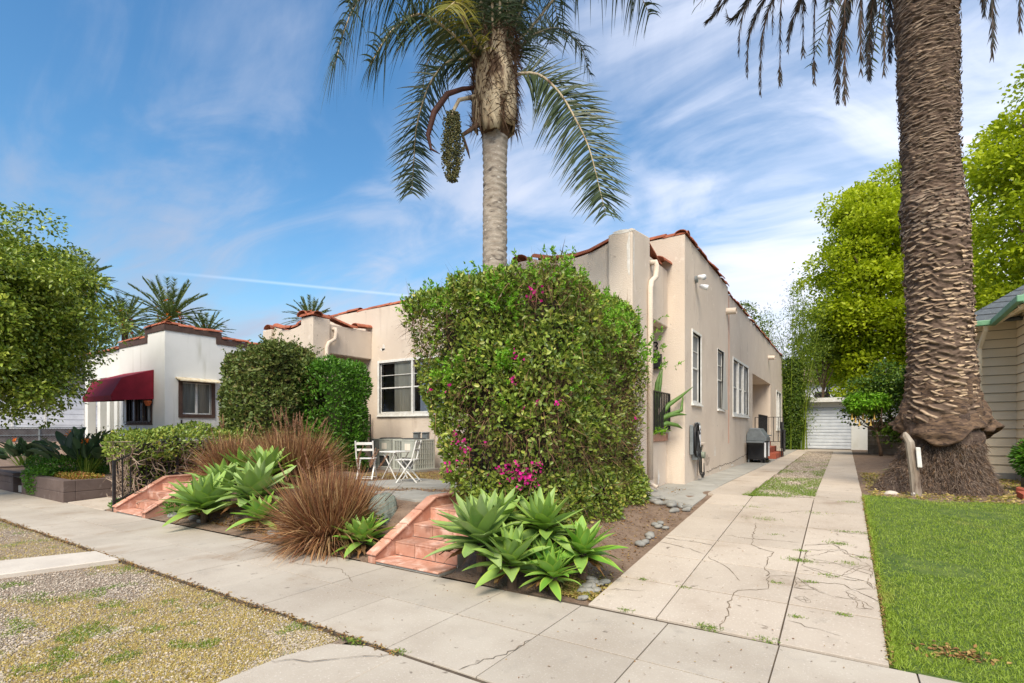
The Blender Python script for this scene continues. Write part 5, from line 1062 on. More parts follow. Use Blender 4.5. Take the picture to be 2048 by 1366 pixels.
# crown: feathers arch out and hang down; most of it is above the picture
CT = np.array((CX - .2, CY, 10.2))
def dfrond(tip, n=260, ll=.3, wd=.026, mat='palm_dark'):
    tip = np.array(tip, float); h = (tip - CT) * np.array((1, 1, 0)); Lh = np.linalg.norm(h); hh = h / (Lh + 1e-6)
    path = [CT + hh * .25, CT + hh * Lh * .4 + (0, 0, 1.0), CT + hh * Lh * .75 + (0, 0, .9), CT + hh * Lh * .96 + (0, 0, .1), np.array((*(CT + hh * Lh * 1.0)[:2], (CT[2] * .6 + tip[2] * .4))), tip]
    frond(path, n, ll, wd, .15, 'frond', LM[mat], cp, fwd=2.2, rr=.03, updown=.05, plum=.3, nseg=2, tip=.3, rmat=LM['fibre'])
tips = [(1412, 45, 11), (1428, 25, 10.5), (1452, 20, 11.2), (1478, 110, 10.6), (1494, 150, 11.0), (1521, 188, 10.8), (1545, 70, 9.8), (1560, 168, 9.5), (1576, 100, 11), (1606, 110, 9.3), (1628, 165, 9.6), (1660, 120, 7.4), (1675, 205, 11.5), (1690, 212, 7.2), (1722, 145, 7.4), (1738, 158, 10.8), (1768, 150, 7.0), (1780, 120, 9.6), (1985, 112, 7.6), (1968, 30, 8.6), (2040, 62, 8.0), (2075, 90, 7.6), (2120, 60, 8.4)]
for x, y, d in tips: dfrond(qd(x, y, d))
for k in range(20):
    a = k * 2.39; q = CT + np.array((math.cos(a) * (3.4 + .4 * (k % 3)), math.sin(a) * (3.4 + .4 * (k % 3)), .6 - .15 * (k % 7) + (k % 2) * 1.2)); p1 = CT + (q - CT) * .5 + (0, 0, 1.6)
    frond([CT, CT + (q - CT) * .2 + (0, 0, .9), p1, q], 90, .4, .026, .12, 'frond', LM['palm_far'], cp, fwd=.8, rr=.035, plum=.25, nseg=2, rmat=LM['fibre'])
m = MB(); m.lathe((CX - .2, CY, 0), [(.46, 9.7), (.6, 10.1), (.55, 10.6), (.2, 11)], 20); m.build('crown_heart', LM['fibre'], cp, smooth=True)

# ---- distant palms
def farpalm_mesh(seed, nf=64, Rr=3.9, upf=0.):
    r2 = random.Random(seed); parts = []
    for i in range(nf):
        a = i * 2.3999; e = 1.35 - 2.0 * (i / nf) + upf; el = r2.uniform(.85, 1.1) * Rr; d0 = np.array((math.cos(a) * math.cos(e), math.sin(a) * math.cos(e), math.sin(e)))
        t = np.linspace(0, 1, 10); Q = d0 * (t * el)[:, None]; Q[:, 2] -= t ** 2 * el * .38 * max(.2, math.cos(e)); n = 54
        tt = np.linspace(.15, 1, n); B = np.stack([np.interp(tt, t, Q[:, k]) for k in range(3)], 1); T = np.gradient(Q, axis=0); T = nrmz(np.stack([np.interp(tt, t, T[:, k]) for k in range(3)], 1))
        s_ = nrmz(np.cross(T, (0, 0, 1.)) + 1e-4); up = np.cross(s_, T); sg = np.where(np.arange(n) % 2, 1., -1.)[:, None]
        L = .42 * (np.sin(tt * 2.6) * .6 + .4); v = strips(B, s_ * sg * .8 + T * .8 + up * .3, L * 1.15, .11, .1, 1); parts.append(v[:2])
        w_ = strips(np.zeros((1, 3)), [d0], [el], [.07], [.38 * max(.2, math.cos(e))], 8); parts.append(w_[:2])
    return cat(parts)[:2]
FV, FF = farpalm_mesh(4); proto = None
far = [(340, 640, 37, .92, 'largest distant palm crown, centred above the white house parapet'), (250, 650, 42, .78, 'distant palm with orange fruit stalks left of the largest palm crown'), (412, 672, 41, .62, 'distant palm peeking out right of the largest palm crown'), (160, 570, 40, .8, 'distant palm crown half hidden behind the top of the ficus tree'), (622, 645, 46, .72, 'lone distant palm crown above the left porch pier')]
for i, (x, y, d, sc_, lab) in enumerate(far):
    c = qd(x, y, d); root = thing('distant_palm', lab, 'palm tree', (c[0], c[1], 0), 'palms far behind the houses')
    if i == 0:
        o = np_mesh('crown', FV, FF, LM['palm_far']); proto = o
        mm = MB(); mm.tube([(0, 0, 0), (.05, 0, 5), (0, 0, 10)], [.4, .3, .32], 10); tk = mm.build('trunk', LM['fibre']); 
        P = rnd(60) * .5 + np.array((0, 0, .1)); lv = leaves('fruit_stalks', P, rnd(60) + np.array((0, 0, .3)), rnd(60), .5, .1, LM['orange'])
    else:
        o = proto.copy(); COL.objects.link(o); tk = tk.copy(); COL.objects.link(tk); lv = lv.copy(); COL.objects.link(lv)
    o.parent = root; o.location = (0, 0, c[2]); o.scale = (sc_,) * 3; o.rotation_euler = (0, 0, i * 1.3)
    tk.parent = root; tk.location = (0, 0, 0); tk.scale = (sc_, sc_, c[2] / 10); lv.parent = root; lv.location = (0, 0, c[2] - .1); lv.scale = (sc_,) * 3

# ---- agaves
def agave(label, x, y, z, Rr, n, mat, tilt=(0, 0), seed=0, h=1.0, group='foxtail agaves by the sidewalk'):
    global rng
    keep = rng; rng = np.random.default_rng(seed)
    root = thing('agave', label, 'agave', (x, y, z), group)
    Rr = Rr * .93; k = np.arange(n); a = k * 2.39996 + seed; f = k / n; el = np.interp(f, [0, .3, .7, 1], [.02, .4, .9, 1.4]) + rng.normal(size=n) * .07
    D = np.stack([np.cos(a) * np.cos(el), np.sin(a) * np.cos(el), np.sin(el)], 1) + np.array((tilt[0], tilt[1], 0)); L = Rr * np.interp(f, [0, .5, 1], [1, 1.05, .62]) * rng.uniform(.85, 1.1, n)
    B = np.stack([x + np.cos(a) * .03, y + np.sin(a) * .03, z + .06 + .28 * Rr * h * f ** .8], 1); W = L * rng.uniform(.3, .37, n)
    V, F, UV = strips(B, D, L, W, np.interp(f, [0, .4, 1], [.3, .1, -.05]) + rng.normal(size=n) * .05, 12, 5, lambda t: np.sin(np.clip(t, 0, 1) ** .72 * np.pi) ** .75 * .86 + .34 * (1 - t) ** 2, .32, side=np.cross(D, np.array((0, 0, 1.)) + 1e-3) + rnd(n) * .12)
    V = V + (vnoise(V, 7, seed)[:, None] - .5) * .03
    o = np_mesh('rosette', V, F, mat, root, uv=UV, smooth=True)
    kk = 7; a2 = rng.uniform(0, 6.28, kk); V, F, _ = strips(np.stack([x + .05 * np.cos(a2), y + .05 * np.sin(a2), np.full(kk, z + .05)], 1), np.stack([np.cos(a2), np.sin(a2), rng.uniform(-.1, .25, kk)], 1), Rr * rng.uniform(.4, .75, kk), Rr * .13, .35, 7, 3, lambda t: np.sin(np.clip(t, 0, 1) ** .7 * np.pi) ** .8 + .1, .9); V = V + rnd(len(V)) * .006; V[:, 2] = np.maximum(V[:, 2], .012); np_mesh('dry_leaf', V, F, LM['litter'], root)
    m = MB(); m.tube([(x, y, z - .15), (x, y, z + .3 * Rr * h)], [.05, .04], 8); m.build('stem', MT['bark'], root)
    rng = keep; return root
A = LM
agave('large grey-green agave beside the right terracotta steps, its leaves over the sidewalk', -3.0, 4.05, .24, .60, 42, A['agave_gray'], (-.12, -.12), 1, 1.25)
agave('upright agave in front of the hedge, right of the large grey-green one', -2.6, 4.0, .12, .44, 36, A['agave'], (.0, -.1), 2, 1.2)
agave('small agave with many short leaves lowest at the corner of the driveway', -2.22, 4.1, .06, .32, 34, A['agave_green'], (.05, -.12), 3)
agave('agave leaning towards the driveway at the right end of the group', -2.12, 4.52, .18, .42, 32, A['agave_green'], (.25, -.05), 4)
agave('agave at the foot of the bougainvillea hedge corner, behind the others', -2.55, 4.52, .34, .50, 38, A['agave'], (.05, -.2), 5, 1.2)
agave('narrow young agave squeezed between the large one and the hedge railing', -3.1, 4.45, .36, .46, 30, A['agave'], (0, 0), 6, 1.2)
agave('very small bright agave in the middle of the group by the driveway', -2.38, 4.26, .16, .27, 26, A['agave_green'], (0, -.1), 7)
agave('lone bright agave between the fountain grass and the right steps', -4.80, 4.12, .06, .40, 32, A['agave_green'], (0, -.12), 8, 1.2)
agave('wide agave nearest the sidewalk left of the fountain grass', -8.3, 4.0, .14, .70, 40, A['agave'], (-.1, -.12), 9, .9)
agave('tall agave with a yellowed leaf beside the left edge of the fountain grass', -7.6, 4.4, .3, .72, 44, A['agave_gray'], (.05, -.12), 10, 1.0)
agave('agave behind the wide one near the left steps', -8.9, 4.6, .3, .66, 36, A['agave'], (-.1, -.1), 11, 1.2)
agave('farthest agave half hidden behind the tall pair', -9.3, 5.2, .5, .62, 30, A['agave_green'], (0, 0), 12, 1.3)
agave('agave tucked behind the tall one with the yellowed leaf', -8.3, 5.0, .48, .7, 34, A['agave'], (0, 0), 13, 1.3)
agave('small agave wedged between the wide agave and the river stones', -7.0, 4.15, .1, .46, 28, A['agave_green'], (0, -.1), 14)

# ---- fountain grasses
def fountain(label, x, y, z, Rr, Hh, n, seed, plumes):
    root = thing('fountain_grass', label, 'ornamental grass', (x, y, z), 'purple fountain grass clumps')
    a = rng.uniform(0, 6.28, n); el = np.pi / 2 - np.abs(rng.normal(size=n)) * .52 ; el = np.clip(el, .15, 1.57); rr = rng.random(n) ** .5 * .2 * Rr
    B = np.stack([x + rr * np.cos(a), y + rr * np.sin(a), np.full(n, z)], 1); D = np.stack([np.cos(a) * np.cos(el), np.sin(a) * np.cos(el), np.sin(el)], 1) + rnd(n) * .2
    L = Hh * rng.uniform(.45, 1.2, n); V, F, _ = strips(B, D, L, rng.uniform(.008, .018, n), rng.uniform(.05, .8, n) * (.35 + 1.0 * np.cos(el)), 7, prof=lambda t: 1 - t ** 2.5); np_mesh('blades', V, F, LM['fountain'], root)
    for k in range(plumes):
        aa = random.uniform(0, 6.28); e = random.uniform(.95, 1.5); d = np.array((math.cos(aa) * math.cos(e), math.sin(aa) * math.cos(e), math.sin(e))); b = np.array((x, y, z)) + d * Hh * random.uniform(.9, 1.12)
        q = d + np.array((random.uniform(-.3, .3), random.uniform(-.3, .3), .1)); q /= np.linalg.norm(q); nn2 = 190; t = rng.random(nn2); pl = .26
        V1 = strips(b + q * (t * pl)[:, None], rnd(nn2) + q * 1.2, .036 * (1.15 - t * .7), .007, 0, 1); V2 = strips([np.array((x, y, z))], [b - np.array((x, y, z))], [np.linalg.norm(b - np.array((x, y, z)))], [.006], [0], 3)
        V, F, _ = cat([V1[:2], V2[:2]]); np_mesh('seed_plume', V, F, LM['plume'], root)
    return root
fountain('nearest brown fountain grass clump spilling onto the sidewalk', -5.5, 4.2, .03, 1.3, 1.0, 7600, 1, 9)
fountain('middle fountain grass clump with tall pale plumes behind the agaves', -8.7, 5.8, .42, 1.8, 1.15, 7400, 2, 26)
fountain('reddish fountain grass clump beside the vine hedge of the left steps', -10.0, 5.45, .45, 1.4, 1.0, 5600, 3, 8)

# ---- vine hedge with tangled roots by the left steps
vh = thing('vine_hedge', 'low vine hedge over tangled bare stems beside the left steps', 'hedge', (-11.6, 5, .1))
v_sdf = lambda P: rbox(P, (-12.3, 4.05, .95 ), (-10.95, 7.2, 1.45), .2) - (vnoise(P, 2, 41) - .5) * .4
m = MB(); m.prism([(-12.1, 4.3), (-11.35, 4.3), (-11.25, 7.0), (-12.1, 7.0)], .05, 1.2); m.build('twig_shade_core', MT['core'], vh)
hedge_leaves('foliage', v_sdf, (-12.9, 3.6, .6), (-10.4, 7.7, 2), 9500, .07, .035, LM['hedge'], vh)
n = 1500; P = np.stack([rng.uniform(-11.35, -11.1, n), rng.uniform(4.05, 7, n), .15 + rng.random(n) ** .6 * .9], 1); leaves('low_foliage', P, rnd(n) + (.5, -.2, 0), rnd(n) + (0, 0, .8), .06, .03, LM['hedge'], vh)
m = MB()
for i in range(260):
    y = random.uniform(4.15, 7.0); x = -11.2 + random.uniform(-.12, .12); z = random.uniform(.15, 1.1); a = random.gauss(0, .8); pts = [(x, y, z)]
    for k in range(6): a += random.gauss(0, .55); y2 = pts[-1][1] + math.cos(a) * .13; z2 = min(1.25, max(.1, pts[-1][2] + math.sin(a) * .13)); pts.append((x + random.uniform(-.06, .06), y2, z2))
    m.tube(pts, [.008, .011, .01, .009, .008, .006, .004], 5)
for i in range(110):
    x = random.uniform(-12.2, -11.2); y = 4.12 + random.uniform(-.08, .08); z = random.uniform(.1, 1.0); a = random.gauss(1.2, .8); pts = [(x, y, z)]
    for k in range(6): a += random.gauss(0, .55); pts.append((pts[-1][0] + math.cos(a) * .12, y + random.uniform(-.05, .05), min(1.2, max(.08, pts[-1][2] + math.sin(a) * .12))))
    m.tube(pts, [.008, .011, .01, .009, .008, .006, .004], 5)
m.build('tangled_stems', M('bare_stem', S(158, 140, 122), .9, S(118, 100, 86), 8), vh, smooth=True)

# ---- planting of the white house
def strel(name, label, x, y, z, n, Ls, Lb, W, mat, flowers=0, group=None, catg='plant'):
    root = thing(name, label, catg, (x, y, z), group); a = rng.uniform(0, 6.28, n); el = rng.uniform(.75, 1.5, n); B = np.stack([x + .18 * np.cos(a) * rng.random(n), y + .18 * np.sin(a) * rng.random(n), np.full(n, z)], 1)
    D = nrmz(np.stack([np.cos(a) * np.cos(el), np.sin(a) * np.cos(el), np.sin(el)], 1)); st = Ls * rng.uniform(.6, 1.1, n)
    V, F, _ = strips(B, D, st, .022, .1, 4, prof=lambda t: 1 - .5 * t); np_mesh('stalks', V, F, LM['weed'], root)
    e = B + D * st[:, None]; e[:, 2] -= .1 * st; D2 = D + np.array((0, 0, -.1)) + rnd(n) * .2
    V, F, UV = strips(e - D * .02, D2, Lb * rng.uniform(.7, 1.1, n), W, .25, 7, 3, lambda t: np.sin(np.clip(t, 0, 1) ** .8 * np.pi) ** .7, .35, side=np.cross(D2, (0, 0, 1.)) + rnd(n) * .5); np_mesh('leaves', V, F, mat, root, smooth=True)
    for k in range(flowers):
        i = random.randrange(n); p = e[i] + np.array((random.uniform(-.2, .2), -.1, .25 + random.uniform(0, .2))); leaves('flower', p + rnd(9) * .02, rnd(9) * .6 + np.array((0, 0, .8)), rnd(9), .13, .035, LM['orange'], root)
    return root
strel('bird_of_paradise', 'large bird of paradise plant with orange flowers in the raised planter', -15.0, 4.55, .38, 96, .78, .62, .19, LM['strel'], 3)
strel('bird_of_paradise', 'smaller dark bird of paradise behind the second planter at far left', -20.0, 4.7, .38, 90, .62, .5, .17, LM['strel'], 1)
strel('bird_of_paradise', 'dark leafy clump in front of the barred window of the white house', -17.2, 5.9, .36, 60, .6, .5, .17, LM['strel'], 1)
def spiky(name, label, x, y, z, n, L, W, mat, catg='plant', spread=.5, droop=.08):
    root = thing(name, label, catg, (x, y, z)); a = rng.uniform(0, 6.28, n); el = rng.uniform(1.5 - spread, 1.5, n); D = np.stack([np.cos(a) * np.cos(el), np.sin(a) * np.cos(el), np.sin(el)], 1)
    V, F, _ = strips(np.stack([x + rnd(n, 1)[:, 0] * .05, y + rnd(n, 1)[:, 0] * .05, np.full(n, z)], 1), D, L * rng.uniform(.55, 1.1, n), W, droop, 6, 3, lambda t: np.clip(.6 + t, 0, 1) * (1 - t ** 3), .3); np_mesh('leaves', V, F, mat, root, smooth=True); return root
spiky('flax_plant', 'bronze flax with long sword leaves at the corner of the white house', -15.5, 6.15, .36, 24, 1.3, .055, LM['flax'], spread=1.0)
spiky('snake_plant', 'upright grey-green snake plants beside the dark leafy clump', -16.6, 6.3, .36, 22, 1.25, .05, LM['strel'], spread=.3)
spiky('lily_clump', 'small strappy green clump in the dirt behind the driveway edge', 1.0, 15.2, .42, 60, .42, .03, LM['weed'], spread=1.2, droop=.5)
p_sdf = lambda P: np.minimum(rbox(P, (-16.6, 3.95, .4), (-14.9, 5.1, .78), .15), rbox(P, (-15.6, 3.66, .05), (-14.75, 4.1, .6), .15)) - (vnoise(P, 3, 2) - .5) * .15
gc = thing('trailing_groundcover', 'dense green ground cover spilling over the front of the brown planter', 'ground cover', (-15.5, 4.2, .4))
hedge_leaves('foliage', p_sdf, (-17, 3.4, 0), (-14.4, 5.4, 1), 11000, .045, .025, LM['shrub'], gc)
n = 2600; P = np.stack([rng.uniform(-15, -13.25, n), rng.uniform(3.95, 4.4, n), rng.uniform(.38, .5, n)], 1)
gc = thing('sedum_edge', 'reddish yellow succulent edging along the planter top', 'ground cover', (-14.1, 4.1, .4)); leaves('foliage', P, rnd(n) + np.array((0, 0, .4)), rnd(n) + np.array((0, 0, 1.)), .05, .025, leafM('sedum', [S(110, 120, 40), S(150, 130, 50), S(160, 90, 60)], .2, .5), gc)
ys_ = thing('yellow_shrub', 'yellowish shrub behind the far left bird of paradise', 'shrub', (-17.5, 7, .4)); n = 1800; P = np.array((-17.8, 6.2, .95)) + rnd(n) * np.array((.45, .3, .22)); leaves('foliage', P, rnd(n), rnd(n) + np.array((0, 0, 1)), .09, .05, leafM('yellow_shrub_leaf', [S(170, 160, 50), S(130, 140, 40)], .3, .5), ys_)
# aloe-like cactus on the right porch
ca = thing('tree_aloe', 'long finger-like green succulent arms reaching over the porch railing', 'succulent', (-3.05, 9.5, 1.35))
for p0, p1, p2, p3 in (((-3.0, 9.6, 1.6), (-2.8, 9.8, 1.95), (-2.65, 10.0, 2.1), (-2.42, 10.1, 2.3)), ((-3.0, 9.6, 1.5), (-2.8, 9.75, 1.75), (-2.6, 9.95, 1.85), (-2.58, 10.0, 2.15)), ((-3.0, 9.5, 1.6), (-2.8, 9.7, 1.74), (-2.65, 9.9, 1.78), (-2.5, 9.95, 1.76)), ((-3.0, 9.5, 1.5), (-2.8, 9.7, 1.6), (-2.65, 9.85, 1.56), (-2.58, 9.95, 1.5)), ((-3.0, 9.5, 1.6), (-2.95, 9.6, 2.0), (-2.93, 9.7, 2.4), (-2.9, 9.75, 2.65)), ((-3.05, 9.4, 1.6), (-2.95, 9.45, 2.0), (-2.9, 9.4, 2.35), (-2.86, 9.5, 2.6)), ((-3.05, 9.3, 1.6), (-3.1, 9.2, 2.0), (-3.0, 9.1, 2.3), (-2.95, 9.0, 2.5))):
    m = MB(); m.tube([p0, p1, p2, p3], [.045, .045, .035, .006], 8); m.build('arm', M('aloe_skin', S(92, 124, 52), .5, S(74, 104, 44), 20) if 'aloe_skin' not in bpy.data.materials else bpy.data.materials['aloe_skin'], ca, smooth=True)
cs = thing('cap_plant', 'small light green plant growing on the terracotta cap beside the railing', 'plant', (-2.9, 9.5, 1.42)); n = 240; P = np.array((-2.88, 9.3, 1.45)) + rnd(n) * np.array((.05, .22, .025)); leaves('foliage', P, rnd(n) + np.array((.4, 0, .3)), rnd(n) + np.array((0, 0, 1)), .07, .025, LM['hedge_bright'], cs)

# ================================================================ OBJECTS
def steps(name, label, x0, x1, y0, ztop, nr, depth, right_cheek, left_cheek, yback):
    root = thing(name, label, 'steps', ((x0 + x1) / 2, y0, 0)); rise = (ztop - .03) / nr; core = MB(); tl = MB(); T = .018
    ys_ = [y0, y0 + .3] + [y0 + .3 + depth * i for i in range(1, nr)] 
    tw = (x1 - x0) / max(3, round((x1 - x0) / .3))
    nt = max(3, round((x1 - x0) / .3))
    for lev in range(nr + 1):
        za = .03 + rise * lev; ya = ys_[lev] if lev < len(ys_) else ys_[-1] + depth; yb = ys_[lev + 1] if lev + 1 < len(ys_) else (ys_[-1] + depth if lev < nr else yback)
        if lev == nr: ya = ys_[-1] if nr < len(ys_) else ys_[-1]
        core.box(x0, x1, ya + .01, yb, -.02, za - T - .002)
        for i in range(nt):
            a = x0 + tw * i + .004; b = x0 + tw * (i + 1) - .004
            if lev: tl.box(a, b, ya - .002, ya + T, za - rise + .004, za - T - .003)       # riser tiles
            n2 = max(1, round((yb - ya) / .3))
            for j in range(n2): tl.box(a, b, ya - .004 + (yb - ya) * j / n2, ya + (yb - ya) * (j + 1) / n2 - .006, za - T, za + random.uniform(0, .002))
    core.build('step_core', MT['concrete_gray'], root); tl.build('tiles', MT['step_tile'], root, bevel=.003, seg=1)
    for flag, xa in ((left_cheek, x0 - .12), (right_cheek, x1 + .002)):
        if not flag: continue
        ce = ys_[-1] + depth * .35; zt = ztop + .1; m = MB(); z0 = .06
        V = [(xa, y0, -.02), (xa, y0, z0), (xa, ce, zt), (xa, yback, zt), (xa, yback, -.02)]; V2 = [(xa + .118, p[1], p[2]) for p in V]
        m.add(V + V2, [(0, 1, 2, 3, 4), (9, 8, 7, 6, 5), (0, 5, 6, 1), (1, 6, 7, 2), (2, 7, 8, 3), (3, 8, 9, 4)]); m.build('cheek_wall', MT['step_tile'], root)
        m = MB(); pa = np.array((xa + .06, y0 - .02, z0 + .02)); pb = np.array((xa + .06, ce, zt + .018)); n = 4
        for i in range(n): a = pa + (pb - pa) * (i / n + .004); b = pa + (pb - pa) * ((i + 1) / n - .004); m.bar(a, b, .15, .03)
        m.bar((xa + .06, ce + .01, zt + .018), (xa + .06, yback, zt + .018), .15, .03)
        m.build('cheek_cap', MT['step_tile'], root, bevel=.008, seg=1)
    return root, ys_
steps('tiled_steps', 'wide terracotta tiled steps between the boulder and the bougainvillea hedge', -4.38, -3.45, 3.93, .5, 3, .3, False, True, 5.9)
steps('tiled_steps', 'terracotta tiled steps with a black railing beside the vine hedge', -10.95, -9.9, 3.78, .45, 3, .22, True, True, 5.2)
lr = thing('stair_railing', 'dark grey iron handrail along the left terracotta steps', 'railing', (-11.15, 4.6, 0))
m = MB(); P0 = (-11.16, 3.82); m.bar((*P0, -.02), (*P0, .92), .045, .045); m.bar((-11.12, 4.85, .4), (-11.12, 4.85, 1.35), .04, .04); m.bar((*P0, .9), (-11.12, 4.85, 1.35), .04, .025); m.bar((*P0, .16), (-11.12, 4.85, .62), .04, .03)
for i in range(1, 8): t = i / 8; m.bar((-11.16, 3.82 + 1.03 * t, .16 + .46 * t), (-11.16, 3.82 + 1.03 * t, .9 + .45 * t), .018, .018)
m.bar((-11.12, 4.85, .62), (-11.0, 6.4, .66), .03, .03); m.build('rail_and_balusters', MT['black_metal'], lr)

# ---- rocks
def rock(name, label, catg, c, r, seed, mat, group=None, sub=3):
    import bmesh
    bm = bmesh.new(); bmesh.ops.create_icosphere(bm, subdivisions=sub, radius=1); me = bpy.data.meshes.new(name); 
    P = np.array([v.co[:] for v in bm.verts]); k = 1 + (vnoise(P, 1.2, seed) - .5) * .5 + (vnoise(P, 3.1, seed) - .5) * .14; P = P * k[:, None] * np.array(r)
    for v, p in zip(bm.verts, P): v.co = p
    bm.to_mesh(me); bm.free(); me.polygons.foreach_set('use_smooth', np.ones(len(me.polygons), bool)); me.materials.append(mat)
    o = bpy.data.objects.new(name, me); COL.objects.link(o); o.location = c; return tag(o, label, catg, group)
rock('boulder', 'tall rounded grey-green boulder against the cheek of the right steps', 'boulder', (-5.0, 4.6, .33), (.2, .2, .36), 3, MT['boulder'])
rock('boulder', 'lower grey boulder half hidden behind the fountain grass', 'boulder', (-5.4, 4.8, .25), (.26, .2, .3), 8, MT['boulder'])
rock('boulder', 'pale boulder beside the right cheek of the left steps', 'boulder', (-9.45, 4.5, .25), (.2, .26, .3), 5, MT['boulder'])
rock('rock', 'small pale rock at the foot of the date palm beside the leaning post', 'rock', (.98, 10.35, .46), (.07, .06, .07), 2, MT['peel'])
rock('rock', 'flat whitish rock in the dirt left of the date palm roots', 'rock', (.66, 10.4, .43), (.1, .08, .05), 4, MT['concrete_pale'])
base = rock('river_stone', 'blue-grey river stone piled between the dirt bank and the concrete house path', 'stone', (-2.0, 8.0, .3), (.08, .06, .045), 11, MT['stone'], 'river stones by the house path', 2)
b2 = rock('river_stone', 'blue-grey river stone piled between the dirt bank and the concrete house path', 'stone', (-2.1, 7.7, .28), (.07, .07, .04), 14, MT['stone'], 'river stones by the house path', 2)
spots = [(-6.5, 4.05, 1.3), (-6.28, 4.02, 1.2), (-6.05, 4.06, 1.3), (-6.38, 4.2, 1.2), (-6.15, 4.2, 1.), (-5.9, 4.15, 1.1), (-9.3, 4.0, 1.3), (-9.0, 4.02, 1.1), (-8.7, 4.05, 1.2), (-8.4, 4.0, 1.), (-9.2, 4.25, 1.4), (-8.85, 4.22, 1.)]
for i in range(26): t = random.random(); spots.append((-2.95 + .95 * t + random.uniform(-.12, .12), 8.65 - .72 * t + random.uniform(-.22, .1), random.uniform(.6, 1.25)))
for i in range(9): y = random.uniform(4.6, 7.6); spots.append((-1.98 + random.uniform(-.16, .03), y, random.uniform(.5, 1.0)))
for i in range(14): spots.append((-1.93 + random.uniform(-.12, .06), random.uniform(4.1, 4.6), random.uniform(.5, 1.0)))
for i, (x, y, s_) in enumerate(spots):
    zone = 0 if x < -8 else 1 if x < -5 else 2 if i < 38 else 3 if i < 47 else 4
    o = base.copy() if i % 2 else b2.copy(); COL.objects.link(o); o.location = (x, y, float(terr(x, y)) + .032 * s_); o.scale = (s_, s_ * random.uniform(.8, 1.1), s_ * random.uniform(.7, 1)); o.rotation_euler = (random.uniform(-.2, .2), random.uniform(-.2, .2), random.uniform(0, 6))
    o['label'] = ('grey river stone at the foot of the left steps', 'rounded grey stone between the agaves and the nearest fountain grass', 'blue-grey river stone piled between the dirt bank and the concrete house path', 'lone river stone on the dirt bank along the driveway edge', 'grey river stone in the corner between the agaves and the driveway')[zone]; o['group'] = ('river stones by the left steps', 'river stones by the fountain grass', 'river stones by the house path', 'river stones on the dirt bank', 'river stones in the driveway corner')[zone]
# ---- flagstones in the yard
fl = [('long grey concrete slab under the white folding chair', [(-7.4, 6.3), (-6.5, 6.0), (-5.0, 6.7), (-5.4, 7.2), (-7.0, 7.35)], .5),
      ('grey concrete slab nearest the top of the right steps', [(-5.75, 5.3), (-4.95, 5.15), (-3.9, 5.55), (-4.1, 6.1), (-5.3, 6.0)], .49),
      ('broken grey slab end beside the near slab', [(-6.3, 5.55), (-5.82, 5.36), (-5.4, 6.0), (-5.9, 6.15)], .47)]
for lab, poly, z in fl:
    c = np.mean(poly, 0); rt = thing('paving_slab', lab, 'paving slab', (c[0], c[1], z - .05)); m = MB(); n = len(poly); s_ = 1 if sum((poly[i][0] * poly[(i + 1) % n][1] - poly[(i + 1) % n][0] * poly[i][1]) for i in range(n)) > 0 else -1
    m.prism(poly[::s_], z - .055, z + .03); m.build('slab', MT['concrete_gray'], rt, bevel=.008)
# ---- planters of the white house
for lab, x0, x1 in (('brown block planter wall with trailing plants beside the white house driveway', -15.9, -13.2), ('second brown block planter at the far left under the ficus', -19.8, -16.55)):
    rt = thing('planter_wall', lab, 'planter', ((x0 + x1) / 2, 3.7, 0)); m = MB(); yy = 3.66
    for (a, b, c, d) in ((x0, x1, yy, yy + .2), (x1 - .2, x1, yy + .201, 6.2), (x0, x0 + .2, yy + .201, 6.2)):
        for z0, z1 in ((-.05, .2), (.206, .44)): m.box(a, b, c, d, z0, z1)
        m.box(a + .01, b - .01, c + .01, d, .19, .21)
    m.build('block_courses', MT['cmu'], rt, bevel=.01)
    m = MB(); m.box(x0 + .19, x1 - .19, yy + .19, 6.2, .2, .39); m.build('planting_soil', MT['soil'], rt)
g = MB(); 
for y0, y1 in ((3.72, 5.6), (5.6, 7.5), (7.5, 10), (10, 14)): slab(g, [(-13.18, y0), (-11.4, y0), (-11.4, y1), (-13.18, y1)], lambda x, y: max(0, (y - 3.72) * .045) + .006, th=.1, gap=.003)
tag(g.build('neighbour_drive', MT['concrete'], bevel=.006, seg=1), kind='structure')
g = MB(); g.box(-16.54, -15.92, 3.75, 4.4, -.05, .14); g.box(-16.54, -15.92, 4.4, 6, -.05, .28); tag(g.build('entry_path', MT['concrete_pale'], bevel=.01), kind='structure')
gl = thing('garden_light', 'small black path light on a stake behind the brown planter', 'lamp', (-13.7, 5.2, .4)); m = MB(); m.tube([(-13.7, 5.2, .36), (-13.7, 5.2, .66)], .012, 6); m.build('stake', MT['black_metal'], gl); m = MB(); m.lathe((-13.7, 5.2, .66), [(.04, 0), (.04, .1), (.065, .11), (.02, .14)], 12); m.build('lamp_head', MT['grey_plastic'], gl)

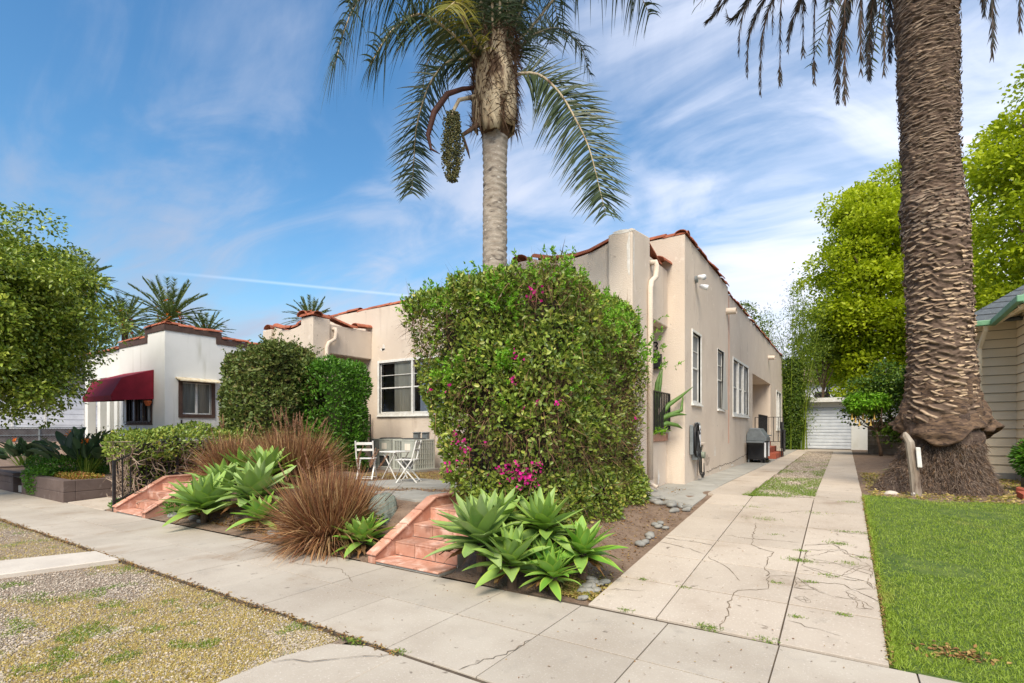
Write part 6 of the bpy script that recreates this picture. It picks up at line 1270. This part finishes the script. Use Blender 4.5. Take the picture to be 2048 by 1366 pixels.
# ---- air conditioners
def acunit(label, x, y, z=.47):
    rt = thing('air_conditioner', label, 'air conditioner', (x, y, z), 'condenser units against the front wall'); s_ = .74; h = .76
    m = MB(); m.box(x - s_, x, y, y + s_, z + .03, z + .05); m.box(x - s_, x, y, y + s_, z + h - .035, z + h)
    for (a, b) in ((x - s_, y), (x - .05, y), (x - s_, y + s_ - .05), (x - .05, y + s_ - .05)): m.box(a + .002, a + .048, b + .002, b + .048, z + .05, z + h - .035)
    m.box(x - .46, x - .06, y + .003, y + .03, z + .32, z + h - .04); m.build('cabinet', MT['ac_metal'], rt, bevel=.006)
    m = MB(); n = 9
    for i in range(n):
        u = y + .06 + (s_ - .12) * i / (n - 1); m.box(x - .03, x - .002, u - .02, u + .02, z + .05, z + h - .035); m.box(x - s_ + .002, x - s_ + .03, u - .02, u + .02, z + .05, z + h - .035)
    for k in range(5): zq = z + .15 + k * .13; m.bar((x - .006, y + .05, zq), (x - .006, y + s_ - .05, zq), .012, .012)
    for i in range(5): u = x - s_ + .07 + .055 * i; m.box(u - .012, u + .012, y + .003, y + .03, z + .05, z + h - .035)
    m.build('louvre_panel', MT['ac_metal'], rt)
    m = MB(); m.box(x - s_ + .05, x - .04, y + .04, y + s_ - .04, z + .05, z + h - .04); m.build('coil', MT['ac_dark'], rt)
    m = MB(); m.lathe((x - s_ / 2, y + s_ / 2, z + h), [(.3, .001), (.3, .02), (.26, .03), (.02, .035)], 24); m.build('fan_grille', MT['ac_dark'], rt)
    m = MB(); m.box(x - s_ - .08, x + .08, y - .08, y + s_ + .08, z - .06, z + .03); m.build('pad', MT['concrete_gray'], rt)
    m = MB(); m.box(x - .32, x - .14, y - .003, y + .001, z + .5, z + .66); m.build('data_label', MT['curtain'], rt); return rt
acunit('front grey air conditioning condenser with vertical louvres under the white window', -8.62, 8.95)
acunit('rear grey air conditioning condenser left of the other, nearer the shrub', -9.75, 9.25)
for x, lab in ((-9.62, 'left small grey disconnect box on the wall above the condensers'), (-9.3, 'right small grey disconnect box on the wall above the condensers')):
    rt = thing('disconnect_box', lab, 'electrical box', (x, YA, 1.25)); m = MB(); m.box(x - .09, x + .09, YA - .1, YA - .002, 1.14, 1.38); m.build('box', MT['grey_plastic'], rt, bevel=.006); m = MB(); m.prism([(x - .1, YA - .13), (x + .1, YA - .13), (x + .1, YA - .002), (x - .1, YA - .002)], 1.381, [1.39, 1.39, 1.41, 1.41]); m.build('hood', MT['grey_plastic'], rt)
rt = thing('wall_conduit', 'thin grey conduit along the wall right of the condensers', 'pipe', (-7.8, YA, .9)); m = MB(); m.tube([(-8.6, YA - .03, .98), (-7.9, YA - .03, .9), (-7.6, YA - .03, .9), (-7.6, YA - .03, .6)], .014, 6); m.build('pipe', MT['grey_plastic'], rt); m = MB(); m.box(-7.7, -7.55, YA - .07, YA - .002, .78, .94); m.build('junction_box', MT['white_plastic'], rt)

# ---- white folding bistro chairs and table
def chair(label, x, y, z, rz):
    rt = thing('folding_chair', label, 'chair', (x, y, z)); c, s_ = math.cos(rz), math.sin(rz)
    T = lambda p: (x + p[0] * c - p[1] * s_, y + p[0] * s_ + p[1] * c, z + p[2])
    def B(m, a, b, w_=.03, h_=.016, up=(0, 0, 1)): m.bar(T(a), T(b), w_, h_, (up[0] * c - up[1] * s_, up[0] * s_ + up[1] * c, up[2]))
    # local: faces -x, sits with back at +x
    for sy in (-.19, .19):
        m = MB(); B(m, (-.2, sy, 0), (.12, sy, .46), .022, .03, (0, 1, 0)); B(m, (.12, sy, .46), (.22, sy, .86), .022, .03, (0, 1, 0)); m.build('back_leg', MT['white_paint'], rt)
        m = MB(); q = sy * .88; B(m, (.22, q, 0), (-.18, q, .45), .022, .03, (0, 1, 0)); m.build('front_leg', MT['white_paint'], rt)
    m = MB(); [B(m, (-.2 + .07 * i, -.19, .462), (-.2 + .07 * i, .19, .462), .055, .014) for i in range(6)]; m.build('seat', MT['white_paint'], rt, bevel=.003, seg=1)
    m = MB(); B(m, (.2, -.2, .8), (.2, .2, .8), .014, .06); B(m, (.165, -.2, .66), (.165, .2, .66), .014, .05); m.build('backrest', MT['white_paint'], rt, bevel=.003, seg=1)
    m = MB(); B(m, (-.18, -.17, .03), (-.18, .17, .03), .015, .015); B(m, (.2, -.17, .03), (.2, .17, .03), .015, .015); m.build('stretcher', MT['white_paint'], rt); rt.scale = (.88,) * 3
chair('white folding chair seen from the side on the grey slab in front of the condensers', -6.62, 6.72, .53, .5)
chair('white folding chair seen from behind, left of the small table', -7.95, 6.9, .5, 2.2 + 3.14)
rt = thing('bistro_table', 'small white folding table between the two white chairs', 'table', (-7.45, 7.2, .5))
m = MB(); m.box(-7.75, -7.2, 6.95, 7.5, 1.1, 1.125); m.build('tabletop', MT['white_paint'], rt, bevel=.006)
for a in ((-7.7, 7.0, .5, -7.25, 7.0, 1.1), (-7.25, 7.03, .5, -7.7, 7.03, 1.1), (-7.7, 7.45, .5, -7.25, 7.45, 1.1), (-7.25, 7.42, .5, -7.7, 7.42, 1.1)): m = MB(); m.bar(a[:3], a[3:], .025, .015); m.build('leg', MT['white_paint'], rt)
rt.scale = (.8, .8, .88)

# ---- charger, meter and conduit by the corner of the house
X = XS + .01; ev = thing('car_charger', 'grey and white car charger with black cable loops on the corner of the side wall', 'charger', (XS, 10.8, 1.2))
m = MB()
for yy in (10.34, 10.78): m.tube([(X, yy, 1.3), (X + .14, yy, 1.3)], [.001, .001], 3)
m = MB(); m.obox((X + .055, 10.86, 1.33), (.055, 0, 0), (0, .06, 0), (0, 0, .3)); m.build('body', MT['grey_plastic'], ev, bevel=.04, seg=4)
m = MB(); m.box(X + .105, X + .116, 10.81, 10.91, 1.12, 1.56); m.build('white_panel', MT['white_plastic'], ev, bevel=.003)
m = MB(); m.box(X + .117, X + .119, 10.835, 10.885, 1.46, 1.5); m.box(X + .117, X + .119, 10.84, 10.88, 1.38, 1.42); m.box(X + .117, X + .119, 10.83, 10.89, 1.22, 1.225); m.build('panel_marks', MT['black_plastic'], ev)
m = MB(); m.obox((X + .035, 10.46, 1.27), (.035, 0, 0), (0, .025, 0), (0, 0, .3)); m.obox((X + .02, 10.64, 1.3), (.018, 0, 0), (0, .16, 0), (0, 0, .16)); m.build('cable_holder', MT['grey_plastic'], ev, bevel=.02, seg=3)
m = MB()
for k in range(7):
    q = k * .035; pts = [(X + .05 + .02 * math.sin(k), 10.65 + (.11 + .012 * k) * math.sin(a), 1.27 + (.27 + .012 * k) * math.cos(a)) for a in np.linspace(0, 2 * math.pi, 18)]; m.tube([(p[0] + random.uniform(-.005, .005) + .01 * k, p[1], p[2]) for p in pts], .013, 6, cap=False)
m.tube([(X + .14, 10.56, 1.45), (X + .16, 10.62, 1.15), (X + .15, 10.8, .8), (X + .13, 10.9, .62), (X + .1, 11.1, .53)], .013, 6); m.tube([(X + .12, 10.78, 1.0), (X + .13, 10.7, .8), (X + .12, 10.8, .6), (X + .1, 11.05, .5), (X + .09, 11.12, .55)], .013, 6); m.build('cable', MT['black_plastic'], ev, smooth=True)
em = thing('electric_meter', 'small green-grey meter box below the car charger', 'electrical box', (XS, 10.95, .95)); m = MB(); m.box(X, X + .1, 10.62, 11.08, .86, 1.04); m.build('box', MT['grey_plastic'], em, bevel=.01); m = MB(); m.tube([(X + .1, 10.98, .95), (X + .18, 10.98, .95)], .07, 16); m.build('dial', M('meter_green', S(128, 136, 120), .5), em)
gb = thing('recessed_gas_cabinet', 'tall narrow olive utility niche in the side wall behind the charger cable', 'cabinet', (XS, 11.3, .8)); m = MB(); m.box(X - .005, X + .012, 11.2, 11.48, .56, 1.14); m.build('door', M('olive_panel', S(92, 92, 78), .6, S(80, 78, 66), 5), gb, bevel=.004)
m = MB(); m.box(X, X + .06, 11.14, 11.55, 1.15, 1.2); m.box(X, X + .03, 11.5, 11.54, .55, 1.15); m.box(X - .001, X + .025, 11.14, 11.19, .5, 1.15); m.build('surround', MT['stucco'], gb, bevel=.01); m = MB(); m.tube([(X + .02, 11.56, .75), (X + .03, 11.57, .5), (X + .02, 11.5, .45)], .02, 6); m.build('pipe', MT['black_metal'], gb)
dp_ = thing('drain_spout', 'short rusty drain spout at the foot of the porch wall beside the hedge', 'pipe', (-2.85, 8.8, .5)); m = MB(); m.tube([(-2.9, 8.95, .52), (-2.74, 8.93, .46)], [.035, .035], 10, cap=False); m.build('pipe', MT['stucco'], dp_)

# ---- barbecue, folded board, brick steps and their railing by the side entry
bq = thing('barbecue_grill', 'dark grey gas barbecue with side shelves standing by the side entry', 'barbecue', (-2.15, 19.3, .42)); bx, by = -2.27, 17.6
m = MB(); m.box(bx - .27, bx + .22, by, by + .9, .52, 1.08); m.build('cabinet', MT['black_plastic'], bq, bevel=.02)
m = MB(); m.add([(bx - .3, by - .05, 1.1), (bx + .28, by - .05, 1.1), (bx + .28, by - .05, 1.2), (bx + .08, by - .05, 1.5), (bx - .2, by - .05, 1.52), (bx - .3, by - .05, 1.3)] + [(bx - .3, by + .95, 1.1), (bx + .28, by + .95, 1.1), (bx + .28, by + .95, 1.2), (bx + .08, by + .95, 1.5), (bx - .2, by + .95, 1.52), (bx - .3, by + .95, 1.3)],
    [(0, 1, 2, 3, 4, 5), (11, 10, 9, 8, 7, 6)] + [(i, 6 + i, 6 + (i + 1) % 6, (i + 1) % 6) for i in range(6)]); m.build('lid', MT['grey_plastic'], bq, bevel=.02)
m = MB(); m.tube([(bx + .31, by + .1, 1.28), (bx + .33, by + .15, 1.28), (bx + .33, by + .75, 1.28), (bx + .31, by + .8, 1.28)], .018, 8); m.build('handle', MT['grey_plastic'], bq)
for yq in (by - .5, by + .96): m = MB(); m.box(bx - .25, bx + .24, yq, yq + .42, 1.06, 1.1); m.build('side_shelf', MT['grey_plastic'], bq, bevel=.012)
for yq in (by - .02, by + .9):
    m = MB(); m.box(bx + .21, bx + .26, yq, yq + .04, .6, 1.06); m.build('towel_frame', MT['white_plastic'], bq)
for yq in (by + .02, by + .84): m = MB(); m.tube([(bx + .17, yq, .49), (bx + .17, yq + .05, .49)], .075, 14); m.build('wheel', MT['black_plastic'], bq)
m = MB(); [m.box(bx + q, bx + q + .04, by + r_, by + r_ + .04, .42, .53) for q in (-.26, .17) for r_ in (.02, .84)]; m.build('leg', MT['grey_plastic'], bq)
dm = thing('doormat_debris', 'crumpled dark mat on the ground in front of the barbecue', 'mat', (-2.3, 18.2, .42)); n = 12; V = [(-2.56 + .6 * i / n, 17.7 + .7 * j / n, .43 + .05 * random.random()) for j in range(n + 1) for i in range(n + 1)]; m = MB(); m.add(V, [(j * (n + 1) + i, j * (n + 1) + i + 1, (j + 1) * (n + 1) + i + 1, (j + 1) * (n + 1) + i) for j in range(n) for i in range(n)]); m.build('mat', MT['core'], dm)
bs_ = thing('brick_steps', 'red brick tiled steps at the side entry behind the barbecue', 'steps', (-2.2, 21.5, .42)); m = MB()
for i, (xa, zb) in enumerate(((-1.98, .62), (-2.2, .82), (-2.4, 1.0))):
    for j in range(8): m.box(XS + .01, xa, 20.1 + j * .3 + .004, 20.1 + (j + 1) * .3 - .004, .4 + (.2 * i + .002 if i else 0), zb)
m.build('brick_treads', MT['brick_red'], bs_, bevel=.006, seg=1)
er = thing('entry_railing', 'thin brown iron railing on the brick steps of the side entry', 'railing', (-2.1, 22.6, .9)); m = MB(); railing(m, (XS - .4, 22.6, .9), (-1.98, 22.6, .9), .08, 1.05, 6, .022); railing(m, (XS + .04, 20.2, 1.0), (XS + .04, 22.6, 1.0), .06, 1.0, 12, .022); m.build('balusters', MT['black_metal'], er)
fb = thing('folded_table', 'black folded board leaning upright beside the brick steps', 'board', (-1.95, 21.5, .42)); m = MB(); m.obox((-1.95, 21.9, 1.25), (.035, 0, 0), (0, .3, 0), (0, 0, .5)); m.obox((-1.87, 21.8, 1.05), (.02, 0, 0), (0, .26, 0), (0, 0, .42)); m.build('panel', MT['black_plastic'], fb, bevel=.01)
m = MB(); [m.bar((-1.93, y, .42), (-1.95, y, .8), .05, .03) for y in (21.65, 22.15)]; m.build('leg', MT['black_plastic'], fb)

# ---- things round the date palm
po_ = thing('leaning_post', 'weathered split grey post with a white cap bracket leaning on the date palm', 'post', (.95, 10.5, .42))
m = MB(); a0 = np.array((.99, 10.35, .38)); m.tube([a0, a0 + (-.03, .02, .4), a0 + (-.09, .03, .9), a0 + (-.14, .05, 1.0), a0 + (-.15, .06, 1.06)], [.075, .07, .062, .05, .02], 8)
m.build('post', M('weathered_wood', S(168, 158, 144), .9, S(110, 92, 76), 6, [(S(64, 44, 34), 5, .55, .68)], .7, 40, .01, stretch=(1, 1, .2)), po_)
m = MB(); m.obox(a0 + (.02, -.05, .66), (.03, 0, 0), (0, .03, 0), (-.012, 0, .16)); m.build('bracket', MT['white_paint'], po_, bevel=.01)
for i, (x, y, rz, lab) in enumerate(((2.35, 10.75, .5, 'left red brick of the loose bricks right of the palm roots'), (2.55, 10.6, .9, 'tilted middle red brick lying right of the palm roots'), (2.75, 10.45, .3, 'red brick nearest the teal cloth'), (2.45, 11.5, 1.2, 'red brick behind the others near the siding'))):
    m = MB(); c, s_ = math.cos(rz), math.sin(rz); m.obox((x, y, .48), (.11 * c, .11 * s_, .0), (-.055 * s_, .055 * c, 0.02), (0, -.01, .045)); tag(m.build('loose_brick', MT['brick_red'], None, (x, y, .44), bevel=.006), lab, 'brick', 'loose bricks right of the palm')
tc_ = rock('teal_cloth', 'crumpled teal cloth lying on the bricks at the right edge', 'cloth', (2.62, 10.2, .5), (.16, .1, .07), 21, MT['teal_cloth'])
pt = thing('potted_shrub', 'leafy shrub in a black tray against the clapboard wall at the right edge', 'potted plant', (3.0, 12.2, .42)); px0, py0 = 2.78, 11.9
m = MB(); m.prism([(px0 - .22, py0 - .2), (px0 + .28, py0 - .2), (px0 + .28, py0 + .2), (px0 - .22, py0 + .2)], .5, .66); m.build('tray', MT['black_plastic'], pt, bevel=.01)
n = 3600; u = rnd(n); P = np.array((px0 + .05, py0, 1.0)) + nrmz(u) * rng.random((n, 1)) ** .5 * np.array((.42, .35, .36)); leaves('foliage', P, u + (0, 0, -.1), rnd(n) + (0, 0, .8), .075, .03, LM['shrub'], pt)
m = MB(); [m.tube([(px0, py0, .7), (px0 - .1 * k, py0, 1.2), (px0 - .25 + .14 * k, py0 - .1, 1.55 + .12 * k)], .008, 5) for k in range(4)]; m.build('bare_stem', MT['twig'], pt)

LM['straw'] = leafM('straw_blade', [S(206, 182, 104), S(184, 160, 86), S(222, 204, 138), S(166, 160, 76)], .3, .7)
# ================================================================ GROUND COVER
ico_v = None
def ico():
    p = (1 + 5 ** .5) / 2; V = nrmz(np.array([(-1, p, 0), (1, p, 0), (-1, -p, 0), (1, -p, 0), (0, -1, p), (0, 1, p), (0, -1, -p), (0, 1, -p), (p, 0, -1), (p, 0, 1), (-p, 0, -1), (-p, 0, 1)], float))
    F = np.array([(0, 11, 5), (0, 5, 1), (0, 1, 7), (0, 7, 10), (0, 10, 11), (1, 5, 9), (5, 11, 4), (11, 10, 2), (10, 7, 6), (7, 1, 8), (3, 9, 4), (3, 4, 2), (3, 2, 6), (3, 6, 8), (3, 8, 9), (4, 9, 5), (2, 4, 11), (6, 2, 10), (8, 6, 7), (9, 8, 1)]); return V, F
def stones(name, P, r, mat):
    V0, F0 = ico(); n = len(P); sc_ = r[:, None] * rng.uniform(.6, 1.25, (n, 3)) * np.array((1, 1, .7)); a = rng.uniform(0, 6.28, n); Vs = V0[None] * (1 + rng.normal(size=(n, 12, 1)) * .12) * sc_[:, None]
    x = Vs[..., 0] * np.cos(a)[:, None] - Vs[..., 1] * np.sin(a)[:, None]; y = Vs[..., 0] * np.sin(a)[:, None] + Vs[..., 1] * np.cos(a)[:, None]; V = np.stack([x, y, Vs[..., 2]], -1) + P[:, None]
    return np_mesh(name, V.reshape(-1, 3), (np.arange(n)[:, None, None] * 12 + F0).reshape(-1, 3), mat)
def bl(name, P, h, wd, mat, spread=.5, droop=.25, seg=2):
    n = len(P); D = rnd(n) * spread + np.array((0, 0, 1.)); V, F, _ = strips(P, D, h * rng.uniform(.5, 1.2, n), wd, droop * rng.uniform(.3, 1.6, n), seg); return np_mesh(name, V, F, mat)
def inpath(P): # little path polygon over the parkway
    yy = P[:, 1]; xl = np.interp(yy, [-1.3, 1.35, 2.43], [-9.0, -8.1, -7.62]); xr = np.interp(yy, [-1.3, 1.0, 2.43], [-8.1, -7.35, -6.93]); return (P[:, 0] > xl - .03) & (P[:, 0] < xr + .03)
def pk(n, xlo=-14., xhi=-3.08, ylo=-1.1, yhi=2.43, near=2.2):
    P = np.zeros((0, 3)); 
    while len(P) < n:
        Q = np.stack([rng.uniform(xlo, xhi, n * 2), rng.uniform(ylo, yhi, n * 2), np.zeros(n * 2)], 1); d = np.hypot(Q[:, 0], Q[:, 1]); k = rng.random(len(Q)) < np.minimum(1, (3.6 / d) ** near)
        k &= ~inpath(Q); P = np.concatenate([P, Q[k]])
    P = P[:n]; P[:, 2] = -.03 + (vnoise(P * (1, 1, 0), 2.2, 5) - .5) * .04; return P
mask = lambda P: vnoise(P * (1, 1, 0), .95, 31) * .62 + vnoise(P * (1, 1, 0), 2.6, 32) * .38
P = pk(80000); k = mask(P) < .56; P = P[k | (rng.random(len(P)) < .3)]; P[:, 2] += .004; tag(stones('parkway_gravel', P, rng.uniform(.005, .011, len(P)), MT['pebble']), 'pinkish grey gravel covering the parkway strip', 'gravel', kind='stuff')
P = pk(230000); mk = mask(P); edge = np.clip((P[:, 1] - 2.2) / .2, 0, 1) * .25; k = (mk + edge + rng.normal(size=len(P)) * .05) > .49; Q = P[k]; tag(bl('dry_grass', Q[:210000], .038, .0045, LM['straw'], 1.1, .5), 'straw coloured dry grass mat on the parkway gravel', 'grass', kind='stuff')
m3 = vnoise(P * (1, 1, 0), 3.4, 77) * .6 + vnoise(P * (1, 1, 0), 8, 78) * .4; k = (m3 + rng.normal(size=len(P)) * .03 > .68); Q = P[k]; tag(bl('green_tufts', Q[:45000], .045, .0045, LM['weed'], .8, .4), 'patchy green grass tufts in the parkway', 'grass', kind='stuff')
# lawn
n = 230000; Q = np.stack([rng.uniform(.27, 9, n * 3), rng.uniform(3.975, 10.05, n * 3), np.zeros(n * 3)], 1); d = np.hypot(Q[:, 0], Q[:, 1]); k = (rng.random(len(Q)) < np.minimum(1, (4.2 / d) ** 1.6)) & (Q[:, 0] < Q[:, 1] * .27 + 3.2 + 0 * d) & (Q[:, 1] < 9.92 + .15 * np.sin(Q[:, 0] * 4) + .08 * rng.normal(size=len(Q)))
Q = Q[k][:n]; bald = (vnoise(Q * (1, 1, 0), 1.5, 12) > .8) | (np.hypot((Q[:, 0] - .62) / .2, (Q[:, 1] - 4.35) / .09) + rng.normal(size=len(Q)) * .25 < 1); Q = Q[~bald | (rng.random(len(Q)) < .3)]; Q[:, 2] = terr(Q[:, 0], Q[:, 1]) - .005
tag(bl('lawn_grass', Q, .052, .0055, LM['grass'], .75, .35), 'bright green mown lawn beside the driveway', 'grass', kind='stuff')
n = 2600; Q = np.stack([.262 + np.abs(rng.normal(size=n)) * .02, rng.uniform(4.03, 9.9, n), np.zeros(n)], 1); Q[:, 2] = zdr(Q[:, 1]) - .01; tag(bl('lawn_edge_grass', Q, .07, .006, LM['grass'], 1., .5), 'ragged grass along the lawn edge', 'grass', kind='stuff')
n = 110; Q = np.stack([.62 + rnd(n)[:, 0] * .1, 4.35 + rnd(n)[:, 0] * .05, np.zeros(n)], 1); Q[:, 2] = terr(Q[:, 0], Q[:, 1]) + .01; tag(leaves('lawn_bare_litter', Q, rnd(n) * (1, 1, .3), rnd(n) * .4 + (0, 0, 1.), .035, .02, LM['litter']), 'reddish dead patch in the lawn near the sidewalk', 'leaf litter', kind='stuff')
# gravel strip between the wheel tracks
n = 16000; Q = np.stack([rng.uniform(-1.4, -.37, n), 9.2 + 19 * rng.random(n) ** 1.9, np.zeros(n)], 1); Q = Q[Q[:, 0] > -1.28 - (Q[:, 1] - 9) * .006]; Q[:, 2] = .385 + .0013 * (Q[:, 1] - 9); tag(stones('strip_gravel', Q, rng.uniform(.008, .016, len(Q)), MT['pebble']), 'grey gravel in the strip between the wheel tracks', 'gravel', kind='stuff')
n = 60000; Q = np.stack([rng.uniform(-1.4, -.35, n), 9.15 + 19 * rng.random(n) ** 1.8, np.full(n, .385)], 1); u = np.abs((Q[:, 0] + .84) / .5); mk = vnoise(Q * (1, .5, 0), 2.4, 61) + .28 * u ** 2 + .28 * np.exp(-((Q[:, 1] - 10.6) / .9) ** 2); Q = Q[mk + rng.normal(size=n) * .07 > .82]; tag(bl('strip_grass', Q, .05, .007, LM['weed'], .8, .3), 'green grass growing in the strip between the wheel tracks', 'grass', kind='stuff')
# weeds in the driveway cracks
P = []
for (x, y, c, r_) in ((-.37, 5.95, 420, .07), (-.05, 6.75, 200, .06), (-.9, 7.6, 160, .1), (.05, 6.05, 130, .06), (-.1, 5.6, 120, .05), (-.25, 5.35, 110, .04), (-.5, 5.2, 100, .04), (.18, 6.3, 120, .04), (-.37, 6.3, 110, .04), (-.3, 4.5, 70, .03), (.0, 4.7, 90, .03), (.2, 7.34, 90, .07), (0, 7.32, 70, .05), (-.85, 4.02, 190, .05), (-.45, 4.0, 80, .05), (-1.5, 4.02, 60, .04), (-1.6, 4.75, 60, .03), (-1.2, 4.72, 50, .03), (-.3, 8.2, 90, .12), (-1.1, 8.3, 80, .1), (-.7, 6.85, 60, .04), (.1, 9.15, 120, .08), (-2.5, 2.46, 60, .04), (-2.9, 2.4, 120, .05)):
    q = rnd(c) * np.array((r_, r_ * .5, 0)) + (x, y, 0); q[:, 2] = zdr(q[:, 1]); P.append(q)
tag(bl('crack_weeds', np.concatenate(P), .03, .006, LM['weed'], 1.1, .4), 'small green weeds growing in the driveway cracks', 'weeds', kind='stuff')
# leaf litter, dry needles, dirt on the paving and the beds
def litter(name, label, P, s_, mat=None): n = len(P); return tag(leaves(name, P, rnd(n) * (1, 1, .25), rnd(n) * .35 + (0, 0, 1.), s_ * rng.uniform(.5, 1.3, n), s_ * .5 * rng.uniform(.6, 1.2, n), mat or LM['litter']), label, 'leaf litter', kind='stuff')
n = 1500; Q = np.stack([-2.05 + rnd(n)[:, 0] * .16, 4.12 + np.abs(rnd(n)[:, 0]) * .22, np.zeros(n)], 1); Q[:, 2] = terr(Q[:, 0], Q[:, 1]) + .02; litter('straw_litter', 'yellow straw and dry leaves beside the agaves at the driveway corner', Q, .04, LM['dry'])
n = 900; Q = np.stack([rng.uniform(-2.9, -1.9, n), rng.uniform(4.3, 8.2, n), np.zeros(n)], 1); Q[:, 2] = terr(Q[:, 0], Q[:, 1]) + .012; litter('bank_litter', 'dry leaves scattered over the dirt bank beside the driveway', Q, .035)
n = 420; Q = np.stack([rng.uniform(-4, .25, n), rng.uniform(2.5, 8.8, n), np.zeros(n)], 1); Q = Q[(Q[:, 1] < 3.95) | (Q[:, 0] > -1.8)]; Q[:, 2] = np.where(Q[:, 1] > 3.98, zdr(Q[:, 1]), 0) + .006; litter('paving_litter', 'few dry leaves on the sidewalk and the driveway', Q, .018)
n = 700; Q = np.stack([.25 + np.abs(rnd(n)[:, 0]) * .012, rng.uniform(4.0, 9.8, n), np.zeros(n)], 1); Q[:, 2] = zdr(Q[:, 1]) + .004; litter('edge_litter', 'brown litter along the edge of the lawn', Q, .025)
n = 1600; Q = np.stack([rng.uniform(-14, -2.5, n), 2.43 + rnd(n)[:, 0] * .025, np.full(n, .0)], 1); litter('kerb_litter', 'brown litter along the near edge of the sidewalk', Q, .03)
n = 9000; Q = np.stack([rng.uniform(-8.6, -2.4, n), rng.uniform(5.2, 10.1, n), np.zeros(n)], 1); Q[:, 2] = terr(Q[:, 0], Q[:, 1]) + .008; litter('yard_litter', 'wood chips and dry leaves over the yard in front of the bungalow', Q, .04)
n = 9000; Q = np.stack([rng.uniform(-9.0, -5.5, n), rng.uniform(7.3, 9.2, n), np.zeros(n)], 1); Q[:, 2] = terr(Q[:, 0], Q[:, 1]); tag(bl('yard_grass', Q, .05, .006, LM['dry'], .9, .4), 'thin yellowing grass in front of the condensers', 'grass', kind='stuff')
n = 7000; Q = np.stack([rng.uniform(.35, 4.2, n), rng.uniform(9.85, 15, n), np.zeros(n)], 1); Q[:, 2] = .43; litter('palm_litter', 'straw coloured palm litter round the date palm roots', Q, .06, LM['dry'])
n = 2400; Q = np.stack([rng.uniform(-9.5, -5.4, n), 4.02 + np.abs(rnd(n)[:, 0]) * .25, np.zeros(n)], 1); Q[:, 2] = terr(Q[:, 0], Q[:, 1]) + .01; litter('bed_litter', 'brown litter under the agaves and fountain grasses', Q, .045)
for (x, y, r_, lab) in ((-9.35, 4.1, .22, 'green fern-like tuft at the foot of the left steps'), (-11.4, 4.0, .16, 'small green tuft left of the handrail post'), (-4.95, 4.45, .16, 'small dark green herb beside the tall boulder'), (-5.65, 4.2, .16, 'green herb beside the stones at the foot of the fountain grass')):
    n = 420; u = rnd(n); P = np.array((x, y, float(terr(x, y)) + r_ * .5)) + nrmz(u) * rng.random((n, 1)) ** .5 * np.array((r_, r_, r_ * .7)); z0 = float(terr(x, y))
    leaves('low_herb', P, u + (0, 0, .4), rnd(n) + (0, 0, .8), .05, .025, LM['shrub'], None, (x, y, z0)); tag(bpy.context.scene.collection.objects[-1], lab, 'plant')
print('objects', len(bpy.data.objects))
